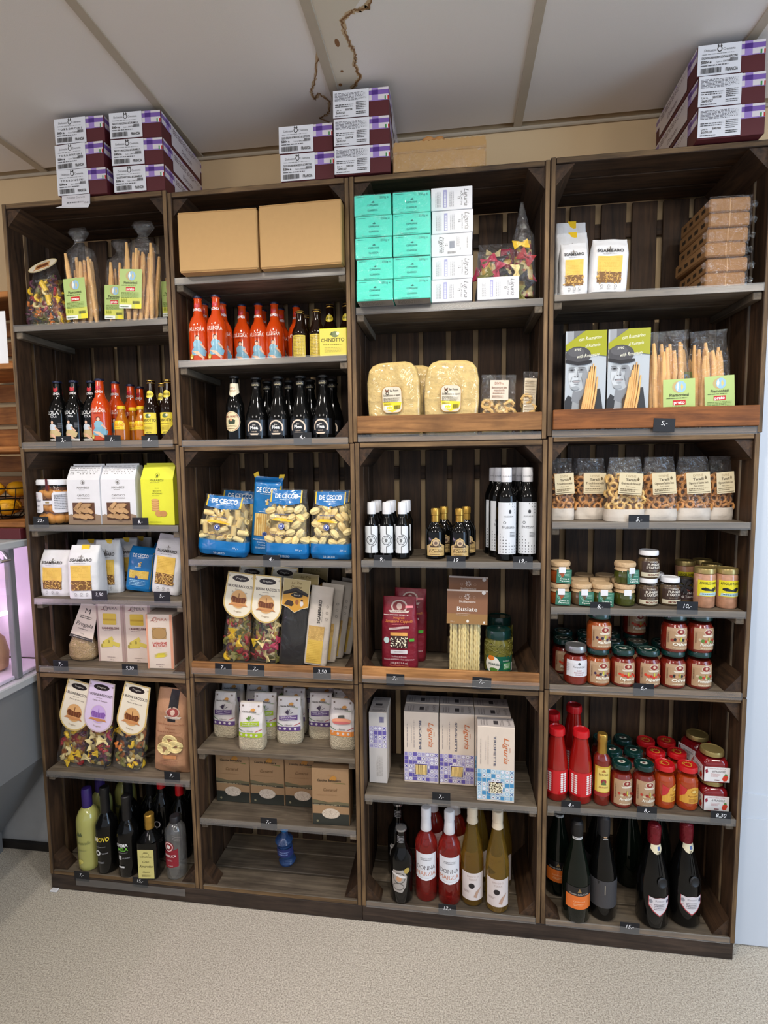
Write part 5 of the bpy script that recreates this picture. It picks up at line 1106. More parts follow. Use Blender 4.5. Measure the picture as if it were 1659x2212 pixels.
# --- paper bags, cartons and packets
def gable_carton(kind):
    w, d, h, k = (.117, .070, .192, .76); s = .022
    g = G(); v = []
    for z, y0, y1, f in ((0, 0, d, 1), (h*k, 0, d, 1), (h, s, d-s+.004, .97)): v += [(-w/2*f, y0, z), (w/2*f, y0, z), (w/2*f, y1, z), (-w/2*f, y1, z)]
    f = [(3, 2, 1, 0), (8, 9, 10, 11)]
    for j in (0, 4): f += [(j+i, j+(i+1) % 4, j+(i+1) % 4+4, j+i+4) for i in range(4)]
    g.add(v, f); g.box(-w/2*.97, w/2*.97, d/2-.001, d/2+.001, h-.002, h+.006, c=.0005)
    fn = lambda x, y, o: (x, (max(0, y-h*k))*s/(h*(1-k))-.0004-o, y)
    p = Pr(.008) if False else Pr()
    o = [P('carton', g.mesh('carton', 'whitebox' if kind == 'c' else 'yellowbox'))]
    if kind == 'c':
        p.poly([(-w/2, 0), (w/2, 0), (w/2, .030), (w*.3, .036), (w*.1, .024), (-w*.2, .020), (-w*.42, .034), (-w/2, .030)], (150, 126, 104))
        q = Pr(); rr = random.Random(2)
        for j in range(5):
            for i in range(24):
                if rr.random() > j*.17: q.rect(-w*.46+i*w*.038, h*.98-j*.006, -w*.46+i*w*.038+w*.022, h*.98-j*.006+.0028, (120, 116, 114), same=not (i == 0))
        p.ring(0, .138, .008, .008, .0008, (140, 136, 132)); p.ell(0, .137, .004, .005, (120, 116, 112), 8); p.text('MARABISSI', 0, .117, .008, (130, 126, 122), w=.044, shear=.15); p.lines(-.014, .112, .014, .115, 1, (150, 146, 142), 2)
        p.text('CANTUCCI', 0, .092, .0065, (110, 106, 102), w=.044); p.text('ALLE MANDORLE', 0, .084, .0045, (130, 126, 122), w=.046)
        p.rect(-w*.35, .014, w*.33, .072, (96, 62, 44)); o.append(P('top_print', q.mesh('top_print', fn)))
        r = random.Random(5)
        for i, (x, z) in enumerate(((-.022, .028), (-.002, .026), (.020, .027), (-.020, .046), (.002, .047), (.021, .046), (-.018, .061), (.010, .062))):
            o.append(P('biscuit', piece('cantuccio', 'biscuit', .040), (x, -.0038, z), (0, r.uniform(-.8, .8), 0), sc=.78 if abs(x) > .015 else .9))
    else:
        p.ring(0, .158, .008, .008, .001, (90, 100, 30)); p.ell(0, .157, .004, .005, (90, 100, 30), 8); p.text('MARABISSI', 0, .139, .008, (110, 116, 40), w=.050, shear=.15); p.lines(-.024, .134, .024, .137, 1, (150, 150, 60), 2)
        p.text('Senesi', 0, .116, .004, (130, 130, 50), w=.016, shear=.3); p.text('BISCOTTI', 0, .106, .005, (110, 110, 40), w=.030); p.text('ARTIGIANALI', 0, .098, .005, (110, 110, 40), w=.036); p.lines(-.018, .092, .018, .095, 1, (150, 150, 60), 2)
        for i in range(5): p.ell(-.008, .048+i*.0075, .014, .0048, (196, 140, 80), 14); p.ell(-.008, .0495+i*.0075, .0135, .0038, (216, 166, 104), 14)
        p.ell(.004, .036, .014, .010, (206, 150, 88), 14); p.ell(.020, .036, .013, .010, (196, 140, 80), 14); p.lines(-.03, .008, .03, .011, 1, (160, 160, 60), 2)
    o.insert(1, P('front_print', p.mesh('front_print', fn, mat='gprint'))); return o
def sgambaro(seed, shape='tube', w=.100, h=.160, d=.030, flap=True, pale=False):
    po = Pouch([(0, w/2*.97, d*.92), (.012, w/2, d), (h*.70, w/2*.99, d*.92), (h*.86, w/2*.96, d*.55), (h*.95, w/2*.93, .006), (h, w/2*.92, .002)], 5, seed, .0016)
    o = [P('paper_bag', po.mesh('paper_bag', 'paper'))]; p = Pr(.008)
    p.rect(-w*.34, h*.35, w*.30, h*.64, (228, 190, 88)); p.lines(-w*.31, h*.37, w*.27, h*.62, 9, (212, 172, 70), seed, fill=.4); p.rect(-w*.34, h*.16, w*.30, h*.35, (120, 84, 44))
    emblem(p, -.002, h*.80, .010, (120, 112, 104)); p.text('SGAMBARO', -.002, h*.715, .0092, INK, w=w*.70, bold=.02); p.lines(-w*.22, h*.675, w*.20, h*.69, 1, (130, 126, 122), 3)
    for k in range(3): p.ring(-w*.20+k*w*.18, h*.095, .004, .004, .0009, (110, 106, 102)); p.lines(-w*.24+k*w*.18, h*.045, -w*.14+k*w*.18, h*.06, 1, (150, 146, 142), k)
    o.append(P('front_print', p.mesh('front_print', po.map(), mat='print')))
    r = random.Random(seed+40); sz = .0150
    for j in range(3):
        for i in range(5):
            x, z = -w*.27+i*w*.127+r.uniform(-.002, .002), h*(.197+j*.057)
            m = piece(shape, 'dull', sz); o.append(P(m.name.split('.')[0], m, (x, po.fy(x, z)-.0010, z), (r.uniform(-.5, .5), r.uniform(0, 6), r.uniform(-.4, .4))))
    if flap: o.append(P('tape_tab', G().box(-.014, .012, -.0006, 0, 0, .020, c=.0002).mesh('tape_tab', 'yellow'), (.004, po.fy(.004, h*.93)-.001, h*.90), (radians(-20), 0, 0)))
    return o
def spaghetti_slim(seed):
    w, h, d = .078, .262, .014; po = Pouch([(0, w/2*.96, d*.9), (.01, w/2, d), (h*.9, w/2*.97, d*.8), (h, w/2*.95, .002)], 5, seed, .001)
    p = Pr(.008); p.rect(-w*.40, .006, w*.26, h*.32, (224, 188, 88)); p.rect(-w*.40, h*.32, w*.26, h*.50, (196, 158, 92)); p.lines(-w*.39, h*.32, w*.25, h*.50, 12, (226, 190, 116), 3, rot=True, fill=.6); p.lines(-w*.37, .012, w*.22, h*.30, 12, (212, 174, 74), 4, fill=.3)
    p.text('SGAMBARO', w*.04, h*.54, .010, INK, w=.078, al='l', rot=pi/2, bold=.02); p.lines(w*.09, h*.56, w*.12, h*.82, 1, (140, 136, 130), 3, rot=True)
    for k in range(3): p.ring(w*.30, h*(.60+k*.08), .0042, .0042, .0009, (110, 106, 102))
    return [P('paper_bag', po.mesh('paper_bag', 'paper_cream')), P('front_print', p.mesh('front_print', po.map()))]
def dececco_text(p, x, y, s, w, c=(236, 240, 244)): p.text('DE CECCO', x, y, s, c, w=w, bold=.03); p.lines(x-w*.3, y-s*.45, x+w*.3, y-s*.15, 1, (190, 214, 230), 3)
def corn_maid(p, x, y, s): p.poly([(x-s*.5, y-s), (x+s*.4, y-s), (x+s*.6, y-s*.2), (x+s*.2, y+s*.5), (x-s*.4, y+s*.3)], (222, 190, 110)); p.ell(x+s*.15, y+s*.75, s*.3, s*.3, (216, 170, 120), 10); p.poly([(x-s*.7, y-s*.1), (x-s*.1, y), (x-s*.1, y+s*.5), (x-s*.6, y+s*.7)], (226, 226, 220)); p.poly([(x+s*.2, y+s*.9), (x+s*.9, y+s*1.0), (x+s*.7, y+s*.5)], (216, 176, 80))
def dc_packet():   # flat opaque blue packet
    w, h, d = .090, .148, .028; po = Pouch([(0, w/2*.96, d*.9), (.01, w/2, d), (h*.85, w/2*.98, d*.8), (h*.96, w/2*.93, .008), (h, w/2*.92, .002)], 5, 3, .0012)
    p = Pr(.008); dececco_text(p, 0, h*.78, .012, w*.58); corn_maid(p, 0, h*.62, .008); p.lines(-.014, h*.53, .014, h*.57, 1, (180, 206, 224), 2); p.rect(-w*.36, h*.29, w*.36, h*.47, (206, 170, 70)); p.lines(-w*.35, h*.29, w*.35, h*.47, 9, (228, 196, 100), 3, fill=.6); p.ell(-.008, h*.31, .006, .006, (30, 60, 130), 12); p.lines(-w*.32, h*.12, w*.32, h*.26, 4, (150, 196, 224), 4); p.rect(w*.44, .01, w*.5, h*.9, (226, 196, 60))
    return [P('packet', po.mesh('packet', 'blue')), P('front_print', p.mesh('front_print', po.map(), mat='gprint'))]
def dc_spaghetti():
    w, h, d = .094, .252, .022; po = Pouch([(0, w/2*.96, d*.9), (.012, w/2, d), (h*.9, w/2*.98, d*.7), (h*.97, w/2*1.0, .004), (h, w/2*1.02, .002)], 4, 4, .0016)
    p = Pr(.008); p.rect(-w*.42, h*.93, w*.42, h*.955, (14, 90, 150)); dececco_text(p, 0, h*.80, .017, w*.72); corn_maid(p, .004, h*.68, .010); p.text('Ziti', 0, h*.575, .006, (226, 230, 236), w=.012, shear=.2); p.lines(-.022, h*.545, .022, h*.56, 1, (190, 214, 230), 2); p.rect(-w*.36, h*.24, w*.36, h*.53, (196, 150, 70))
    p.lines(-w*.38, h*.18, w*.38, h*.205, 1, (200, 220, 236), 7); p.text('Cooking Ziti', 0, h*.15, .005, (214, 230, 240), w=.040); p.text('9 minutes', 0, h*.115, .005, (214, 230, 240), w=.030); p.lines(-.026, h*.075, .026, h*.10, 2, (180, 206, 226), 3); p.rect(-w*.49, .012, -w*.46, h*.9, (226, 190, 50)); p.rect(w*.45, .012, w*.49, h*.9, (226, 190, 50))
    o = [P('packet', po.mesh('packet', 'blue')), P('front_print', p.mesh('front_print', po.map(), mat='gprint'))]
    rod = G().tube([(0, 0, 0), (0, 0, h*.285)], .0034, 8).mesh('pasta_rod', 'pasta_pale', True)
    for i in range(9): x = -w*.32+i*w*.08; o.append(P('pasta_rod', rod, (x, po.fy(x, h*.38)-.0005, h*.243)))
    q = Pr(); q.ell(0, 0, .009, .009, (40, 60, 130), 14); q.ring(0, 0, .0075, .0075, .001, (220, 226, 236)); o.append(P('seal_sticker', q.mesh('seal_sticker', lambda a, b, k: (.004+a, po.fy(0, h*.27)-.0045-k, h*.27+b), mat='gprint')))
    for s in (-1, 1): o.append(P('yellow_corner', G().prism([(-.008, 0), (.008, 0), (.007, .018), (-.009, .012)], -.001, .001).mesh('yellow_corner', 'yellow'), (s*w*.43, d, h*.985), (0, s*.25, .3)))
    return o
def dc_clear(shape, seed, w=.135, h=.215, size=.032):
    d = .030; po = Pouch([(0, w/2*.92, d*.7), (.016, w/2*1.0, d), (h*.55, w/2*.96, d), (h*.80, w/2*.88, d*.6), (h*.94, w/2*.84, .006), (h, w/2*.86, .002)], 3.4, seed, .0022)
    pb = Pouch([(-.0005, w/2*.925, d*.72), (.016, w/2*1.005, d*1.01), (.047, w/2*.995, d*1.012)], 3.4, seed, .0022); pb.Y0 = po.Y0
    o = [P('clear_bag', po.mesh('clear_bag', 'film', 16, 20)), P('blue_base', pb.mesh('blue_base', 'blue', 16, 6))]
    o += fill(po, [(shape, 'cream'), (shape, 'pale')], .044, h*.80, size, seed, 2, .86)+core(po, 'mix_cream', h*.74)
    p = Pr(.008); p.poly([(-w*.36, h*.985), (w*.32, h*.985), (w*.29, h*.80), (0, h*.765), (-w*.34, h*.80)], (18, 106, 172)); p.rect(-w*.375, h*.81, -w*.345, h*.985, (222, 186, 60)); p.rect(w*.305, h*.81, w*.335, h*.985, (222, 186, 60)); dececco_text(p, -.002, h*.87, .014, w*.52); corn_maid(p, -.002, h*.735, .009)
    p.poly([(-w*.30, h*.555), (w*.16, h*.535), (w*.18, h*.555), (0, h*.572), (w*.1, h*.585), (-w*.22, h*.59)], (232, 188, 40)); p.ell(-w*.08, h*.47, .010, .010, (44, 66, 140), 16); p.ring(-w*.08, h*.47, .0082, .0082, .001, (226, 230, 240)); p.ell(-w*.08, h*.475, .003, .004, (226, 230, 240), 8); p.lines(-w*.30, h*.33, w*.20, h*.36, 1, (110, 96, 90), 5)
    p.lines(-w*.24, h*.63, w*.22, h*.655, 1, (90, 100, 130), 6)
    o.append(P('film_print', p.mesh('film_print', po.map(.0016), mat='gprint')))
    q = Pr(.008); q.text('DE CECCO', -.004, .004, .007, (214, 230, 240), w=.036, bold=.02); q.text('500 g e', w*.30, .026, .0055, (214, 230, 240), w=.020, shear=.2)
    o.append(P('base_print', q.mesh('base_print', pb.map(.0014), mat='gprint'))); return o
def fregula():
    w, h, d = .100, .100, .030; po = Pouch([(0, w/2*.86, d*.8), (.012, w/2, d), (.05, w/2*.97, d), (.085, w/2*.72, d*.7), (.115, w/2*.6, d*.35), (.13, w/2*.6, .003)], 2.6, 6, .002)
    pi_ = Pouch([(.001, w/2*.84, d*.78), (.012, w/2*.97, d*.96), (.05, w/2*.94, d*.96), (.085, w/2*.68, d*.6), (.105, w/2*.5, .004)], 2.6, 6, .0022); pi_.Y0 = po.Y0
    o = [P('clear_bag', po.mesh('clear_bag', 'film')), P('fregula_grains', pi_.mesh('fregula_grains', 'grain'), kind='stuff')]
    W, H = .075, .125; c = G().prism([(-W/2-.006, 0), (W/2+.006, 0), (W/2-.006, H), (-W/2+.006, H)], 0, .0012).mesh('header_card', 'creambox')
    p = Pr(); p.rect(-W/2-.005, 0, W/2+.005, .010, (70, 64, 60)); p.lines(-.03, .003, .03, .007, 1, (200, 190, 180), 3); p.text('Fregula', 0, .045, .014, (60, 54, 50), w=.062, shear=.2); p.lines(-.02, .032, .02, .038, 1, (130, 120, 110), 4); p.text('M', 0, .090, .018, (60, 54, 50), w=.020); p.lines(-.024, .070, .024, .082, 2, (120, 112, 104), 5); p.text('500 g', 0, .018, .004, (100, 94, 90), w=.012)
    o.append(P('header_card', c, (.012, d*.2-.004, .078), (radians(-8), radians(12), 0), [P('card_print', p.mesh('card_print'))])); return o
def opera_box(kind):
    w, h, d = (.0985, .206, .075) if kind == 'can' else (.090, .183, .120)
    p = Pr(); p.rect(-w/2, 0, -w*.43, h, (176, 150, 140) if kind == 'can' else (222, 160, 130)); p.rect(w*.40, 0, w/2, h, (176, 150, 140) if kind == 'can' else (222, 160, 130))
    p.ring(-w*.14, h*.905, .009, .009, .0016, (110, 90, 86) if kind == 'can' else (190, 110, 90)); p.poly([(-w*.34, h*.875), (-w*.2, h*.885), (-w*.18, h*.90), (-w*.26, h*.895)], (140, 70, 64)); p.text('OPERA', .004, h*.885, .010, (110, 96, 92) if kind == 'can' else (190, 120, 100), w=w*.52)
    if kind == 'can':
        p.rrect(-w*.26, h*.63, w*.24, h*.82, .004, (216, 186, 60)); p.rect(-w*.25, h*.70, w*.23, h*.73, (190, 156, 40)); p.text('CANNELLONI', 0, h*.555, .0075, (110, 60, 60), w=w*.64, bold=.03); p.lines(-.024, h*.525, .024, h*.54, 1, (150, 130, 126), 2)
        for (x, y, a) in ((-.010, .36, .5), (.012, .31, -.3), (-.014, .28, .1)):
            ca, sa = cos(a), sin(a); q = [(-.020, -.007), (.020, -.007), (.020, .007), (-.020, .007)]; p.poly([(x+u*ca-v*sa, h*y+u*sa+v*ca) for u, v in q], (214, 196, 90)); p.ell(x-.020*ca, h*y-.020*sa, .004, .007, (166, 150, 70), 10)
    else:
        p.rrect(-w*.28, h*.55, w*.26, h*.76, .004, (176, 140, 90)); p.ring(0, h*.655, w*.28, h*.108, .001, (120, 100, 80)); p.text('LASAGNE', 0, h*.455, .008, (196, 60, 50), w=w*.54, bold=.02); p.text("ALL'UOVO", 0, h*.405, .008, (196, 60, 50), w=w*.54, bold=.02); p.lines(-.014, h*.375, .014, h*.39, 1, (160, 140, 130), 2)
        for k in range(4): p.poly([(-.022, h*(.20+.02*k)), (.012, h*(.215+.022*k)), (.026, h*(.245+.02*k)), (-.006, h*(.235+.018*k))], (226-8*k, 206-6*k, 70))
    p.lines(-.016, h*.07, .016, h*.09, 1, (150, 130, 126), 3); p.text('250 g' if kind == 'can' else '500 g', 0, h*.03, .004, (130, 110, 106), w=.012)
    s = Pr(); s.rect(.004, .01, d-.004, h-.01, (150, 118, 104))
    o = cbox(w, d, h, 'creambox', p, right=s if kind != 'can' else None); return o
def linguine_bag():
    w, h, d = .122, .285, .030; po = Pouch([(0, w/2*1.05, d*.5), (.03, w/2, d), (h*.75, w/2*.92, d*.9), (h*.92, w/2*.86, d*.4), (h, w/2*.80, .003)], 3, 12, .002)
    p = Pr(.008); p.rect(-.004, h*.68, w*.22, h*.99, (34, 32, 34)); p.rect(-.006, h*.64, w*.18, h*.68, (34, 32, 34)); x = w*.09; p.ell(x, h*.745, .024, .017, (196, 170, 150), 18); p.ell(x, h*.745, .020, .014, (150, 70, 64), 16); p.ell(x, h*.745, .008, .009, (210, 180, 160), 10); p.poly([(x-.030, h*.70), (x+.030, h*.70), (x+.026, h*.675), (x-.026, h*.675)], (210, 196, 180)); p.lines(x-.022, h*.68, x+.022, h*.695, 1, (90, 60, 60), 3)
    p.text('Pasta di Semola di Grano Duro', .004, h*.595, .006, (140, 80, 56), w=w*.74, shear=.2); p.text('Linguine', .004, h*.545, .007, (150, 90, 60), w=w*.30, shear=.25); p.lines(-w*.34, h*.50, w*.38, h*.52, 1, (150, 100, 76), 4); p.rrect(-w*.32, h*.26, w*.38, h*.47, .014, (150, 112, 80)); p.rect(-w*.16, h*.19, w*.22, h*.235, (206, 140, 90)); p.lines(-w*.26, h*.11, w*.30, h*.17, 3, (160, 110, 84), 5)
    o = [P('paper_bag', po.mesh('paper_bag', 'paper_brown')), P('front_print', p.mesh('front_print', po.map()))]; r = random.Random(6); k = 0
    for cx, cz in ((-.014, .090), (.022, .098), (.004, .116)):
        for n in range(5):
            rx, rz = .010+n*.0038, .008+n*.0030; g = G().tube([(cx+rx*cos(a), po.fy(cx+rx*cos(a), cz)-.002-.0006*n+.001*sin(3*a), cz+rz*sin(a)) for a in [2*pi*i/18 for i in range(18)]], .0019, 6, closed=True); o.append(P('linguine_strand', g.mesh('linguine_strand', 'pasta_cream', True)))
    return o
def rice_bag(tone, seed):
    w, h, d = .086, .152, .026; po = Pouch([(0, w/2*.94, d*.9), (.010, w/2, d), (h*.60, w/2*.97, d*.85), (h*.86, w/2*.90, d*.34), (h, w/2*.88, .003)], 4, seed, .0012)
    pr = Pouch([(.0006, w/2*.90, d*.86), (.010, w/2*.97, d*.97), (h*.34, w/2*.955, d*.94)], 4, seed, .0016); pr.Y0 = po.Y0; rm = Pouch([(-.0002, w/2*.955, d*.93), (.010, w/2*1.015, d*1.035), (h*.30, w/2*1.005, d*.985)], 4, seed, .0012); rm.Y0 = po.Y0
    zc = {'purple': (92, 66, 120), 'green': (164, 190, 44), 'orange': (224, 140, 66)}[tone]
    p = Pr(.008); z0 = h*.29; pts = [(-w*.46, z0), (w*.46, z0), (w*.445, h*.97), (-w*.445, h*.97)]
    p.rect(-w*.455, z0, w*.455, h*.80, (218, 212, 210)); p.rect(-w*.43, h*.80, w*.43, h*.985, (218, 212, 210)); p.rect(-w*.455, z0, w*.455, h*.385, zc)
    for k in range(4): p.ell(-w*.34+k*w*.20, z0+h*.05, .0042, .0042, (214, 206, 206), 10)
    p.poly([(-w*.45, h*.47), (-w*.2, h*.415), (-w*.2, h*.405), (-w*.45, h*.455)], (60, 110, 60)); p.poly([(w*.45, h*.47), (w*.2, h*.415), (w*.2, h*.405), (w*.45, h*.455)], (180, 50, 50)); p.text('i Risotti', 0, h*.41, .006, (110, 104, 104), w=.026, shear=.3)
    for s in (-1, 1): p.ell(s*w*.31, h*.935, .0032, .0032, (120, 104, 96), 10)
    p.poly([(-.002, h*.83), (.012, h*.82), (.016, h*.86), (.010, h*.885), (.002, h*.87)], (206, 146, 70)); p.text('Cascina Belvedere', -.004, h*.80, .0052, (70, 62, 56), w=w*.56, shear=.25, bold=.02); p.poly([(0, h*.79), (w*.36, h*.775), (w*.36, h*.785)], (90, 130, 60))
    if tone == 'orange': p.ell(0, h*.60, w*.38, h*.055, (220, 150, 120), 16); p.ell(0, h*.565, w*.34, h*.03, (206, 110, 110), 14); p.poly([(-.012, h*.65), (.010, h*.65), (.008, h*.71), (-.010, h*.70)], (70, 70, 66))
    else:
        p.poly([(-w*.36, h*.52), (w*.36, h*.545), (w*.36, h*.645), (-w*.36, h*.62)], zc); p.text('Risotto alla Milanese' if tone == 'purple' else 'Risotto agli Asparagi', 0, h*.585, .0055, (226, 220, 226), w=w*.60, shear=.25); p.lines(-w*.3, h*.55, w*.3, h*.57, 1, (206, 200, 210), 3)
        dk = (60, 44, 70) if tone == 'purple' else (96, 130, 50)
        for k in range(5): a = .5+.5*k; p.poly([(.0, h*.645), (.013*cos(a)+.004, h*.655+.016*sin(a)), (.016*cos(a+.2)+.002, h*.655+.010*sin(a))], dk)
    return [P('paper_bag', po.mesh('paper_bag', 'paper_cream')), P('rice_mix', rm.mesh('rice_mix', 'rice', 20, 10), kind='stuff'), P('front_print', p.mesh('front_print', po.map(.0020)))]
def carnaroli():
    w, h, d = .120, .190, .070; p = Pr(); p.rect(-w/2+.001, 0.001, w/2-.001, h*.20, (46, 48, 42)); p.poly([(-w/2+.001, h*.36), (w/2-.001, h*.33), (w/2-.001, h*.40), (w*.2, h*.42), (-w*.1, h*.40), (-w/2+.001, h*.45)], (104, 96, 70)); p.poly([(-w/2+.001, h*.36), (w/2-.001, h*.33), (w/2-.001, h*.36), (-w/2+.001, h*.385)], (62, 58, 46))
    p.lines(-w*.45, h*.34, w*.45, h*.37, 1, (150, 136, 106), 5); p.ell(0, h*.205, w*.24, h*.090, (206, 190, 170), 22); r = random.Random(3)
    for k in range(70): a = r.uniform(0, 6.28); q = sqrt(r.random()); p.ell(w*.22*q*cos(a), h*.205+h*.08*q*sin(a), .0018, .0010, r.choice(((226, 214, 196), (180, 160, 140))), 6, same=k > 0)
    p.ell(-w*.36, h*.07, .004, .004, (130, 124, 96), 8); p.poly([(-.004, h*.80), (.016, h*.79), (.022, h*.84), (.012, h*.88), (.002, h*.85)], (180, 124, 50)); p.lines(-.01, h*.86, .024, h*.90, 2, (190, 140, 70), 4, fill=.2)
    p.text('Cascina Belvedere', -.004, h*.77, .008, (60, 48, 34), w=w*.64, shear=.25, bold=.02); p.poly([(.0, h*.755), (w*.40, h*.735), (w*.40, h*.75)], (96, 104, 50)); p.text('Carnaroli', 0, h*.60, .011, (110, 80, 50), w=w*.38, shear=.35); p.lines(-w*.36, h*.525, w*.36, h*.54, 1, (150, 116, 80), 6)
    return cbox(w, d, h, 'kraft_box', p, gp='print')
def red_bag():
    w, h, d = .117, .232, .032; po = Pouch([(0, w/2*.98, d*.85), (.012, w/2, d), (h*.66, w/2*.98, d*.9), (h*.72, w/2*.92, d*.8), (h*.94, w/2*.90, d*.3), (h, w/2*.90, .003)], 4, 21, .0018)
    p = Pr(.008); c = (226, 206, 200); p.ell(0, h*.875, .026, .020, (190, 170, 160), 18); p.ell(0, h*.875, .021, .016, (120, 40, 44), 16); p.ell(0, h*.875, .009, .011, (200, 170, 160), 10); p.poly([(-.034, h*.825), (.034, h*.825), (.028, h*.795), (-.028, h*.795)], (206, 190, 180)); p.lines(-.024, h*.802, .024, h*.82, 1, (110, 60, 60), 3)
    p.lines(-w*.42, h*.755, w*.42, h*.775, 1, c, 5); p.text('Integrale', 0, h*.715, .007, (226, 140, 70), w=.036, shear=.25); p.text('Senatore Cappelli', 0, h*.668, .0085, (230, 150, 70), w=w*.74, shear=.25); p.lines(-.022, h*.635, .022, h*.65, 1, (206, 110, 110), 4); p.poly([(-.032, h*.565), (.032, h*.59), (.032, h*.62), (-.032, h*.595)], (206, 180, 176)); p.lines(-.02, h*.585, .02, h*.60, 1, (140, 70, 76), 4)
    p.rect(-.027, h*.32, .027, h*.53, (60, 40, 36)); p.rect(-.027, h*.485, .027, h*.53, (222, 160, 84)); p.ell(-.040, h*.42, .009, .010, (190, 210, 206), 12); p.rect(.032, h*.41, .048, h*.45, (80, 170, 60)); p.rrect(-.027, h*.235, .027, h*.29, .003, (222, 214, 214)); p.lines(-.016, h*.25, .016, h*.275, 1, (130, 110, 110), 4)
    p.text('Trafilata al Bronzo', 0, h*.185, .0055, (230, 206, 206), w=.048, shear=.2); p.text('Essiccata lentamente a basse temperature', 0, h*.15, .0055, (230, 206, 206), w=w*.82, shear=.2); p.text('350 g e (12.4 oz)', 0, h*.10, .006, (230, 214, 210), w=.056); p.text('Filiera Prodotto Abruzzo', 0, h*.065, .005, (222, 130, 90), w=.060); p.text('Made in Italy', 0, h*.03, .0045, (222, 200, 196), w=.030); p.rect(.020, h*.86, .044, h*.89, (226, 130, 140))
    o = [P('paper_bag', po.mesh('paper_bag', 'paper_red')), P('front_print', p.mesh('front_print', po.map()))]; r = random.Random(5); m = piece('twist', 'white', .022)
    for j in range(3):
        for i in range(4): x, z = -.019+i*.0128, h*(.345+j*.048); o.append(P('twist_pasta', m, (x, po.fy(x, z)-.001, z), (r.uniform(-.4, .4), r.uniform(0, 6), 0), sc=.8))
    return o
def busiate():
    w, h, d = .100, .150, .026; po = Pouch([(0, w/2*.97, d*.9), (.012, w/2, d), (h, w/2*.98, d*.9), (h*1.3, w/2*.94, d*.4), (h*1.6, w/2*.92, .003)], 3.4, 9, .0012)
    o = [P('clear_bag', po.mesh('clear_bag', 'film2'))]; rods = []
    for s in range(3): rods.append(G().tube([(.0007*sin(i*1.9+s), .0007*cos(i*1.9+s), i*.0062) for i in range(30)], [.0032+.0004*(i % 2) for i in range(30)], 7).mesh('busiate_rod', 'pasta_cream', True))
    r = random.Random(3)
    for L in range(2):
        for i in range(14): x = -w*.44+i*w*.0675; o.append(P('busiate_rod', rods[i % 3], (x, d*(.35+.45*L)+abs(x)*.12, .003+r.uniform(0, .003)), (0, r.uniform(-.04, .04), r.uniform(0, 6))))
    W, H = .124, .106; m = G().box(-W/2, W/2, 0, .0014, 0, H, c=.0004).mesh('header_card', 'card_brown'); p = Pr()
    p.rect(-W/2, H-.005, W/2, H, (206, 186, 172)); p.rect(-W/2, 0, W/2, H*.30, (150, 112, 66)); p.ell(W*.40, H*.93, .006, .006, (230, 222, 216), 12)
    for a in range(9): p.poly([(.002*cos(a*.7), H*.80+.002*sin(a*.7)), (.010*cos(a*.7+.2), H*.80+.010*sin(a*.7+.2)), (.008*cos(a*.7+.5), H*.80+.008*sin(a*.7+.5))], (222, 206, 196))
    p.text('Siciliantinni', 0, H*.63, .0065, (214, 196, 184), w=.050, bold=.02); p.text('Busiate', 0, H*.38, .014, (230, 222, 214), w=.062, bold=.01); p.lines(-.034, H*.24, .012, H*.33, 2, (190, 160, 140), 4); p.text('500 g', -W*.36, H*.05, .004, (206, 186, 160), w=.012); p.ell(.002, H*.09, .004, .005, (230, 222, 210), 8); p.ell(W*.42, H*.07, .003, .004, (230, 222, 210), 8)
    for s in (-1, 1): p.ring(s*W*.17, H*.78, .004, .004, .001, (176, 140, 120))
    o.append(P('header_card', m, (.004, -.003, .158), (radians(-4), 0, 0), [P('card_print', p.mesh('card_print', mat='gprint'))])); return o
def black_spaghetti():
    w, h, d = .090, .185, .020; po = Pouch([(0, w/2*.98, d*.9), (.01, w/2, d), (h, w/2*.98, d*.8), (h*1.5, w/2*.92, .003)], 3.2, 14, .0006)
    pi_ = Pouch([(.002, w/2*.95, d*.85), (.01, w/2*.97, d*.95), (h, w/2*.95, d*.75)], 3.2, 14, .0006); pi_.Y0 = po.Y0
    o = [P('clear_bag', po.mesh('clear_bag', 'film2'))]; rod = G().tube([(0, 0, 0), (0, 0, h*1.2)], .0022, 6).mesh('black_spaghetti', 'black_pasta', True)
    for i in range(20): x = -w*.46+i*w*.0484; o.append(P('black_spaghetti', rod, (x, po.fy(x, .1)+.004, .003)))
    o.append(P('spaghetti_bundle', pi_.mesh('spaghetti_bundle', 'black_pasta')))
    W, H = .090, .110; pts = [(-W/2, .022), (-W*.25, .014), (0, 0), (W*.25, .014), (W/2, .022), (W/2, H), (-W/2, H)]; m = G().prism(pts, 0, .0012).mesh('header_card', 'card'); p = Pr()
    p.poly([(-W*.48, .024), (-W*.25, .016), (0, .002), (W*.25, .016), (W*.48, .024), (W*.48, .062), (0, .070), (-W*.48, .062)], (206, 150, 56)); p.rect(-W*.48, .064, W*.48, H-.001, (176, 158, 110)); p.poly([(-W*.46, .056), (0, .074), (W*.46, .056), (W*.46, .066), (0, .084), (-W*.46, .066)], (40, 32, 26)); p.ell(.004, .058, .020, .0075, (30, 26, 24), 16); p.text('Tarall', .004, .056, .005, (220, 210, 190), w=.022, shear=.2)
    p.poly([(-W*.4, .024), (-W*.30, .040), (-W*.1, .038), (-.004, .028), (-.010, .020)], (60, 44, 34)); p.ell(.006, .036, .006, .009, (150, 90, 50), 10); p.ell(.022, .032, .006, .009, (214, 206, 200), 10); p.ell(.022, .043, .004, .004, (80, 50, 36), 8)
    p.text('Le Tre', .0, .094, .009, (110, 88, 46), w=.034, shear=.35); p.text('Donne', .0, .081, .009, (110, 88, 46), w=.036, shear=.35)
    o.append(P('header_card', m, (0, -.002, .178), (radians(-3), 0, 0), [P('card_print', p.mesh('card_print', mat='gprint'))])); return o
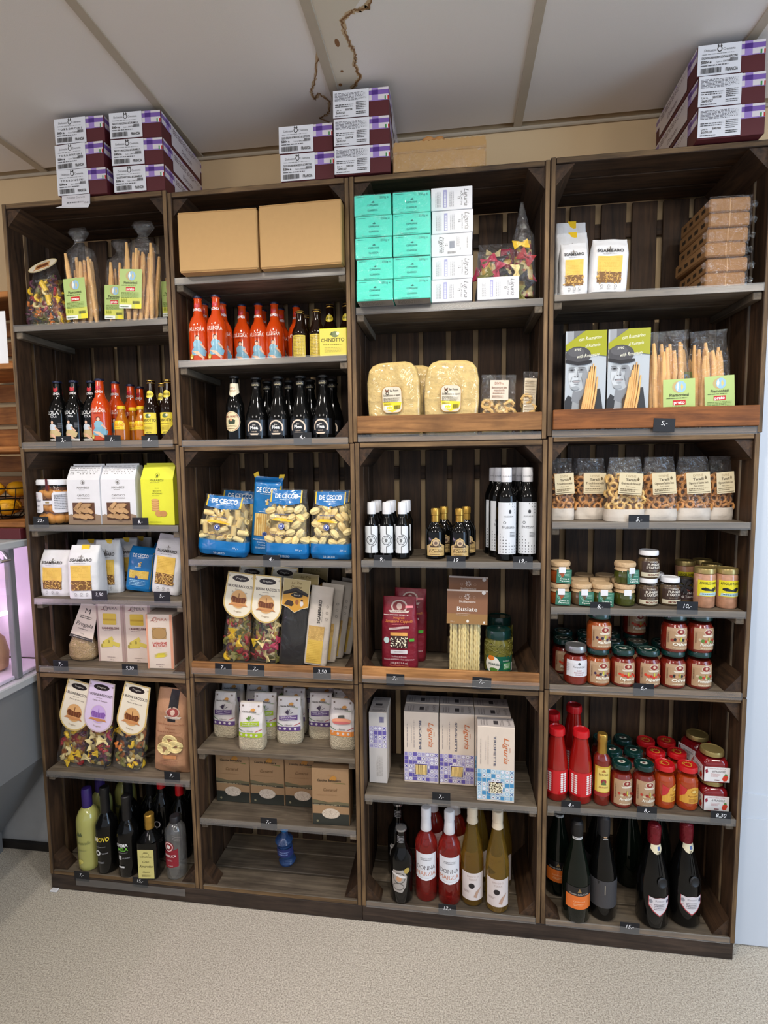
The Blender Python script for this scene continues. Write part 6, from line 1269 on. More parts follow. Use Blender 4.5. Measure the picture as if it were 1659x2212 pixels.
def tarallo_bag(seed, title, pale=False, w=.100):
    h, d = .180, .030; po = Pouch([(0, w/2*.98, d*.9), (.012, w/2, d), (h*.55, w/2*.97, d), (h*.80, w/2*.86, d*.55), (h, w/2*.78, .004)], 3.2, seed, .0022)
    pb = Pouch([(-.0004, w/2*.99, d*.91), (.012, w/2*1.01, d*1.015), (.034, w/2*1.0, d*1.015)], 3.2, seed, .0022); pb.Y0 = po.Y0
    o = [P('clear_bag', po.mesh('clear_bag', 'film')), P('paper_base', pb.mesh('paper_base', 'paper_cream', 16, 6))]+fill(po, [('ring', 'tarallo_pale' if pale else 'tarallo')], .030, h*.70, .0285, seed, 2, .80)+core(po, 'mix_ring', h*.66)
    W, H = .062, .060; p = Pr(); p.rect(-W/2, 0, W/2, H, (206, 192, 158)); p.rect(-W*.46, .003, W*.46, .0048, (90, 80, 60)); p.text('DIVINE', 0, H*.80, .007, (150, 130, 96), w=.026); p.text('Taralli', 0, H*.63, .007, (70, 58, 40), w=.028, bold=.02); p.text(title, 0, H*.46, .0068, (70, 58, 40), w=.050, bold=.01); p.text('Fatti a mano', 0, H*.34, .004, (90, 76, 56), w=.026, shear=.3); p.lines(-W*.42, H*.13, W*.42, H*.28, 2, (110, 96, 70), 4); p.poly([(W*.28, H*.66), (W*.34, H*.66), (W*.36, H*.74), (W*.31, H*.82), (W*.26, H*.74)], (100, 84, 54))
    z = .076; o.append(P('label_card', G().box(-W/2, W/2, 0, .0007, 0, H, c=.0002).mesh('label_card', 'card'), (.004, po.fy(0, z+H/2)-.010, z), (radians(-3), radians((seed % 3-1)*4), 0), [P('card_print', p.mesh('card_print'))])); return o
def flatbread_pack(seed):
    w, h, d = .160, .215, .022
    rows = [(0, w/2*.94, d), (h*.5, w/2, d), (h*.75, w/2*.985, d), (h*.90, w/2*.90, d*.9), (h*.97, w/2*.74, d*.7), (h, w/2*.5, d*.3)]
    po = Pouch([(z, a*1.03, b*1.12) for z, a, b in rows[:-1]]+[(h*1.01, w/2*.55, d*.3)], 3.6, seed, .001); o = [P('clear_bag', po.mesh('clear_bag', 'film2'))]
    for k in range(2):
        b = Pouch([(z, a*.985, c*.46) for z, a, c in rows], 4, seed+k, .0016); o.append(P('flatbread', b.mesh('flatbread', 'flatbread', 20, 22), (0, .004+k*.0215, 0)))
    p = Pr(.008); W, H = .060, .078; p.rrect(-W/2, 0, W/2, H, .016, (176, 130, 50)); p.rrect(-W*.475, .0015, W*.475, H-.0015, .015, (214, 206, 186)); p.poly([(-W*.40, .014), (0, .002), (W*.40, .014), (W*.47, .030), (-W*.47, .034)], (226, 210, 50)); p.rect(-W*.40, .010, W*.02, .022, (220, 224, 226)); p.bars(W*.10, .010, W*.38, .022, (90, 80, 20), 3)
    p.poly([(-W*.30, H*.80), (-W*.16, H*.80), (-W*.14, H*.90), (-W*.23, H*.84), (-W*.32, H*.92)], (110, 60, 30)); p.ring(-W*.22, H*.74, .005, .005, .002, (60, 50, 40)); p.text('San Ponso', W*.12, H*.80, .006, (70, 60, 50), w=.026, bold=.02); p.text('Schiacciatine ai sapori', 0, H*.63, .006, (80, 66, 46), w=.050, bold=.01); p.lines(-W*.42, H*.40, W*.42, H*.58, 5, (130, 116, 90), seed); p.lines(-W*.40, H*.30, -W*.02, H*.38, 2, (150, 130, 60), 3)
    o.append(P('oval_label', p.mesh('oval_label', lambda a, b2, k: (a-.002, po.fy(a, b2+.066)-.0022-2*k, b2+.066), mat='gprint'))); return o
def biscuit_bag(narrow=False):
    w, h, d = (.104, .172, .026) if not narrow else (.044, .180, .040); po = Pouch([(0, w/2*.97, d*.9), (.012, w/2, d), (h*.6, w/2*.97, d*.8), (h*.93, w/2*.94, .005), (h, w/2*.96, .002)], 4, 31, .0012)
    o = [P('clear_bag', po.mesh('clear_bag', 'film'))]+fill(po, [('ring', 'tarallo_pale')], .030, h*.66, .036, 5, 2, .80)+core(po, 'mix_cream', h*.60)
    p = Pr()
    if not narrow:
        W, H = .052, .058; p.rect(-W/2, 0, W/2, H, (206, 190, 174)); p.text('DIVINE', 0, H*.78, .008, (150, 100, 80), w=.026); p.text('Bocconcini alle', 0, H*.58, .0062, (110, 70, 50), w=.042, bold=.01); p.text('mandorle', 0, H*.44, .0062, (110, 70, 50), w=.030, bold=.01); p.lines(-.018, H*.30, .018, H*.38, 1, (150, 120, 100), 3); p.lines(-.020, H*.10, .014, H*.24, 2, (150, 120, 100), 5)
        z = .097; o.append(P('label_card', p.mesh('label_card', lambda a, b, k: (a+.001, po.fy(a, b+z)-.004-k, b+z))))
    else:
        p.rect(-.017, 0, .017, .150, (206, 192, 166)); p.lines(-.015, .012, .015, .145, 16, (130, 112, 90), 4, fill=.3); p.bars(-.014, .004, .008, .022, (60, 50, 40), 6)
        o.append(P('label_strip', p.mesh('label_strip', lambda a, b, k: (a, po.fy(a, b+.01)-.002-k, b+.01))))
    return o
def rosemary_box():
    w, h, d = .110, .274, .045; p = Pr(); g1, g2, g3 = (190, 196, 202), (120, 122, 126), (52, 54, 58)
    p.rect(-w/2+.0005, .0005, w/2-.0005, h-.0005, (176, 184, 192)); p.rect(-w*.30, h*.72, -w*.02, h-.0005, (110, 112, 116)); p.rect(-w*.46, h*.80, -w*.30, h-.0005, (150, 154, 160))
    p.poly([(-w*.5, .0005), (w*.40, .0005), (w*.46, h*.14), (w*.36, h*.42), (w*.06, h*.40), (-w*.20, h*.30), (-w*.42, h*.36), (-w*.5, h*.30)], g3); p.poly([(-w*.36, .02), (-w*.06, .02), (-w*.06, h*.36), (-w*.30, h*.34)], (150, 154, 158)); p.lines(-w*.34, h*.12, -w*.16, h*.22, 6, (226, 228, 230), 3)
    E = lambda x, y, rx, ry, c: p.ell(w*x, h*y, w*rx, h*ry, c, 18)
    p.poly([(-w*.30, h*.40), (-w*.34, h*.30), (-w*.12, h*.26), (w*.04, h*.36), (w*.02, h*.46)], (128, 132, 138))
    E(-.19, .555, .245, .135, (170, 176, 182)); E(-.20, .47, .19, .075, (170, 176, 182)); E(-.30, .54, .12, .10, (192, 198, 204)); E(.07, .56, .045, .035, (150, 154, 160)); E(-.02, .53, .07, .11, (140, 144, 150))
    for s in (-.335, -.105): E(s, .612, .085, .017, (128, 132, 138)); E(s, .610, .052, .008, (66, 68, 72)); E(s, .611, .020, .007, (24, 25, 28)); E(s, .634, .085, .006, (110, 114, 118)); E(s, .590, .07, .005, (140, 144, 150))
    p.poly([(-w*.24, h*.615), (-w*.205, h*.615), (-w*.165, h*.548), (-w*.225, h*.538), (-w*.285, h*.548)], (186, 192, 198)); p.poly([(-w*.205, h*.615), (-w*.165, h*.548), (-w*.225, h*.540)], (134, 138, 144)); E(-.255, .543, .018, .005, (84, 86, 90)); E(-.195, .543, .018, .005, (84, 86, 90))
    E(-.225, .500, .105, .007, (96, 98, 104)); E(-.225, .492, .085, .008, (160, 154, 158)); E(-.225, .470, .06, .004, (136, 140, 146)); p.poly([(-w*.33, h*.545), (-w*.32, h*.548), (-w*.36, h*.490), (-w*.375, h*.495)], (136, 140, 146)); p.poly([(-w*.115, h*.548), (-w*.105, h*.545), (-w*.06, h*.490), (-w*.075, h*.486)], (118, 122, 128))
    for k in range(3): E(-.21, .652+.011*k, .20-.02*k, .0022, (142, 146, 152))
    E(-.25, .428, .10, .020, (150, 156, 162))
    p.poly([(w*.5-.0005, h-.0005), (-w*.02, h-.0005), (-w*.5, h*.86), (-w*.5, h*.80), (w*.5-.0005, h*.74)], (156, 158, 36))
    p.ell(-w*.19, h*.755, w*.31, h*.088, (72, 72, 76), 22); p.ell(-w*.24, h*.785, w*.20, h*.045, (92, 92, 96), 18); p.poly([(-w*.498, h*.715), (-w*.2, h*.69), (w*.13, h*.705), (w*.15, h*.68), (w*.02, h*.662), (-w*.2, h*.655), (-w*.498, h*.685)], (44, 44, 48)); p.lines(-w*.40, h*.72, w*.06, h*.82, 12, (84, 84, 90), 3, fill=.25)
    for t, x, y, ww in (('con Rosmarino', w*.10, h*.905, .060), ('al Romarin', w*.16, h*.835, .040), ('avec', -w*.20, h*.800, .018), ('with Rosemary', w*.06, h*.735, .060)): p.text(t, x, y, .010, (232, 232, 214), w=ww, rot=.10, shear=.35)
    p.poly([(w*.10, h*.64), (w*.22, h*.64), (w*.26, h*.12), (-w*.16, h*.12), (-w*.14, h*.30), (w*.02, h*.42)], (70, 54, 40)); p.ell(w*.22, h*.06, w*.16, h*.055, (176, 180, 184), 14); p.lines(w*.10, h*.03, w*.34, h*.10, 4, (120, 122, 126), 4, rot=True, fill=.15); p.rect(-w*.22, .003, -.0, .014, (206, 208, 210)); p.text('Piemontesi', w*.02, .002, .008, (226, 226, 226), w=.060, shear=.2, bold=.02)
    sd = Pr(); sd.rect(.001, .001, d-.001, h-.001, (40, 40, 42))
    o = cbox(w, d, h, 'greybox', p, left=sd, gp='gprint'); r = random.Random(2)
    for i in range(6):
        x0, x1 = -.010+i*.0062, .004+i*.0056; L = (.115, .135, .150, .158, .150, .120)[i]; g = G().tube([(x0-.004, -.003, h*.125), (x0+(x1-x0)*.5, -.0045, h*.125+L*.5), (x1, -.003, h*.125+L*.94)], [.0028, .0032, .0018], 8); o.append(P('breadstick', g.mesh('breadstick', 'crust', True)))
    return o
def paper_block():
    w, h, d = .102, .0365, .17; p = Pr(); p.rect(-.001, .001, .001, h-.001, (190, 150, 106)); s = Pr()
    for k in range(4): s.rect(.02+k*.036, .012, .04+k*.036, .022, (60, 46, 32))
    o = cbox(w, d, h, 'kraft_dark', p, left=s, gp='print', c=.004)
    po = Pouch([(-.0005, w/2*1.01, .004), (h*.3, w/2*1.03, .006), (h*.8, w/2*1.02, .006), (h+.001, w/2*1.03, .003)], 8, 4, .0014)
    o.append(P('shrink_wrap', po.mesh('shrink_wrap', 'shrink', 18, 6), (0, -.0085, 0))); g = G()
    for sx in (-1, 1): g.prism([(0, 0), (.012*sx, -.006), (.016*sx, .006), (.010*sx, .012), (.004*sx, .010)][::sx], -.001, .001)
    o.append(P('film_tuck', g.mesh('film_tuck', 'shrink'), (w/2*.98, -.004, .010))); o.append(P('film_tuck', g.mesh('film_tuck', 'shrink'), (-w/2*.98, -.004, .014)))
    return o
def turquoise_box():
    w, h, d = .1015, .0550, .17; p = Pr(); k = (20, 110, 100); p.poly([(-.004, h*.62), (.002, h*.70), (.006, h*.62), (.001, h*.60)], k); p.text('CIPRIANI', 0, h*.46, .0048, k, w=.030, bold=.02); p.text('CLASSICA', 0, h*.22, .0048, k, w=.028, bold=.02); p.text('250g e', w*.43, h*.80, .0058, k, al='r', w=.024); p.lines(-w*.44, h*.88, -w*.2, h*.93, 1, k, 3); p.lines(-w*.3, h*.04, w*.3, h*.08, 1, k, 5)
    b = Pr(); b.rect(-w/2+.001, .001, w/2-.001, d-.001, (150, 146, 140)); b.lines(-w*.4, .01, w*.3, .04, 6, (90, 88, 84), 4)
    o = cbox(w, d, h, 'turq', p); o.append(P('bottom_print', b.mesh('bottom_print', lambda x, y, q: (x, y, -.0004-q*.5))))
    po = Pouch([(.0, w/2*1.0, .002), (h*.3, w/2*1.012, .0028), (h*.7, w/2*1.01, .0028), (h, w/2*1.0, .002)], 8, 6, .0010); o.append(P('shrink_wrap', po.mesh('shrink_wrap', 'shrink', 16, 8), (0, -.0045, 0))); return o
def liguria_end(flip=False):
    w, h, d = .1125, .0600, .17; p = Pr(); r = -pi/2; s = -1 if flip else 1
    p.text('Liguria', s*w*.30, h*.88, .013, (90, 90, 96), w=h*.74, al='l', rot=r, shear=.3); p.text('12', s*w*.15, h*.50, .006, (60, 60, 66), rot=r, bold=.02); p.text('BUCATINI', s*w*.22, h*.80, .0042, (110, 110, 116), w=h*.62, al='l', rot=r)
    if flip: p.rect(-.006, h*.34, .008, h*.66, (96, 106, 126)); p.lines(.012, h*.40, .022, h*.88, 4, (140, 140, 146), 3, rot=True); p.lines(.040, h*.30, .046, h*.86, 1, (120, 120, 126), 4, rot=True); p.text('OK', .022, h*.30, .004, (90, 90, 96), rot=r); p.bars(-.012, h*.10, .012, h*.20, (90, 90, 96), 2)
    else:
        p.lines(-w*.40, h*.14, -w*.26, h*.84, 4, (170, 170, 176), 3, rot=True); p.rect(-w*.20, h*.12, -w*.12, h*.88, (150, 150, 196)); p.lines(-w*.19, h*.14, -w*.13, h*.86, 1, (226, 226, 232), 3, rot=True, fill=.7); p.lines(-w*.06, h*.14, w*.06, h*.84, 3, (170, 170, 176), 5, rot=True)
    return cbox(w, d, h, 'whitebox', p)
def bow_bag(w, h, d, seed, top=None):
    po = Pouch([(0, w/2*.96, d*.8), (h*.12, w/2, d), (h*.62, w/2*.95, d*.9)]+(top or [(h*.85, w/2*.92, .010), (h, w/2*.96, .002)]), 3, seed, .002)
    return [P('clear_bag', po.mesh('clear_bag', 'film'))]+fill(po, MIX_F, .003, h*.74 if not top else h*.62, .042, seed, 2, .82)+core(po, 'mix_F', h*.70 if not top else h*.60)
def tile_box(word, blue=False, ribbon='rods'):
    w, h, d = .1105, .237, .058; A, B, Cc = ((104, 92, 168), (176, 168, 206), (206, 200, 222)) if not blue else ((70, 140, 186), (170, 204, 222), (204, 222, 232))
    dk = (60, 52, 150) if not blue else (40, 90, 150); p = Pr(); r = random.Random(7); n = 8; cs = w/n
    def cell(p, x, y, a, b, i, j):
        q = r.randrange(7); p.rect(x+.0004, y+.0004, x+a-.0004, y+b-.0004, Cc if q % 2 else B)
        cx, cy = x+a/2, y+b/2
        if q == 0: p.rect(x+.001, y+.001, x+a-.001, y+b-.001, A)
        elif q == 1: p.ring(cx, cy, a*.36, a*.36, a*.07, A, n=12)
        elif q == 2: p.poly([(cx-a*.4, cy), (cx, cy-a*.4), (cx+a*.4, cy), (cx, cy+a*.4)], (230, 228, 238))
        elif q == 3: [p.ell(cx+u*a*.25, cy+v*a*.25, a*.09, a*.09, A, 8, same=(u, v) != (-1, -1)) for u in (-1, 0, 1) for v in (-1, 0, 1)]
        elif q == 4: p.ell(cx, cy, a*.4, a*.4, (228, 224, 230), 12); p.ell(cx, cy, a*.15, a*.15, (110, 104, 120), 8)
        elif q == 5: p.poly([(x+a*.1, y+b*.2), (x+a*.2, y+b*.1), (x+a*.9, y+b*.8), (x+a*.8, y+b*.9)], dk); p.poly([(x+a*.1, y+b*.8), (x+a*.2, y+b*.9), (x+a*.9, y+b*.2), (x+a*.8, y+b*.1)], dk)
        else: p.rect(x+a*.2, y+b*.1, x+a*.3, y+b*.9, A); p.rect(x+a*.5, y+b*.1, x+a*.6, y+b*.9, A)
    p.grid(-w/2+.0005, .006, w/2-.0005, .006+cs*7, n, 7, cell)
    p.rect(-.022, .026, .022, .066, (226, 222, 230)); p.rect(-.020, .028, .020, .064, dk); p.rect(-.0185, .0295, .0185, .0625, (80, 60, 34))
    p.text('Liguria', w*.22, h*.86, .016, (206, 110, 56), w=h*.34, al='l', rot=-pi/2, shear=.3); p.text(word, -.006, h*.88, .0070, (90, 92, 110), w=h*.40, al='l', rot=-pi/2, bold=.02); p.text('PASTA', w*.36, h*.70, .0036, (190, 120, 90), rot=-pi/2); p.lines(-w*.22, h*.50, -w*.19, h*.92, 1, (160, 150, 150), 3, rot=True); p.lines(-w*.28, h*.56, -w*.265, h*.84, 1, (170, 160, 160), 4, rot=True); p.lines(-w*.42, h*.50, -w*.39, h*.92, 1, (150, 142, 142), 5, rot=True)
    t = Pr(); t.rect(-w/2+.001, .001, w/2-.001, d-.001, (196, 186, 182)); t.rect(-.006, d*.25, .008, d*.65, (70, 64, 66)); t.lines(-w*.42, .008, -w*.2, d-.008, 3, (150, 140, 138), 3, rot=True); t.text('Liguria', w*.34, d*.88, .010, (110, 100, 100), w=d*.7, al='l', rot=-pi/2, shear=.3); t.lines(.012, .01, .024, d-.01, 3, (140, 130, 128), 5, rot=True)
    s = Pr(); s.rect(.001, .001, d-.001, h-.001, (206, 200, 196)); r = random.Random(9); s.grid(.001, h*.50, d-.001, h*.50+d*1.25, 4, 5, cell); s.bars(d*.60, h*.86, d*.85, h*.94, (96, 92, 150), 3); s.lines(d*.4, h*.10, d*.75, h*.40, 6, (170, 164, 160), 5, rot=True)
    o = cbox(w, d, h, 'creambox', p, left=s, right=s, top=t, gp='print')
    if ribbon == 'rods':
        rod = G().tube([(0, 0, 0), (0, 0, .031)], .0019, 6).mesh('pasta_rod', 'pasta_pale', True)
        for i in range(9): o.append(P('pasta_rod', rod, (-.016+i*.004, -.0028, .0305), (0, .07 if word == 'SPAGHETTI' else .03*(i % 3-1), 0)))
    else:
        m = piece('twist', 'white', .018); r = random.Random(3)
        for j in range(4):
            for i in range(5): o.append(P('twist_pasta', m, (-.015+i*.0075, -.0028, .034+j*.008), (r.uniform(-.3, .3), r.uniform(0, 6), 0), sc=.7))
    return o
def carton(w, h, d, tape=True):
    g = G().box(-w/2, w/2, 0, d, 0, h, c=.003); g.box(-w/2+.001, w/2-.001, -.0006, .0008, h*.5-.0004, h*.5+.0004)
    o = [P('carton', G().box(-w/2, w/2, 0, d, 0, h, c=.003).mesh('carton', 'kraft'))]
    for sx in (-1, 1): o.append(P('top_flap', G().box(min(0, sx*w*.495), max(0, sx*w*.495), .002, d-.002, 0, .003, c=.001).mesh('top_flap', 'kraft'), (0, 0, h)))
    o.append(P('bottom_flap', G().box(-w*.49, w*.49, .002, d-.002, -.002, -.0002, c=.0006).mesh('bottom_flap', 'kraft'))); return o
def open_tray():
    w, h, d = .254, .080, .20; o = [P('front_panel', G().box(-w/2, w/2, 0, .004, .001, h*.62, c=.001).mesh('front_panel', 'kraft'))]
    n = 36; top = [(w/2-w*i/n, h*.42+(.004 if i % 2 else 0)) for i in range(n+1)]
    pts = [(-w/2, 0), (w/2, 0)]+top
    o.append(P('serrated_flap', G().prism(pts, 0, .003).mesh('serrated_flap', 'kraft'), (0, 0, h*.62), (radians(-14), 0, 0)))
    for s in (-1, 1): o.append(P('side_panel', G().box(s*w/2-.002, s*w/2+.002, .004, d, .001, h*.9, c=.001).mesh('side_panel', 'kraft')))
    o.append(P('back_panel', G().box(-w/2, w/2, d, d+.004, .001, h*.9, c=.001).mesh('back_panel', 'kraft'))); o.append(P('base_panel', G().box(-w/2, w/2, .004, d, .001, .004, c=.001).mesh('base_panel', 'kraft')))
    po = Pouch([(0, w/2*1.005, .003), (h*.5, w/2*1.01, .004), (h*.66, w/2*1.01, .003)], 8, 3, .0012); o.append(P('shrink_wrap', po.mesh('shrink_wrap', 'shrink', 16, 6), (0, -.007, 0))); return o
def crushed_bottle():
    g = G(); n = 22; pr = []
    for i in range(18):
        z = .004+i*.0078; r = .0245+.003*sin(i*1.7)+(0 if z < .10 else -(z-.10)*.62); pr.append((max(.012, r), z))
    g.lathe([(.018, 0)]+pr, n); rr = random.Random(4); ph = [rr.uniform(0, 6) for _ in range(4)]
    g.v = [(x*(1+.10*sin(z*70+ph[0]))+.004*sin(z*45+ph[1]), y*(1+.12*sin(z*60+ph[2])), z) for x, y, z in g.v]
    p = Pr(.006); p.rect(-.030, .050, .030, .082, (50, 60, 120)); p.lines(-.02, .056, .02, .074, 2, (130, 150, 200), 4)
    return [P('bottle_shell', g.mesh('bottle_shell', 'blue_pet', True, 30)), P('label', p.mesh('label', lambda x, y, o: ((.0305+o)*sin(x/.028), -(.0305+o)*cos(x/.028), y), mat='gprint')), P('cap', G().lathe([(.014, .140), (.0145, .141), (.0145, .153), (.012, .154), (.001, .154)], 18).mesh('cap', 'blue', True))]
# ------------------------------------------------------------------ placing the goods (metres: x along the shelf, y into it)
R_ = radians
ZS = dict(a0=1.9065, b0=1.543-.001, a1=1.2725, b1=1.0325, c1=.7935, a2=.4335, b2=.0705)
Z = {'1t1': 1.9065, '1tb': 1.5428, '1m1': 1.2725, '1m2': 1.0325, '1mb': .7928, '1b1': .4335, '1bb': .0705,
     '2t1': 2.0225, '2t2': 1.7765, '2tb': 1.5368, '2m1': 1.1665, '2mb': .7998, '2b1': .5435, '2b2': .3075, '2bb': .0705,
     '3t1': 1.9085, '3tb': 1.5388, '3m1': 1.1705, '3mb': .8048, '3b1': .4305, '3bb': .0705,
     '4t1': 1.9145, '4tb': 1.5458, '4m1': 1.2885, '4m2': 1.0415, '4mb': .8108, '4b1': .4375, '4bb': .0705}
SOFT = {'tape_tab', 'film_tuck', 'header_card', 'label_card', 'breadstick'}|{m.name.split('.')[0] for m in D.meshes if 'pasta' in m.name}
def low(p, rt, sc):   # lowest point of a part after the thing is turned, so that it stands on its shelf
    sc = sc or 1.0; s3 = sc if isinstance(sc, tuple) else (sc,)*3; ps = p['s'] if isinstance(p['s'], tuple) else (p['s'],)*3
    T = Euler(rt).to_matrix().to_4x4() @ Matrix.Diagonal((*s3, 1)) @ Matrix.Translation(p['l']) @ Euler(p['r']).to_matrix().to_4x4() @ Matrix.Diagonal((*ps, 1))
    n = len(p['m'].vertices); co = np.empty(n*3, np.float32); p['m'].vertices.foreach_get('co', co); co = co.reshape(-1, 3)
    return float((co @ np.array(T[2][:3], np.float32)).min() + T[2][3])
def row(proto, name, cat, group, shelf, items):
    z = Z.get(shelf, shelf)
    for it in items:
        x, y, label = it[:3]; rot = it[3] if len(it) > 3 else (0, 0, 0); sc = it[4] if len(it) > 4 else None; dz = it[5] if len(it) > 5 else 0
        rt = tuple(R_(a) for a in rot); lift = 0.0
        if rot[0] or rot[1] or dz == 0: lift = .0005-min(low(p, rt, sc) for p in proto if p['n'] not in SOFT)
        put(proto, name, label, cat, (x, y, z+dz+lift), rt, group, sc)
TOPZ = 2.2725
# sweet boxes on top of the crates
bt, bb, bc, bi = sweet_box('tor'), sweet_box('bac'), sweet_box('cia'), sweet_box('info')
N3 = ('bottom', 'middle', 'top')
G_ = 'purple gingham sweet boxes on the crates'
for k in range(3): row(bt, 'sweet_box', 'box', G_, TOPZ+.0045+k*.0757, [(.282+(0, -.006, -.004)[k], -.008+k*.004, f'purple gingham torroncini box, {N3[k]} of the far left stack', (0, 0, (1, -1, 1)[k]))])
hl = Pr(); hl.rect(-.046, -.030, .046, .0, (214, 210, 214)); hl.text('Dolcezze Cremona', 0, -.010, .006, (100, 98, 100), w=.06); hl.lines(-.03, -.026, .03, -.018, 1, (120, 118, 120), 3); hl.text('INI', .034, -.027, .005, INK, w=.014)
put([P('paper', G().add([(-.046, 0, 0), (.046, 0, 0), (-.046, -.002, -.028), (.046, -.002, -.028), (-.058, -.016, -.040), (.046, -.012, -.044), (-.046, .0006, 0), (.046, .0006, 0), (-.046, -.0014, -.028), (.046, -.0014, -.028), (-.058, -.0154, -.0405), (.046, -.0114, -.0445)],
     [(0, 2, 3, 1), (2, 4, 5, 3), (6, 7, 9, 8), (8, 9, 11, 10), (0, 1, 7, 6), (4, 10, 11, 5), (0, 6, 8, 2), (2, 8, 10, 4), (1, 3, 9, 7), (3, 5, 11, 9)]).mesh('paper', 'white_cap')), P('paper_print', hl.mesh('paper_print', lambda a, b, o: (a, -.0006+b*.07-o, b)))], 'loose_label', 'loose white label hanging over the crate edge below torroncini boxes', 'label', (.262, -.0125, TOPZ+.004))
for k in range(3): row(bb, 'sweet_box', 'box', G_, TOPZ+.0045+k*.0757, [(.461-k*.002, .002, f'purple gingham caramel box, {N3[k]} of the second stack from left', (0, 0, (2, 3, 2.5)[k]))])
for k in range(2): row(bc, 'sweet_box', 'box', G_, 2.2695+k*.0757, [(.976-k*.003, .006, f'purple gingham cappuccino box, {("lower", "upper")[k]} of the stack of two')])
for k in range(3): row(bi, 'sweet_box', 'box', G_, 2.2695+k*.0757, [(1.1365-k*.001, -.004+k*.002, f'purple gingham box with dense label, {N3[k]} of the centre stack of three', (0, 0, 0.5))])
row(bi, 'sweet_box', 'box', G_, 2.2735, [(2.086, -.018, 'purple gingham box, bottom of the right end stack', (0, 0, -1)), ])
row(bi, 'sweet_box', 'box', G_, 2.2735+.0757, [(2.085, -.016, 'purple gingham box, middle of the right end stack', (0, 0, -.5))])
row(bc, 'sweet_box', 'box', G_, 2.2735+.1514, [(2.082, -.014, 'purple gingham box, top of the right end stack', (0, 0, -1.2))])
row(open_tray(), 'carton_tray', 'box', None, 2.2695, [(1.350, .008, 'film wrapped brown carton tray with serrated flap on the crates', (0, 0, 1))])
bisc = [P('biscuit', piece('ring', 'tarallo', .05)), P('biscuit_rim', G().ball((0, 0, 0), .012, 10, 6, sz=.6).mesh('biscuit_rim', 'crust', True), (0, .004, 0))]
for i, (x, r) in enumerate(((1.318, 0), (1.345, 50))): row(bisc, 'tray_biscuit', 'biscuit', 'biscuits in the carton tray', 2.354, [(x, .06, ('left', 'right')[i]+' round biscuit peeking over the carton tray flap', (70, 0, r))])

# column 1, top bay
ovp = Pouch([(0, .066, .034), (.02, .071, .040), (.07, .066, .040), (.12, .050, .034), (.17, .038, .020), (.20, .034, .004)], 3, 41, .0022)
ov = Pr(); ov.ell(0, 0, .052, .026, (206, 186, 130), 26); ov.ell(0, 0, .049, .0235, (226, 216, 194), 26); ov.rrect(-.026, -.012, .026, .012, .004, (196, 150, 96)); ov.poly([(-.022, -.008), (.022, -.008), (.022, .002), (.012, .008), (.0, .003), (-.012, .007), (-.022, .0)], (104, 54, 30)); ov.poly([(-.032, -.016), (.032, -.016), (.026, -.011), (-.026, -.011)], (196, 130, 80)); ov.text('Tregino', .0, .014, .005, (120, 100, 70), w=.024)
oc = G().prism([(.052*cos(2*pi*i/26), .026*sin(2*pi*i/26)) for i in range(26)], 0, .0014).mesh('oval_card', 'card')
row([P('clear_bag', ovp.mesh('clear_bag', 'film'))]+fill(ovp, MIX_A+MIX_D, .004, .155, .032, 41, 2)+core(ovp, 'mix_D', .15)+[P('oval_card', oc, (.010, .012, .182), (radians(-34), radians(-14), 0), [P('card_print', ov.mesh('card_print', lambda a, b, k: (a, -.0004-k, b), mat='gprint'))])], 'pasta_bag', 'bag', None, '1t1', [(.0855, .024, 'mixed pasta bag with tilted oval card beside the breadsticks')])
COLS = ('leftmost', 'second', 'third', 'fourth')
sb = stick_bag(51, w=.108, n=7, lab_x=-.006, lab_z=.018, lab_h=.125)
row(sb, 'breadstick_bag', 'bag', 'breadstick bags in the top left crate', '1t1', [(.218, .035, 'breadstick bag with twisted top, leftmost of the four in the top left crate', (0, -2, 0))])
row(stick_bag(52, w=.092, n=5, h=.21, lab_w=.066, lab_h=.105, lab_z=.02, sl=.85), 'breadstick_bag', 'bag', 'breadstick bags in the top left crate', '1t1', [(.317, .062, 'lower breadstick bag, second of the four in the top left crate', (0, 3, 0))])
row(stick_bag(53, w=.118, n=10, lab_x=-.020, lab_z=.036, lab_h=.118), 'breadstick_bag', 'bag', 'breadstick bags in the top left crate', '1t1', [(.4135, .028, 'fullest breadstick bag with knotted top, third of four in top left crate', (0, 4, 0))])
row(stick_bag(54, w=.064, n=4, knot=False, h=.18, lab_w=.054, lab_h=.108, lab_z=.030, lab_x=-.002, sl=.75, d=.02), 'breadstick_bag', 'bag', 'breadstick bags in the top left crate', '1t1', [(.4965, .088, 'breadstick bag half hidden at the right side of the top left crate', (0, 0, 0))])
# column 1, soda bay
cola, alle, cro, chi = soda('cola'), soda('allegra'), crodino(), chinotto()
row(cola, 'soda_bottle', 'bottle', 'black cola bottles', '1tb', [(.101, .060, 'black cola bottle, leftmost of the front three'), (.161, .058, 'black cola bottle, middle of the front three'), (.2105, .074, 'black cola bottle beside the orange soda, front row'), (.110, .128, 'black cola bottle in the second row, behind the left gap'), (.186, .130, 'black cola bottle in the second row, behind the third one')])
row(alle, 'soda_bottle', 'bottle', 'orange soda bottles beside the cola', '1tb', [(.264, .042, 'orange soda bottle at the front beside black cola', (0, 0, 12)), (.274, .106, 'orange soda bottle second in line behind the front one', (0, 0, 14)), (.289, .166, 'orange soda bottle third in line beside the cola', (0, 0, 10)), (.290, .2185, 'orange soda bottle last in line at the crate back')])
row(cro, 'aperitif_bottle', 'bottle', 'small amber aperitif bottles', '1tb', [(.326, .055, 'small amber aperitif bottle with yellow cap, front left'), (.334, .104, 'small amber aperitif bottle behind the front left one', (0, 0, 6)), (.380, .078, 'small amber aperitif bottle next to the chinotto bottles', (0, 0, 5))], )
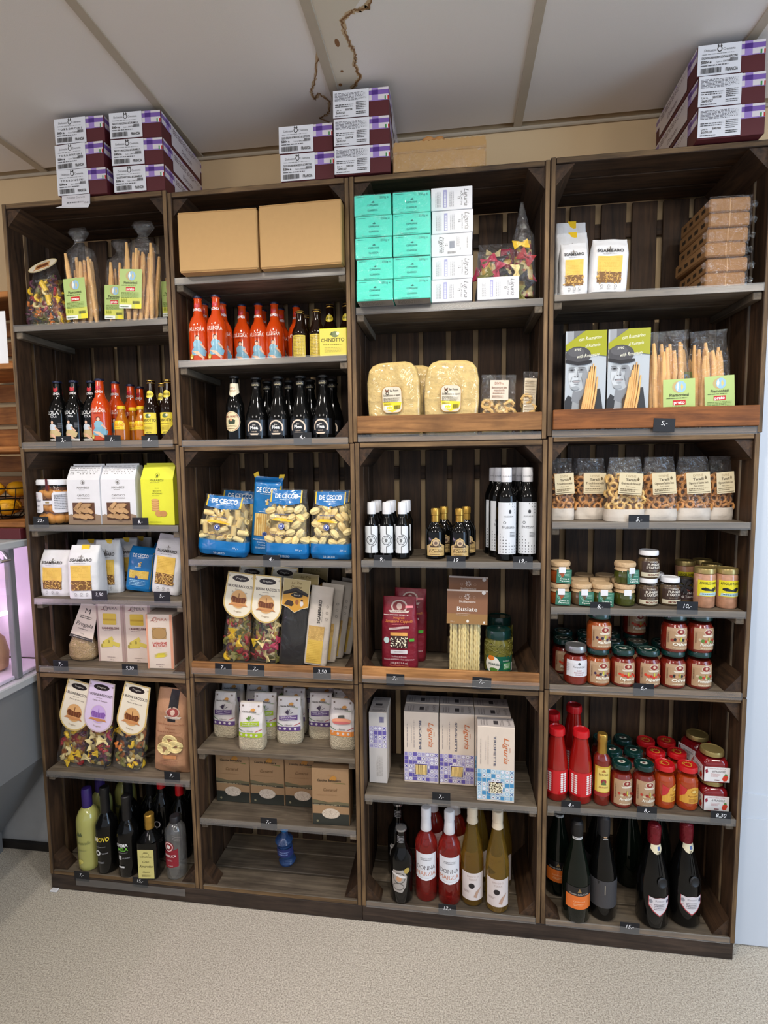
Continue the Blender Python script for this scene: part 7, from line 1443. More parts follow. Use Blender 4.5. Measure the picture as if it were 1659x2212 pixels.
row(chi, 'chinotto_bottle', 'bottle', 'chinotto bottles in the second bay', '1tb', [(.430, .060, 'brown chinotto bottle, front left of four'), (.4865, .062, 'brown chinotto bottle, front right of four'), (.432, .122, 'brown chinotto bottle, rear left of four'), (.488, .124, 'brown chinotto bottle, rear right of four')])
# column 2, cartons, orange soda, beer
row(carton(.238, .164, .20), 'brown_carton', 'box', None, '2t1', [(.713, -.031, 'plain brown carton on the left of the second column top', (0, 0, 1.5))], )
row(carton(.242, .170, .20), 'brown_carton', 'box', None, '2t1', [(.9575, -.026, 'plain brown carton, taller, on the right of the second column top', (0, 0, -1))])
GA = 'orange soda bottles below the cartons'
row(alle, 'soda_bottle', 'bottle', GA, '2t2', [(.613, .034, 'orange soda bottle at the left end of the front row below cartons', (0, 0, 10)), (.672, .032, 'orange soda bottle second in front row below cartons', (0, 0, 8)), (.714, .130, 'orange soda bottle, left of the middle trio below cartons'), (.769, .130, 'orange soda bottle, centre of the middle trio below cartons'), (.824, .126, 'orange soda bottle, right of the middle trio below cartons')])
row(alle, 'soda_bottle', 'bottle', GA, '2t2', [(.600, .100, 'orange soda bottle behind the left end pair'), (.662, .098, 'orange soda bottle peeking right of the left end pair', (0, 0, 20)), (.632, .165, 'orange soda bottle in the dark left back corner'), (.700, .195, 'orange soda bottle behind the middle trio, left'), (.760, .195, 'orange soda bottle behind the middle trio, centre'), (.822, .192, 'orange soda bottle behind the middle trio, right', (0, 0, 14)), (.882, .172, 'orange soda bottle at the back right of the group', (0, 0, 14))])
row(chinotto_back(), 'chinotto_bottle', 'bottle', 'chinotto bottles seen from the back', '2t2', [(.930, .048, 'brown bottle with yellow back label, left of the pair', (0, 0, 0), (1, 1, .77)), (.982, .048, 'brown bottle with yellow back label, right of the pair', (0, 0, 0), (1, 1, .78)), (.928, .112, 'brown bottle in second row behind the left labelled one', (0, 0, 0), (1, 1, .80))], )
chp = Pr(); w2 = .082
chp.rect(-w2/2+.001, .001, w2/2-.001, .077, (224, 206, 92)); chp.ell(.006, .062, .012, .009, (120, 130, 90), 12); chp.ell(.014, .064, .005, .005, (230, 226, 190), 10); chp.poly([(-.010, .060), (-.004, .070), (0, .060)], (90, 100, 60)); chp.text('CHINOTTO', -.001, .041, .0105, (80, 76, 44), w=.070, bold=.02); chp.lines(-.03, .030, .034, .036, 1, (150, 140, 60), 4); chp.lines(-.026, .010, .030, .026, 4, (186, 172, 84), 5)
row(cbox(w2, .112, .080, 'yellowbox', chp), 'bottle_carrier', 'box', None, '2t2', [(1.0390, .012, 'yellow chinotto carrier carton beside brown bottles')])
for i, x in enumerate((.998, 1.052)): row(chi, 'chinotto_bottle', 'bottle', 'chinotto bottles standing behind the carrier carton', '2t2', [(x, .154, ('left', 'right')[i]+' chinotto bottle rising behind the yellow carrier carton')])
row(lager(), 'beer_bottle', 'bottle', None, '2tb', [(.711, .058, 'brown lager bottle with cream oval label, leftmost beer')])
GB = 'black craft beer bottles'
row(craft_beer(), 'beer_bottle', 'bottle', GB, '2tb', [(.779+.0715*i, .064, f'black craft beer bottle, {("first", "second", "third", "fourth")[i]} of the front four', (0, 0, (4, 0, -2, -4)[i])) for i in range(4)]+[(x, y, l) for x, y, l in ((.788, .140, 'black craft beer bottle behind the first gap of the front four'), (.860, .140, 'black craft beer bottle behind the second gap of the front four'), (.932, .140, 'black craft beer bottle behind the third gap of the front four'), (1.004, .138, 'black craft beer bottle behind the last of the front four'), (.990, .2095, 'black craft beer bottle in the dark right back corner'))])
# column 3, turquoise boxes, white boxes, farfalle, flatbread
tq, lg = turquoise_box(), liguria_end()
for c in range(2):
    for k in range(5): row(tq, 'turquoise_box', 'box', 'turquoise boxes in two stacks', '3t1', [(1.1735+c*.1035+(.002 if k % 2 else 0)*(1-c)-.0015*k*(c == 0)*.5, -.050+(.002 if k % 3 == 1 else 0), f'turquoise box, {("bottom", "second from bottom", "middle", "second from top", "top")[k]} of the {("left", "right")[c]} turquoise stack', (0, 0, (.4, -.5, .3, -.2, .6)[k]), None, .0006+k*.0565)])
lgf = liguria_end(True)
for k in range(5): row(lgf if k == 2 else lg, 'pasta_box', 'box', 'white pasta boxes stacked on end', '3t1', [(1.3845+(.002 if k % 2 else 0), -.008, f'white pasta box, {("bottom", "second from bottom", "middle", "second from top", "top")[k]} of the stack beside turquoise ones', (0, 0, (.3, -.4, .2, -.3, .5)[k]), None, .0003+k*.0612)])
row(lg, 'pasta_box', 'box', 'white pasta boxes stacked on end', '3t1', [(1.512, -.006, 'single white pasta box under the clear farfalle bags')])
row(bow_bag(.112, .080, .034, 61), 'farfalle_bag', 'bag', 'clear bags of coloured farfalle', '3t1', [(1.509, .0, 'squat clear farfalle bag lying on the single white pasta box', (0, 0, 0), None, .0640)])
row(bow_bag(.108, .090, .028, 62), 'farfalle_bag', 'bag', 'clear bags of coloured farfalle', '3t1', [(1.514, .074, 'upper clear farfalle bag leaning behind the squat one', (0, 0, 0), None, .100)])
row(bow_bag(.064, .262, .040, 63, [(.185, .020, .016), (.262, .004, .003)]), 'farfalle_bag', 'bag', 'clear bags of coloured farfalle', '3t1', [(1.588, .002, 'tall clear farfalle bag with pointed top by the crate side', (0, -2, 0))])
fb = flatbread_pack(71)
row(fb, 'flatbread_pack', 'bread', 'packs of dimpled flatbread', '3tb', [(1.216, .026, 'flatbread pack with oval label, left of the front pair', (0, -2, -4)), (1.382, .024, 'flatbread pack with oval label, right of the front pair', (0, 1, 0)), (1.250, .085, 'flatbread pack behind the left one', (0, 2, -6)), (1.345, .150, 'flatbread pack at the back between the front pair', (0, 0, 2))])
row(biscuit_bag(), 'biscuit_bag', 'bag', None, '3tb', [(1.515, .026, 'clear bag of ring biscuits with cream label beside flatbread', (0, 2, 0))])
row(biscuit_bag(True), 'biscuit_bag', 'bag', None, '3tb', [(1.600, .022, 'narrow biscuit bag with striped label by the crate side', (0, 4, 0))])
# column 4 top
sg = sgambaro(81, 'bow'); sgt = sgambaro(82, 'twist')
GS = 'white paper pasta bags in the top right crate'
row(sgambaro(83, 'bow', w=.074, h=.144, flap=False), 'pasta_bag', 'bag', GS, '4t1', [(1.718, .006, 'white pasta bag with yellow panel, front left in the top right crate')])
row(sgambaro(84, 'bow', w=.098, h=.146, flap=False), 'pasta_bag', 'bag', GS, '4t1', [(1.807, .006, 'white pasta bag with yellow panel, standing free of the left stack', (0, 3, 0))])
row(sgt, 'pasta_bag', 'bag', GS, '4t1', [(1.727, .072, 'white folded pasta bag directly behind the front left one', (0, 0, 0), (.92, 1, 1.24)), (1.730, .142, 'tallest white pasta bag with yellow tab at the left back', (0, 2, 0), (.92, 1, 1.60))])
pb_ = paper_block()
for k in range(6): row(pb_, 'paper_wrapped_block', 'box', 'brown film wrapped blocks in one stack', '4t1', [(2.102+(0, .004, -.003, .003, .005, .006)[k], .010+(0, .003, -.002, .004, .002, .004)[k], f'brown film wrapped block, {("bottom", "second from bottom", "third from bottom", "fourth from bottom", "fifth from bottom", "top")[k]} of the stack', (0, 0, (2, 0, 3, 1, 2, 1)[k]), None, .0009+k*.0382)])
rb = rosemary_box()
row(rb, 'breadstick_box', 'box', 'rosemary breadstick boxes', '4tb', [(1.755, .022, 'rosemary breadstick box with grey portrait, left one'), (1.868, .020, 'rosemary breadstick box with grey portrait, right one')])
sp = stick_bag(91, w=.114, knot=False, h=.225, n=11, lab_x=.018, lab_z=.006, lab_h=.125, lab_w=.082, sl=1.0)
row(sp, 'breadstick_bag', 'bag', 'breadstick bags by the rosemary boxes', '4tb', [(1.986, .026, 'clear breadstick bag with green card beside the rosemary boxes', (0, -2, 0))])
row(stick_bag(92, w=.104, knot=False, h=.225, n=9, lab_x=.012, lab_z=.020, lab_h=.118, lab_w=.076), 'breadstick_bag', 'bag', 'breadstick bags by the rosemary boxes', '4tb', [(2.104, .040, 'clear breadstick bag nearest the right crate side', (0, -3, 0))])
row(stick_bag(93, w=.110, knot=True, h=.225, n=8), 'breadstick_bag', 'bag', 'breadstick bags by the rosemary boxes', '4tb', [(2.050, .120, 'knotted breadstick bag behind the front two green card bags')])
# column 1 middle crate
row(baba_jar(), 'cake_jar', 'jar', None, '1m1', [(.0695, .060, 'big glass jar of sponge cakes with white lid')])
gc = gable_carton('c')
row(gc, 'biscuit_carton', 'box', 'white cantucci cartons', '1m1', [(.193, .030, 'white cantucci carton next to the cake jar', (0, 0, -1)), (.312, .036, 'white cantucci carton next to the yellow carton', (0, 0, 3))])
row(gable_carton('y'), 'biscuit_carton', 'box', None, '1m1', [(.450, .032, 'bright yellow biscuit carton at the right of its shelf', (0, 0, -2), (.97, 1, 1))])
GW = 'white paper pasta bags on the third shelf'
row(sgambaro(85, 'twist', w=.108, h=.152, flap=False), 'pasta_bag', 'bag', GW, '1m2', [(.0700, .020, 'white pasta bag with yellow panel at the left end', (0, 0, 0))])
row(sgambaro(86, 'elbow', w=.104, h=.172, d=.036), 'pasta_bag', 'bag', GW, '1m2', [(.194, -.004, 'white pasta bag at the very front above the 3,50 card', (0, 0, 6))])
row(sgt, 'pasta_bag', 'bag', GW, '1m2', [(.122, .115, 'white pasta bag behind the left end one', (0, 0, 4), (1, 1, 1.08)), (.222, .080, 'white pasta bag second in line behind the front one', (0, 0, 6), (.9, .72, 1.12)), (.246, .140, 'white pasta bag third in line behind the front one', (0, 0, 6), (.9, .72, 1.10)), (.264, .196, 'white pasta bag last in line against the crate back', (0, 0, 6), (.9, .72, 1.08))])
dp = dc_packet()
row(dp, 'pasta_packet', 'packet', 'small blue pasta packets', '1m2', [(.322, .094, 'small blue pasta packet, front one', (0, 8, 8)), (.366, .160, 'small blue pasta packet, behind the front one', (0, 8, 8))])
row(sgambaro(87, 'ring', w=.100, h=.195, flap=False), 'pasta_bag', 'bag', GW, '1m2', [(.438, .060, 'white pasta bag leaning right above the 5,- card', (0, 8, 0), (1, 1, 1))])
row(fregula(), 'grain_bag', 'bag', None, '1mb', [(.106, .066, 'clear bag of toasted fregula with cream header card', (0, 2, 0))])
ob = opera_box('can')
row(ob, 'pasta_box', 'box', 'cream cannelloni boxes', '1mb', [(.226, .078, 'cream cannelloni box, left of the pair'), (.3265, .077, 'cream cannelloni box, right of the pair'), ])
row(ob, 'pasta_box', 'box', 'cream cannelloni boxes', '1mb', [(.388, .166, 'cream cannelloni box behind the lasagne box')])
row(opera_box('las'), 'pasta_box', 'box', None, '1mb', [(.431, .036, 'peach edged lasagne box beside the cannelloni boxes', (0, 0, 3))])
# column 1 bottom crate
row(tag_bag(MIX_A, 101, mk='A'), 'pasta_bag', 'bag', 'oval tagged pasta bags in the lower left crate', '1b1', [(.0765, .016, 'orange toned pasta bag with oval card, leftmost of three', (0, 13, 0))])
row(tag_bag(MIX_B, 102, violet=True, mk='B'), 'pasta_bag', 'bag', 'oval tagged pasta bags in the lower left crate', '1b1', [(.180, .014, 'magenta bow pasta bag with lilac oval card, middle of three', (0, 9, 0))])
row(tag_bag(MIX_C, 103, w=.106, mk='C'), 'pasta_bag', 'bag', 'oval tagged pasta bags in the lower left crate', '1b1', [(.294, .010, 'yellow twist pasta bag with oval card, right of three', (0, 12, 0))])
row(linguine_bag(), 'pasta_bag', 'bag', None, '1b1', [(.448, .022, 'tan paper bag of linguine at the right of its shelf', (0, 3, 0))])
row(spirit('limo'), 'liqueur_bottle', 'bottle', 'lemon liqueur bottles', '1bb', [(.126, .042, 'yellow lemon liqueur bottle with purple cap, front'), (.112, .128, 'yellow lemon liqueur bottle, second in the line'), (.160, .200, 'yellow lemon liqueur bottle, last in the dark')])
row(spirit('limovo'), 'liqueur_bottle', 'bottle', None, '1bb', [(.198, .036, 'black liqueur bottle with yellow lettering')])
row(spirit('crema'), 'liqueur_bottle', 'bottle', None, '1bb', [(.282, .030, 'black liqueur bottle with white and green lettering')])
row(spirit('amaretto'), 'liqueur_bottle', 'bottle', None, '1bb', [(.361, .034, 'square black amaretto bottle with yellow label and gold cap', (0, 0, 6))])
row(spirit('sambuca'), 'liqueur_bottle', 'bottle', None, '1bb', [(.451, .040, 'clear liqueur bottle with red label, right of the amaretto', (0, 0, -4))])
bp = spirit('plain')
row(bp, 'liqueur_bottle', 'bottle', 'plain black bottles at the back', '1bb', [(.222, .128, 'plain black bottle behind the black liqueur pair, left'), (.285, .165, 'plain black bottle in the dark behind the lettered ones', (0, 0, 0), None), (.425, .205, 'plain black bottle in the right back corner')])
row(spirit('redcap'), 'liqueur_bottle', 'bottle', 'red capped dark bottles', '1bb', [(.352, .128, 'dark bottle with red cap behind the amaretto, left one'), (.424, .122, 'dark bottle with red cap behind the clear liqueur', (0, 0, 0), .93)])
# column 2 middle crate
rg = dc_clear('tube', 111, w=.166, h=.190, size=.033)
row(rg, 'pasta_bag', 'bag', 'clear topped pasta bags with blue base', '2m1', [(.654, .028, 'rigatoni bag with blue base at the left front', (0, 6, 0)), (.668, .128, 'rigatoni bag behind the left front one', (0, 4, 0), (1, 1, 1.08))])
row(dc_spaghetti(), 'pasta_packet', 'packet', None, '2m1', [(.776, .082, 'tall blue packet of long tube pasta with yellow corners', (0, 5, 0))])
row(dc_clear('shell', 112, w=.142), 'pasta_bag', 'bag', 'clear topped pasta bags with blue base', '2m1', [(.872, .018, 'shell pasta bag with blue base, left of the two', (0, 2, 0))])
row(dc_clear('shell', 113, h=.210), 'pasta_bag', 'bag', 'clear topped pasta bags with blue base', '2m1', [(1.014, .022, 'shell pasta bag with blue base, right of the two', (0, 1, 0)), (1.008, .130, 'shell pasta bag in the dark behind the right one')])
GT = 'oval tagged pasta bags in the second column'
tb1 = tag_bag(MIX_D, 121, card_h=.152, w=.098, h=.20, card_z=.152, mk='D'); tb2 = tag_bag(MIX_F, 122, card_h=.158, w=.096, h=.20, card_z=.132, mk='F')
row(tb1, 'pasta_bag', 'bag', GT, '2mb', [(.661, .085, 'green elbow pasta bag with oval gold card, left front', (0, 7, 0)), (.680, .170, 'oval tagged pasta bag peeking behind the left front one', (0, 4, 0), (1, .9, 1.02))])
row(tb2, 'pasta_bag', 'bag', GT, '2mb', [(.765, .082, 'bow pasta bag with oval gold card, second from left', (0, 5, 0)), (.800, .148, 'oval tagged pasta bag peeking behind the second one', (0, 5, 0), (1, .9, 1.06))])
bs = black_spaghetti()
row(bs, 'spaghetti_bag', 'bag', 'black squid ink spaghetti bags', '2mb', [(.859, .080, 'black squid ink spaghetti with landscape card, front', (0, 6, 0)), (.874, .128, 'black squid ink spaghetti bag, second in line', (0, 6, 0), (1, 1, 1.03)), (.886, .205, 'black squid ink spaghetti bag, last in line', (0, 6, 0), (1, 1, 1.06))])
row(spaghetti_slim(123), 'spaghetti_bag', 'bag', 'slim paper spaghetti bags', '2mb', [(.938, .090, 'slim paper spaghetti bag, front one with yellow base', (0, 7, 4)), (.960, .126, 'slim paper spaghetti bag, second in line', (0, 8, 6)), (.978, .163, 'slim paper spaghetti bag, third in line', (0, 9, 8)), (.998, .202, 'slim paper spaghetti bag, last and leaning most', (0, 11, 8))])
# column 2 bottom crate
rp, rgn, ro_ = rice_bag('purple', 131), rice_bag('green', 132), rice_bag('orange', 133)
GR = 'small rice bags'
row(rp, 'rice_bag', 'bag', GR, '2b1', [(.620, .078, 'purple banded rice bag at the left end', (0, 0, -4)), (.852, .064, 'purple banded rice bag in front at the centre', (0, 0, 3)), (.948, .104, 'purple banded rice bag between centre and orange one'), (.612, .160, 'rice bag in the dark behind the left end one', (0, 0, 3), (1, 1, 1.06)), (.702, .172, 'rice bag at the dark back, second from left', (0, 0, 8)), (.848, .128, 'rice bag directly behind the front centre one'), (.866, .195, 'rice bag at the back wall behind the centre'), (.944, .178, 'rice bag at the back, behind the right purple one')])
row(rgn, 'rice_bag', 'bag', GR, '2b1', [(.741, .010, 'lime green banded rice bag at the very front'), (.762, .084, 'lime green banded rice bag behind the front green one', (0, 0, 4)), (.792, .180, 'rice bag at the back behind both green ones', (0, 0, 0), (1, 1, 1.04))])
row(ro_, 'rice_bag', 'bag', GR, '2b1', [(1.034, .046, 'orange banded rice bag at the right end', (0, 0, -3), (1, 1, 1.06)), (1.022, .132, 'rice bag behind the orange banded one')])
cb = carnaroli()
row(cb, 'rice_box', 'box', 'brown rice boxes', '2b2', [(.640, .090, 'brown rice box, leftmost of the rear three'), (.7625, .090, 'brown rice box, centre of the rear three'), (.885, .092, 'brown rice box, right of the rear three', (0, 0, .5)), (1.001, .016, 'brown rice box standing forward at the right', (0, 0, 2))])
row(crushed_bottle(), 'plastic_bottle', 'bottle', None, '2bb', [(.809, .130, 'crumpled blue plastic bottle alone in the bottom bay', (10, 0, 10))])
# column 3 middle crate
GV = 'small vinegar bottles with white caps'
row(vinegar(), 'vinegar_bottle', 'bottle', GV, '3m1', [(1.140+.0475*i+(.004 if c else 0), .052+.052*c, f'small black bottle with white cap, {("front", "second", "third")[c]} row, {("left", "centre", "right")[i]}', (0, 0, (4, 2, -3)[i]), None) for c in range(3) for i in range(3)])
row(gold_bottle(), 'balsamic_bottle', 'bottle', 'gold capped balsamic bottles', '3m1', [(1.335, .064, 'gold capped bottle with cream label, front left', (0, 0, 4)), (1.408, .058, 'gold capped bottle with cream label, front right', (0, 0, 2)), (1.360, .132, 'gold capped bottle behind the front left one', (0, 0, 12)), (1.430, .130, 'gold capped bottle behind the front right one', (0, 0, 12))])
GO = 'tall patterned olive oil bottles'
row(oil_tall(), 'oil_bottle', 'bottle', GO, '3m1', [(1.5445, .048, 'tall oil bottle with white patterned label, front left', (0, 0, 4)), (1.6065, .060, 'tall oil bottle with white patterned label, front right', (0, 0, -6)), (1.528, .110, 'tall oil bottle, second row left'), (1.594, .124, 'tall oil bottle, second row right'), (1.518, .172, 'tall oil bottle, third row left'), (1.588, .186, 'tall oil bottle, third row right'), (1.512, .2335, 'tall oil bottle at the back, leftmost', (0, 0, 0), .95)][:6])
rbg = red_bag()
row(rbg, 'pasta_bag', 'bag', 'crimson paper pasta bags', '3mb', [(1.219, .074, 'crimson paper pasta bag, front', (0, 0, 0)), (1.240, .150, 'crimson paper pasta bag, behind', (0, 2, 0), (1, 1, 1.03))])
bu = busiate()
row(bu, 'pasta_bag', 'bag', 'busiate bags with brown header cards', '3mb', [(1.424, .070, 'busiate bag with brown header card, front', (0, 1, 0)), (1.424, .140, 'busiate bag with brown header card, behind', (0, 2, 2), (1, 1, 1.10))])
gj = greens_jar()
row(gj, 'vegetable_jar', 'jar', 'big jars of pickled greens', '3mb', [(1.530, .118, 'big jar of pickled greens with green lid, front', (0, 0, 6)), (1.540, .208, 'big jar of pickled greens, behind in the dark', (0, 0, 0), (1, .92, 1.12))])
# column 3 bottom crate
tbu, tsp, ttr = tile_box('BUCATINI'), tile_box('SPAGHETTI'), tile_box('TROFIETTE', True, 'twist')
GP = 'tile patterned pasta boxes'
SZc = (1, 1, 1.0)
row(tbu, 'pasta_box', 'box', GP, '3b1', [(1.287, .080, 'violet tiled bucatini box in the front row'), (1.287, .145, 'violet tiled bucatini box in the second row'), ])
row(tsp, 'pasta_box', 'box', GP, '3b1', [(1.4005, .080, 'violet tiled spaghetti box in the front row'), (1.4, .145, 'violet tiled spaghetti box in the second row')])
row(ttr, 'pasta_box', 'box', GP, '3b1', [(1.5165, .010, 'blue tiled trofiette box standing forward at the right', (0, 0, -1)), (1.513, .080, 'tiled pasta box directly behind the blue trofiette one'), (1.512, .145, 'tiled pasta box in the third row at the right')])
row(tsp, 'pasta_box', 'box', GP, '3b1', [(1.1200, .1185, 'tile patterned box turned sideways at the left', (0, 0, -90), (1, 1, 1))])
row(wine('dark_ale'), 'ale_bottle', 'bottle', 'dark ale bottles', '3bb', [(1.224, .038, 'dark ale bottle with grey medal label, front'), (1.204, .140, 'dark ale bottle, behind', (0, 0, 0), (1, 1, 1.06))])
row(wine('rose'), 'wine_bottle', 'bottle', 'rosé wine bottles', '3bb', [(1.303, .055, 'rosé wine bottle, front left', (0, 0, 2)), (1.377, .048, 'rosé wine bottle, front right'), (1.322, .150, 'rosé wine bottle, behind on the left'), (1.396, .145, 'rosé wine bottle, behind on the right')])
row(wine('white'), 'wine_bottle', 'bottle', 'white wine bottles', '3bb', [(1.449, .056, 'white wine bottle with cream label, left front', (0, 0, 2)), (1.526, .040, 'white wine bottle with cream label, right front'), (1.470, .150, 'white wine bottle, behind on the left'), (1.546, .140, 'white wine bottle, behind on the right')])
# column 4 middle crate
GL = 'taralli bags'
ta, tbg, tc, td = tarallo_bag(141, 'Traditionnels', w=.082), tarallo_bag(142, 'Traditionnels', w=.094), tarallo_bag(143, 'Graines de fenouil', True, w=.106), tarallo_bag(144, 'Oignons et Raisins Secs', w=.096)
row(ta, 'taralli_bag', 'bag', GL, '4m1', [(1.7065, .045, 'taralli bag at the left crate side, partly hidden', (0, 0, 0), (.86, 1, 1))])
row(tbg, 'taralli_bag', 'bag', GL, '4m1', [(1.793, .066, 'taralli bag second from left with square cream label')])
row(tc, 'taralli_bag', 'bag', GL, '4m1', [(1.871, .008, 'palest taralli bag standing forward above the price card')])
row(td, 'taralli_bag', 'bag', GL, '4m1', [(1.971, .030, 'taralli bag fourth from left with wavy label'), (2.068, .048, 'taralli bag fifth from left'), (2.1465, .064, 'taralli bag at the right end', (0, 0, 0), (.74, 1, 1))])
row(tbg, 'taralli_bag', 'bag', GL, '4m1', [(1.800, .150, 'taralli bag in the back row, left'), (1.905, .150, 'taralli bag in the back row, centre'), (2.010, .160, 'taralli bag in the back row, right of centre'), (2.110, .165, 'taralli bag in the back row, right')])
pr_, pg_, pt_ = pesto_jar('sauce_orange'), pesto_jar('pesto'), pesto_jar('truffle'); po_, pn_ = pesto_jar('truffle', False), pesto_jar('pesto', False)
GJ = 'paper covered spread jars'
row(pr_, 'spread_jar', 'jar', GJ, '4m2', [(1.7005, .048, 'paper covered pepper spread jar, lower left'), (1.701, .050, 'paper covered pepper spread jar stacked on top at the left', (0, 0, 3), None, .0640)])
row(pt_, 'spread_jar', 'jar', GJ, '4m2', [(1.762, .046, 'paper covered mushroom spread jar with green tag, front', (0, 0, 6))])
row(pg_, 'spread_jar', 'jar', GJ, '4m2', [(1.820, .046, 'paper covered dark pesto jar with green tag, front', (0, 0, -2))])
row(pn_, 'spread_jar', 'jar', GJ, '4m2', [(1.884, .050, 'green pesto jar without front tag, lower of two')])
row(pg_, 'spread_jar', 'jar', GJ, '4m2', [(1.884, .052, 'green pesto jar with tag, stacked upper of two', (0, 0, 24), None, .0640)])
row(po_, 'spread_jar', 'jar', GJ, '4m2', [(1.770, .112, 'dark spread jar in the second row, left'), (1.832, .112, 'dark spread jar in the second row, centre'), (1.895, .114, 'dark spread jar in the second row, right'), (1.800, .176, 'dark spread jar in the third row, left'), (1.864, .178, 'dark spread jar in the third row, centre'), (1.928, .176, 'dark spread jar in the third row, right')])
tj = truffle_jar()
row(tj, 'truffle_jar', 'jar', 'mushroom truffle cream jars', '4m2', [(1.950, .060, 'truffle cream jar with white lid, lower of the stacked pair'), (1.951, .060, 'truffle cream jar with white lid, top of the stacked pair', (0, 0, 4), None, .0805), (2.015, .070, 'truffle cream jar with white lid, right of the pair'), (1.995, .132, 'truffle cream jar in the second row')])
row(pate_jar(), 'tuna_jar', 'jar', None, '4m2', [(2.066, .100, 'low tuna pâté jar with grey fabric bow')])
tu = tuna_jar()
row(tu, 'tuna_jar', 'jar', 'tall tuna jars with yellow labels', '4m2', [(2.101, .052, 'tall tuna jar with yellow label, front left', (0, 0, 4)), (2.1590, .050, 'tall tuna jar with yellow label, front right', (0, 0, -3)), (2.096, .168, 'tall tuna jar in the dark behind the bow jar', (0, 0, 0), None), (2.150, .118, 'tall tuna jar behind the front right one'), (2.156, .190, 'tall tuna jar at the back')])
GQ = 'tomato sauce jars with brown labels'
row(sugo_jar(), 'sauce_jar', 'jar', None, '4mb', [(1.747, .034, 'red sauce jar with white label and silver lid')])
jn, jp, jo, jm = sauce('nor'), sauce('pep'), sauce('oli'), sauce('pom')
row(jn, 'sauce_jar', 'jar', GQ, '4mb', [(1.8105, .034, 'orange norma sauce jar, lower of its stack'), (1.8115, .034, 'orange norma sauce jar, upper of its stack', (0, 0, 3), None, .1060)])
row(jp, 'sauce_jar', 'jar', GQ, '4mb', [(1.880, .034, 'red pepper sauce jar with green lid, left of two', (0, 0, -3)), (1.949, .036, 'red pepper sauce jar with green lid, right of two')])
row(jo, 'sauce_jar', 'jar', GQ, '4mb', [(2.018, .038, 'olive sauce jar, lower of its stack'), (2.019, .038, 'olive sauce jar, upper of its stack', (0, 0, -3), None, .1060)])
row(jm, 'sauce_jar', 'jar', GQ, '4mb', [(2.089, .040, 'basil tomato sauce jar, lower of its stack'), (2.089, .041, 'basil tomato sauce jar, upper of its stack', (0, 0, 4), None, .1060)])
row(jp, 'sauce_jar', 'jar', GQ, '4mb', [(1.728, .112, 'sauce jar in the second row behind the silver lid'), (1.800, .106, 'sauce jar in the second row behind the norma stack'), (1.872, .106, 'sauce jar in the second row, left of centre'), (1.944, .108, 'sauce jar in the second row at the centre'), (2.016, .110, 'sauce jar in the second row, right of centre'), (1.740, .186, 'sauce jar in the third row, leftmost'), (1.812, .180, 'sauce jar in the third row, second'), (1.884, .180, 'sauce jar in the third row, centre'), (1.956, .182, 'sauce jar in the third row, fourth')])
row(jp, 'sauce_jar', 'jar', GQ, '4mb', [(1.958, .182, 'sauce jar stacked high at the dark back', (0, 0, 0), None, .1060)])
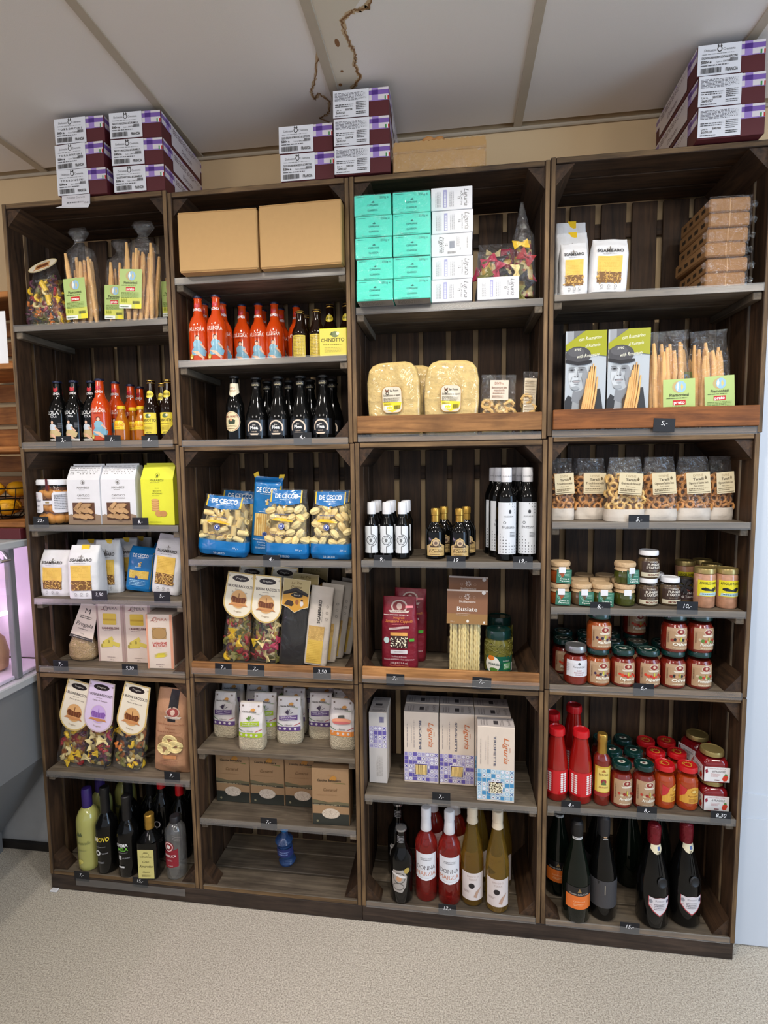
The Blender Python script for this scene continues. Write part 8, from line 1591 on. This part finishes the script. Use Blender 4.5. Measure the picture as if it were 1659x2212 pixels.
# column 4 bottom crate
pa = passata()
row(pa, 'passata_bottle', 'bottle', 'red passata bottles', '4b1', [(1.702, .054, 'red passata bottle, front left', (0, 0, -4)), (1.771, .048, 'red passata bottle, front right', (0, 0, 4)), (1.706, .150, 'red passata bottle, behind at the crate side'), (1.776, .165, 'red passata bottle, tallest one behind', (0, 0, 0), (1, 1, 1.10))])
row(small_bottle(), 'condiment_bottle', 'bottle', None, '4b1', [(1.8305, .039, 'slim gold capped sauce bottle with yellow label')])
ja = sauce('arr')
row(ja, 'sauce_jar', 'jar', 'arrabbiata sauce jars with green lids', '4b1', [(1.8865, .040, 'arrabbiata sauce jar, front left', (0, 0, 3)), (1.950, .040, 'arrabbiata sauce jar, front right', (0, 0, 2)), (1.880, .108, 'arrabbiata sauce jar, second row left', (0, 0, 20)), (1.944, .112, 'arrabbiata sauce jar, second row right', (0, 0, 10)), (1.868, .178, 'arrabbiata sauce jar, third row left'), (1.934, .182, 'arrabbiata sauce jar, third row right')])
jh = hot_sauce()
row(jh, 'sauce_jar', 'jar', 'orange sauce jars with red lids', '4b1', [(2.0115, .050, 'orange sauce jar with red lid, front left', (0, 0, 30)), (2.075, .050, 'orange sauce jar with red lid, front right', (0, 0, 2)), (2.010, .116, 'orange sauce jar with red lid, second row left', (0, 0, 8)), (2.074, .120, 'orange sauce jar with red lid, second row right'), (2.004, .182, 'orange sauce jar with red lid, third row left', (0, 0, 14)), (2.068, .186, 'orange sauce jar with red lid, third row right')])
jj = jam()
row(jj, 'jam_jar', 'jar', 'square strawberry jam jars', '4b1', [(2.146, .060, 'square strawberry jam jar, lower of the front stack', (0, 0, 1)), (2.145, .060, 'square strawberry jam jar, upper of the front stack', (0, 0, -1), None, .0885), (2.146, .146, 'square strawberry jam jar at the back, lower'), (2.142, .146, 'square strawberry jam jar at the back, upper', (0, 0, 25), None, .0885)])
row(wine('orange'), 'sparkling_wine_bottle', 'bottle', 'orange labelled wine bottles', '4bb', [(1.7625, .034, 'dark sparkling wine bottle with orange label, front', (0, 0, 2)), (1.728, .130, 'dark sparkling wine bottle with orange label, behind', (0, 0, -10)), ])
row(wine('grey'), 'sparkling_wine_bottle', 'bottle', 'charcoal labelled wine bottles', '4bb', [(1.845, .052, 'dark sparkling wine bottle with charcoal label, front'), (1.855, .150, 'dark sparkling wine bottle, behind the charcoal one')])
row(wine('redfoil'), 'sparkling_wine_bottle', 'bottle', 'red foil topped wine bottles', '4bb', [(1.988, .046, 'red foil topped wine bottle with white crest label, left', (0, 0, 8)), (2.085, .062, 'red foil topped wine bottle with white crest label, right', (0, 0, 6))])
row(wine('orange'), 'sparkling_wine_bottle', 'bottle', 'dark wine bottles at the back', '4bb', [(1.965, .190, 'dark wine bottle in the back, behind the left red foil', (0, 0, 180)), (2.055, .195, 'dark wine bottle in the back, behind the right red foil', (0, 0, 180))])
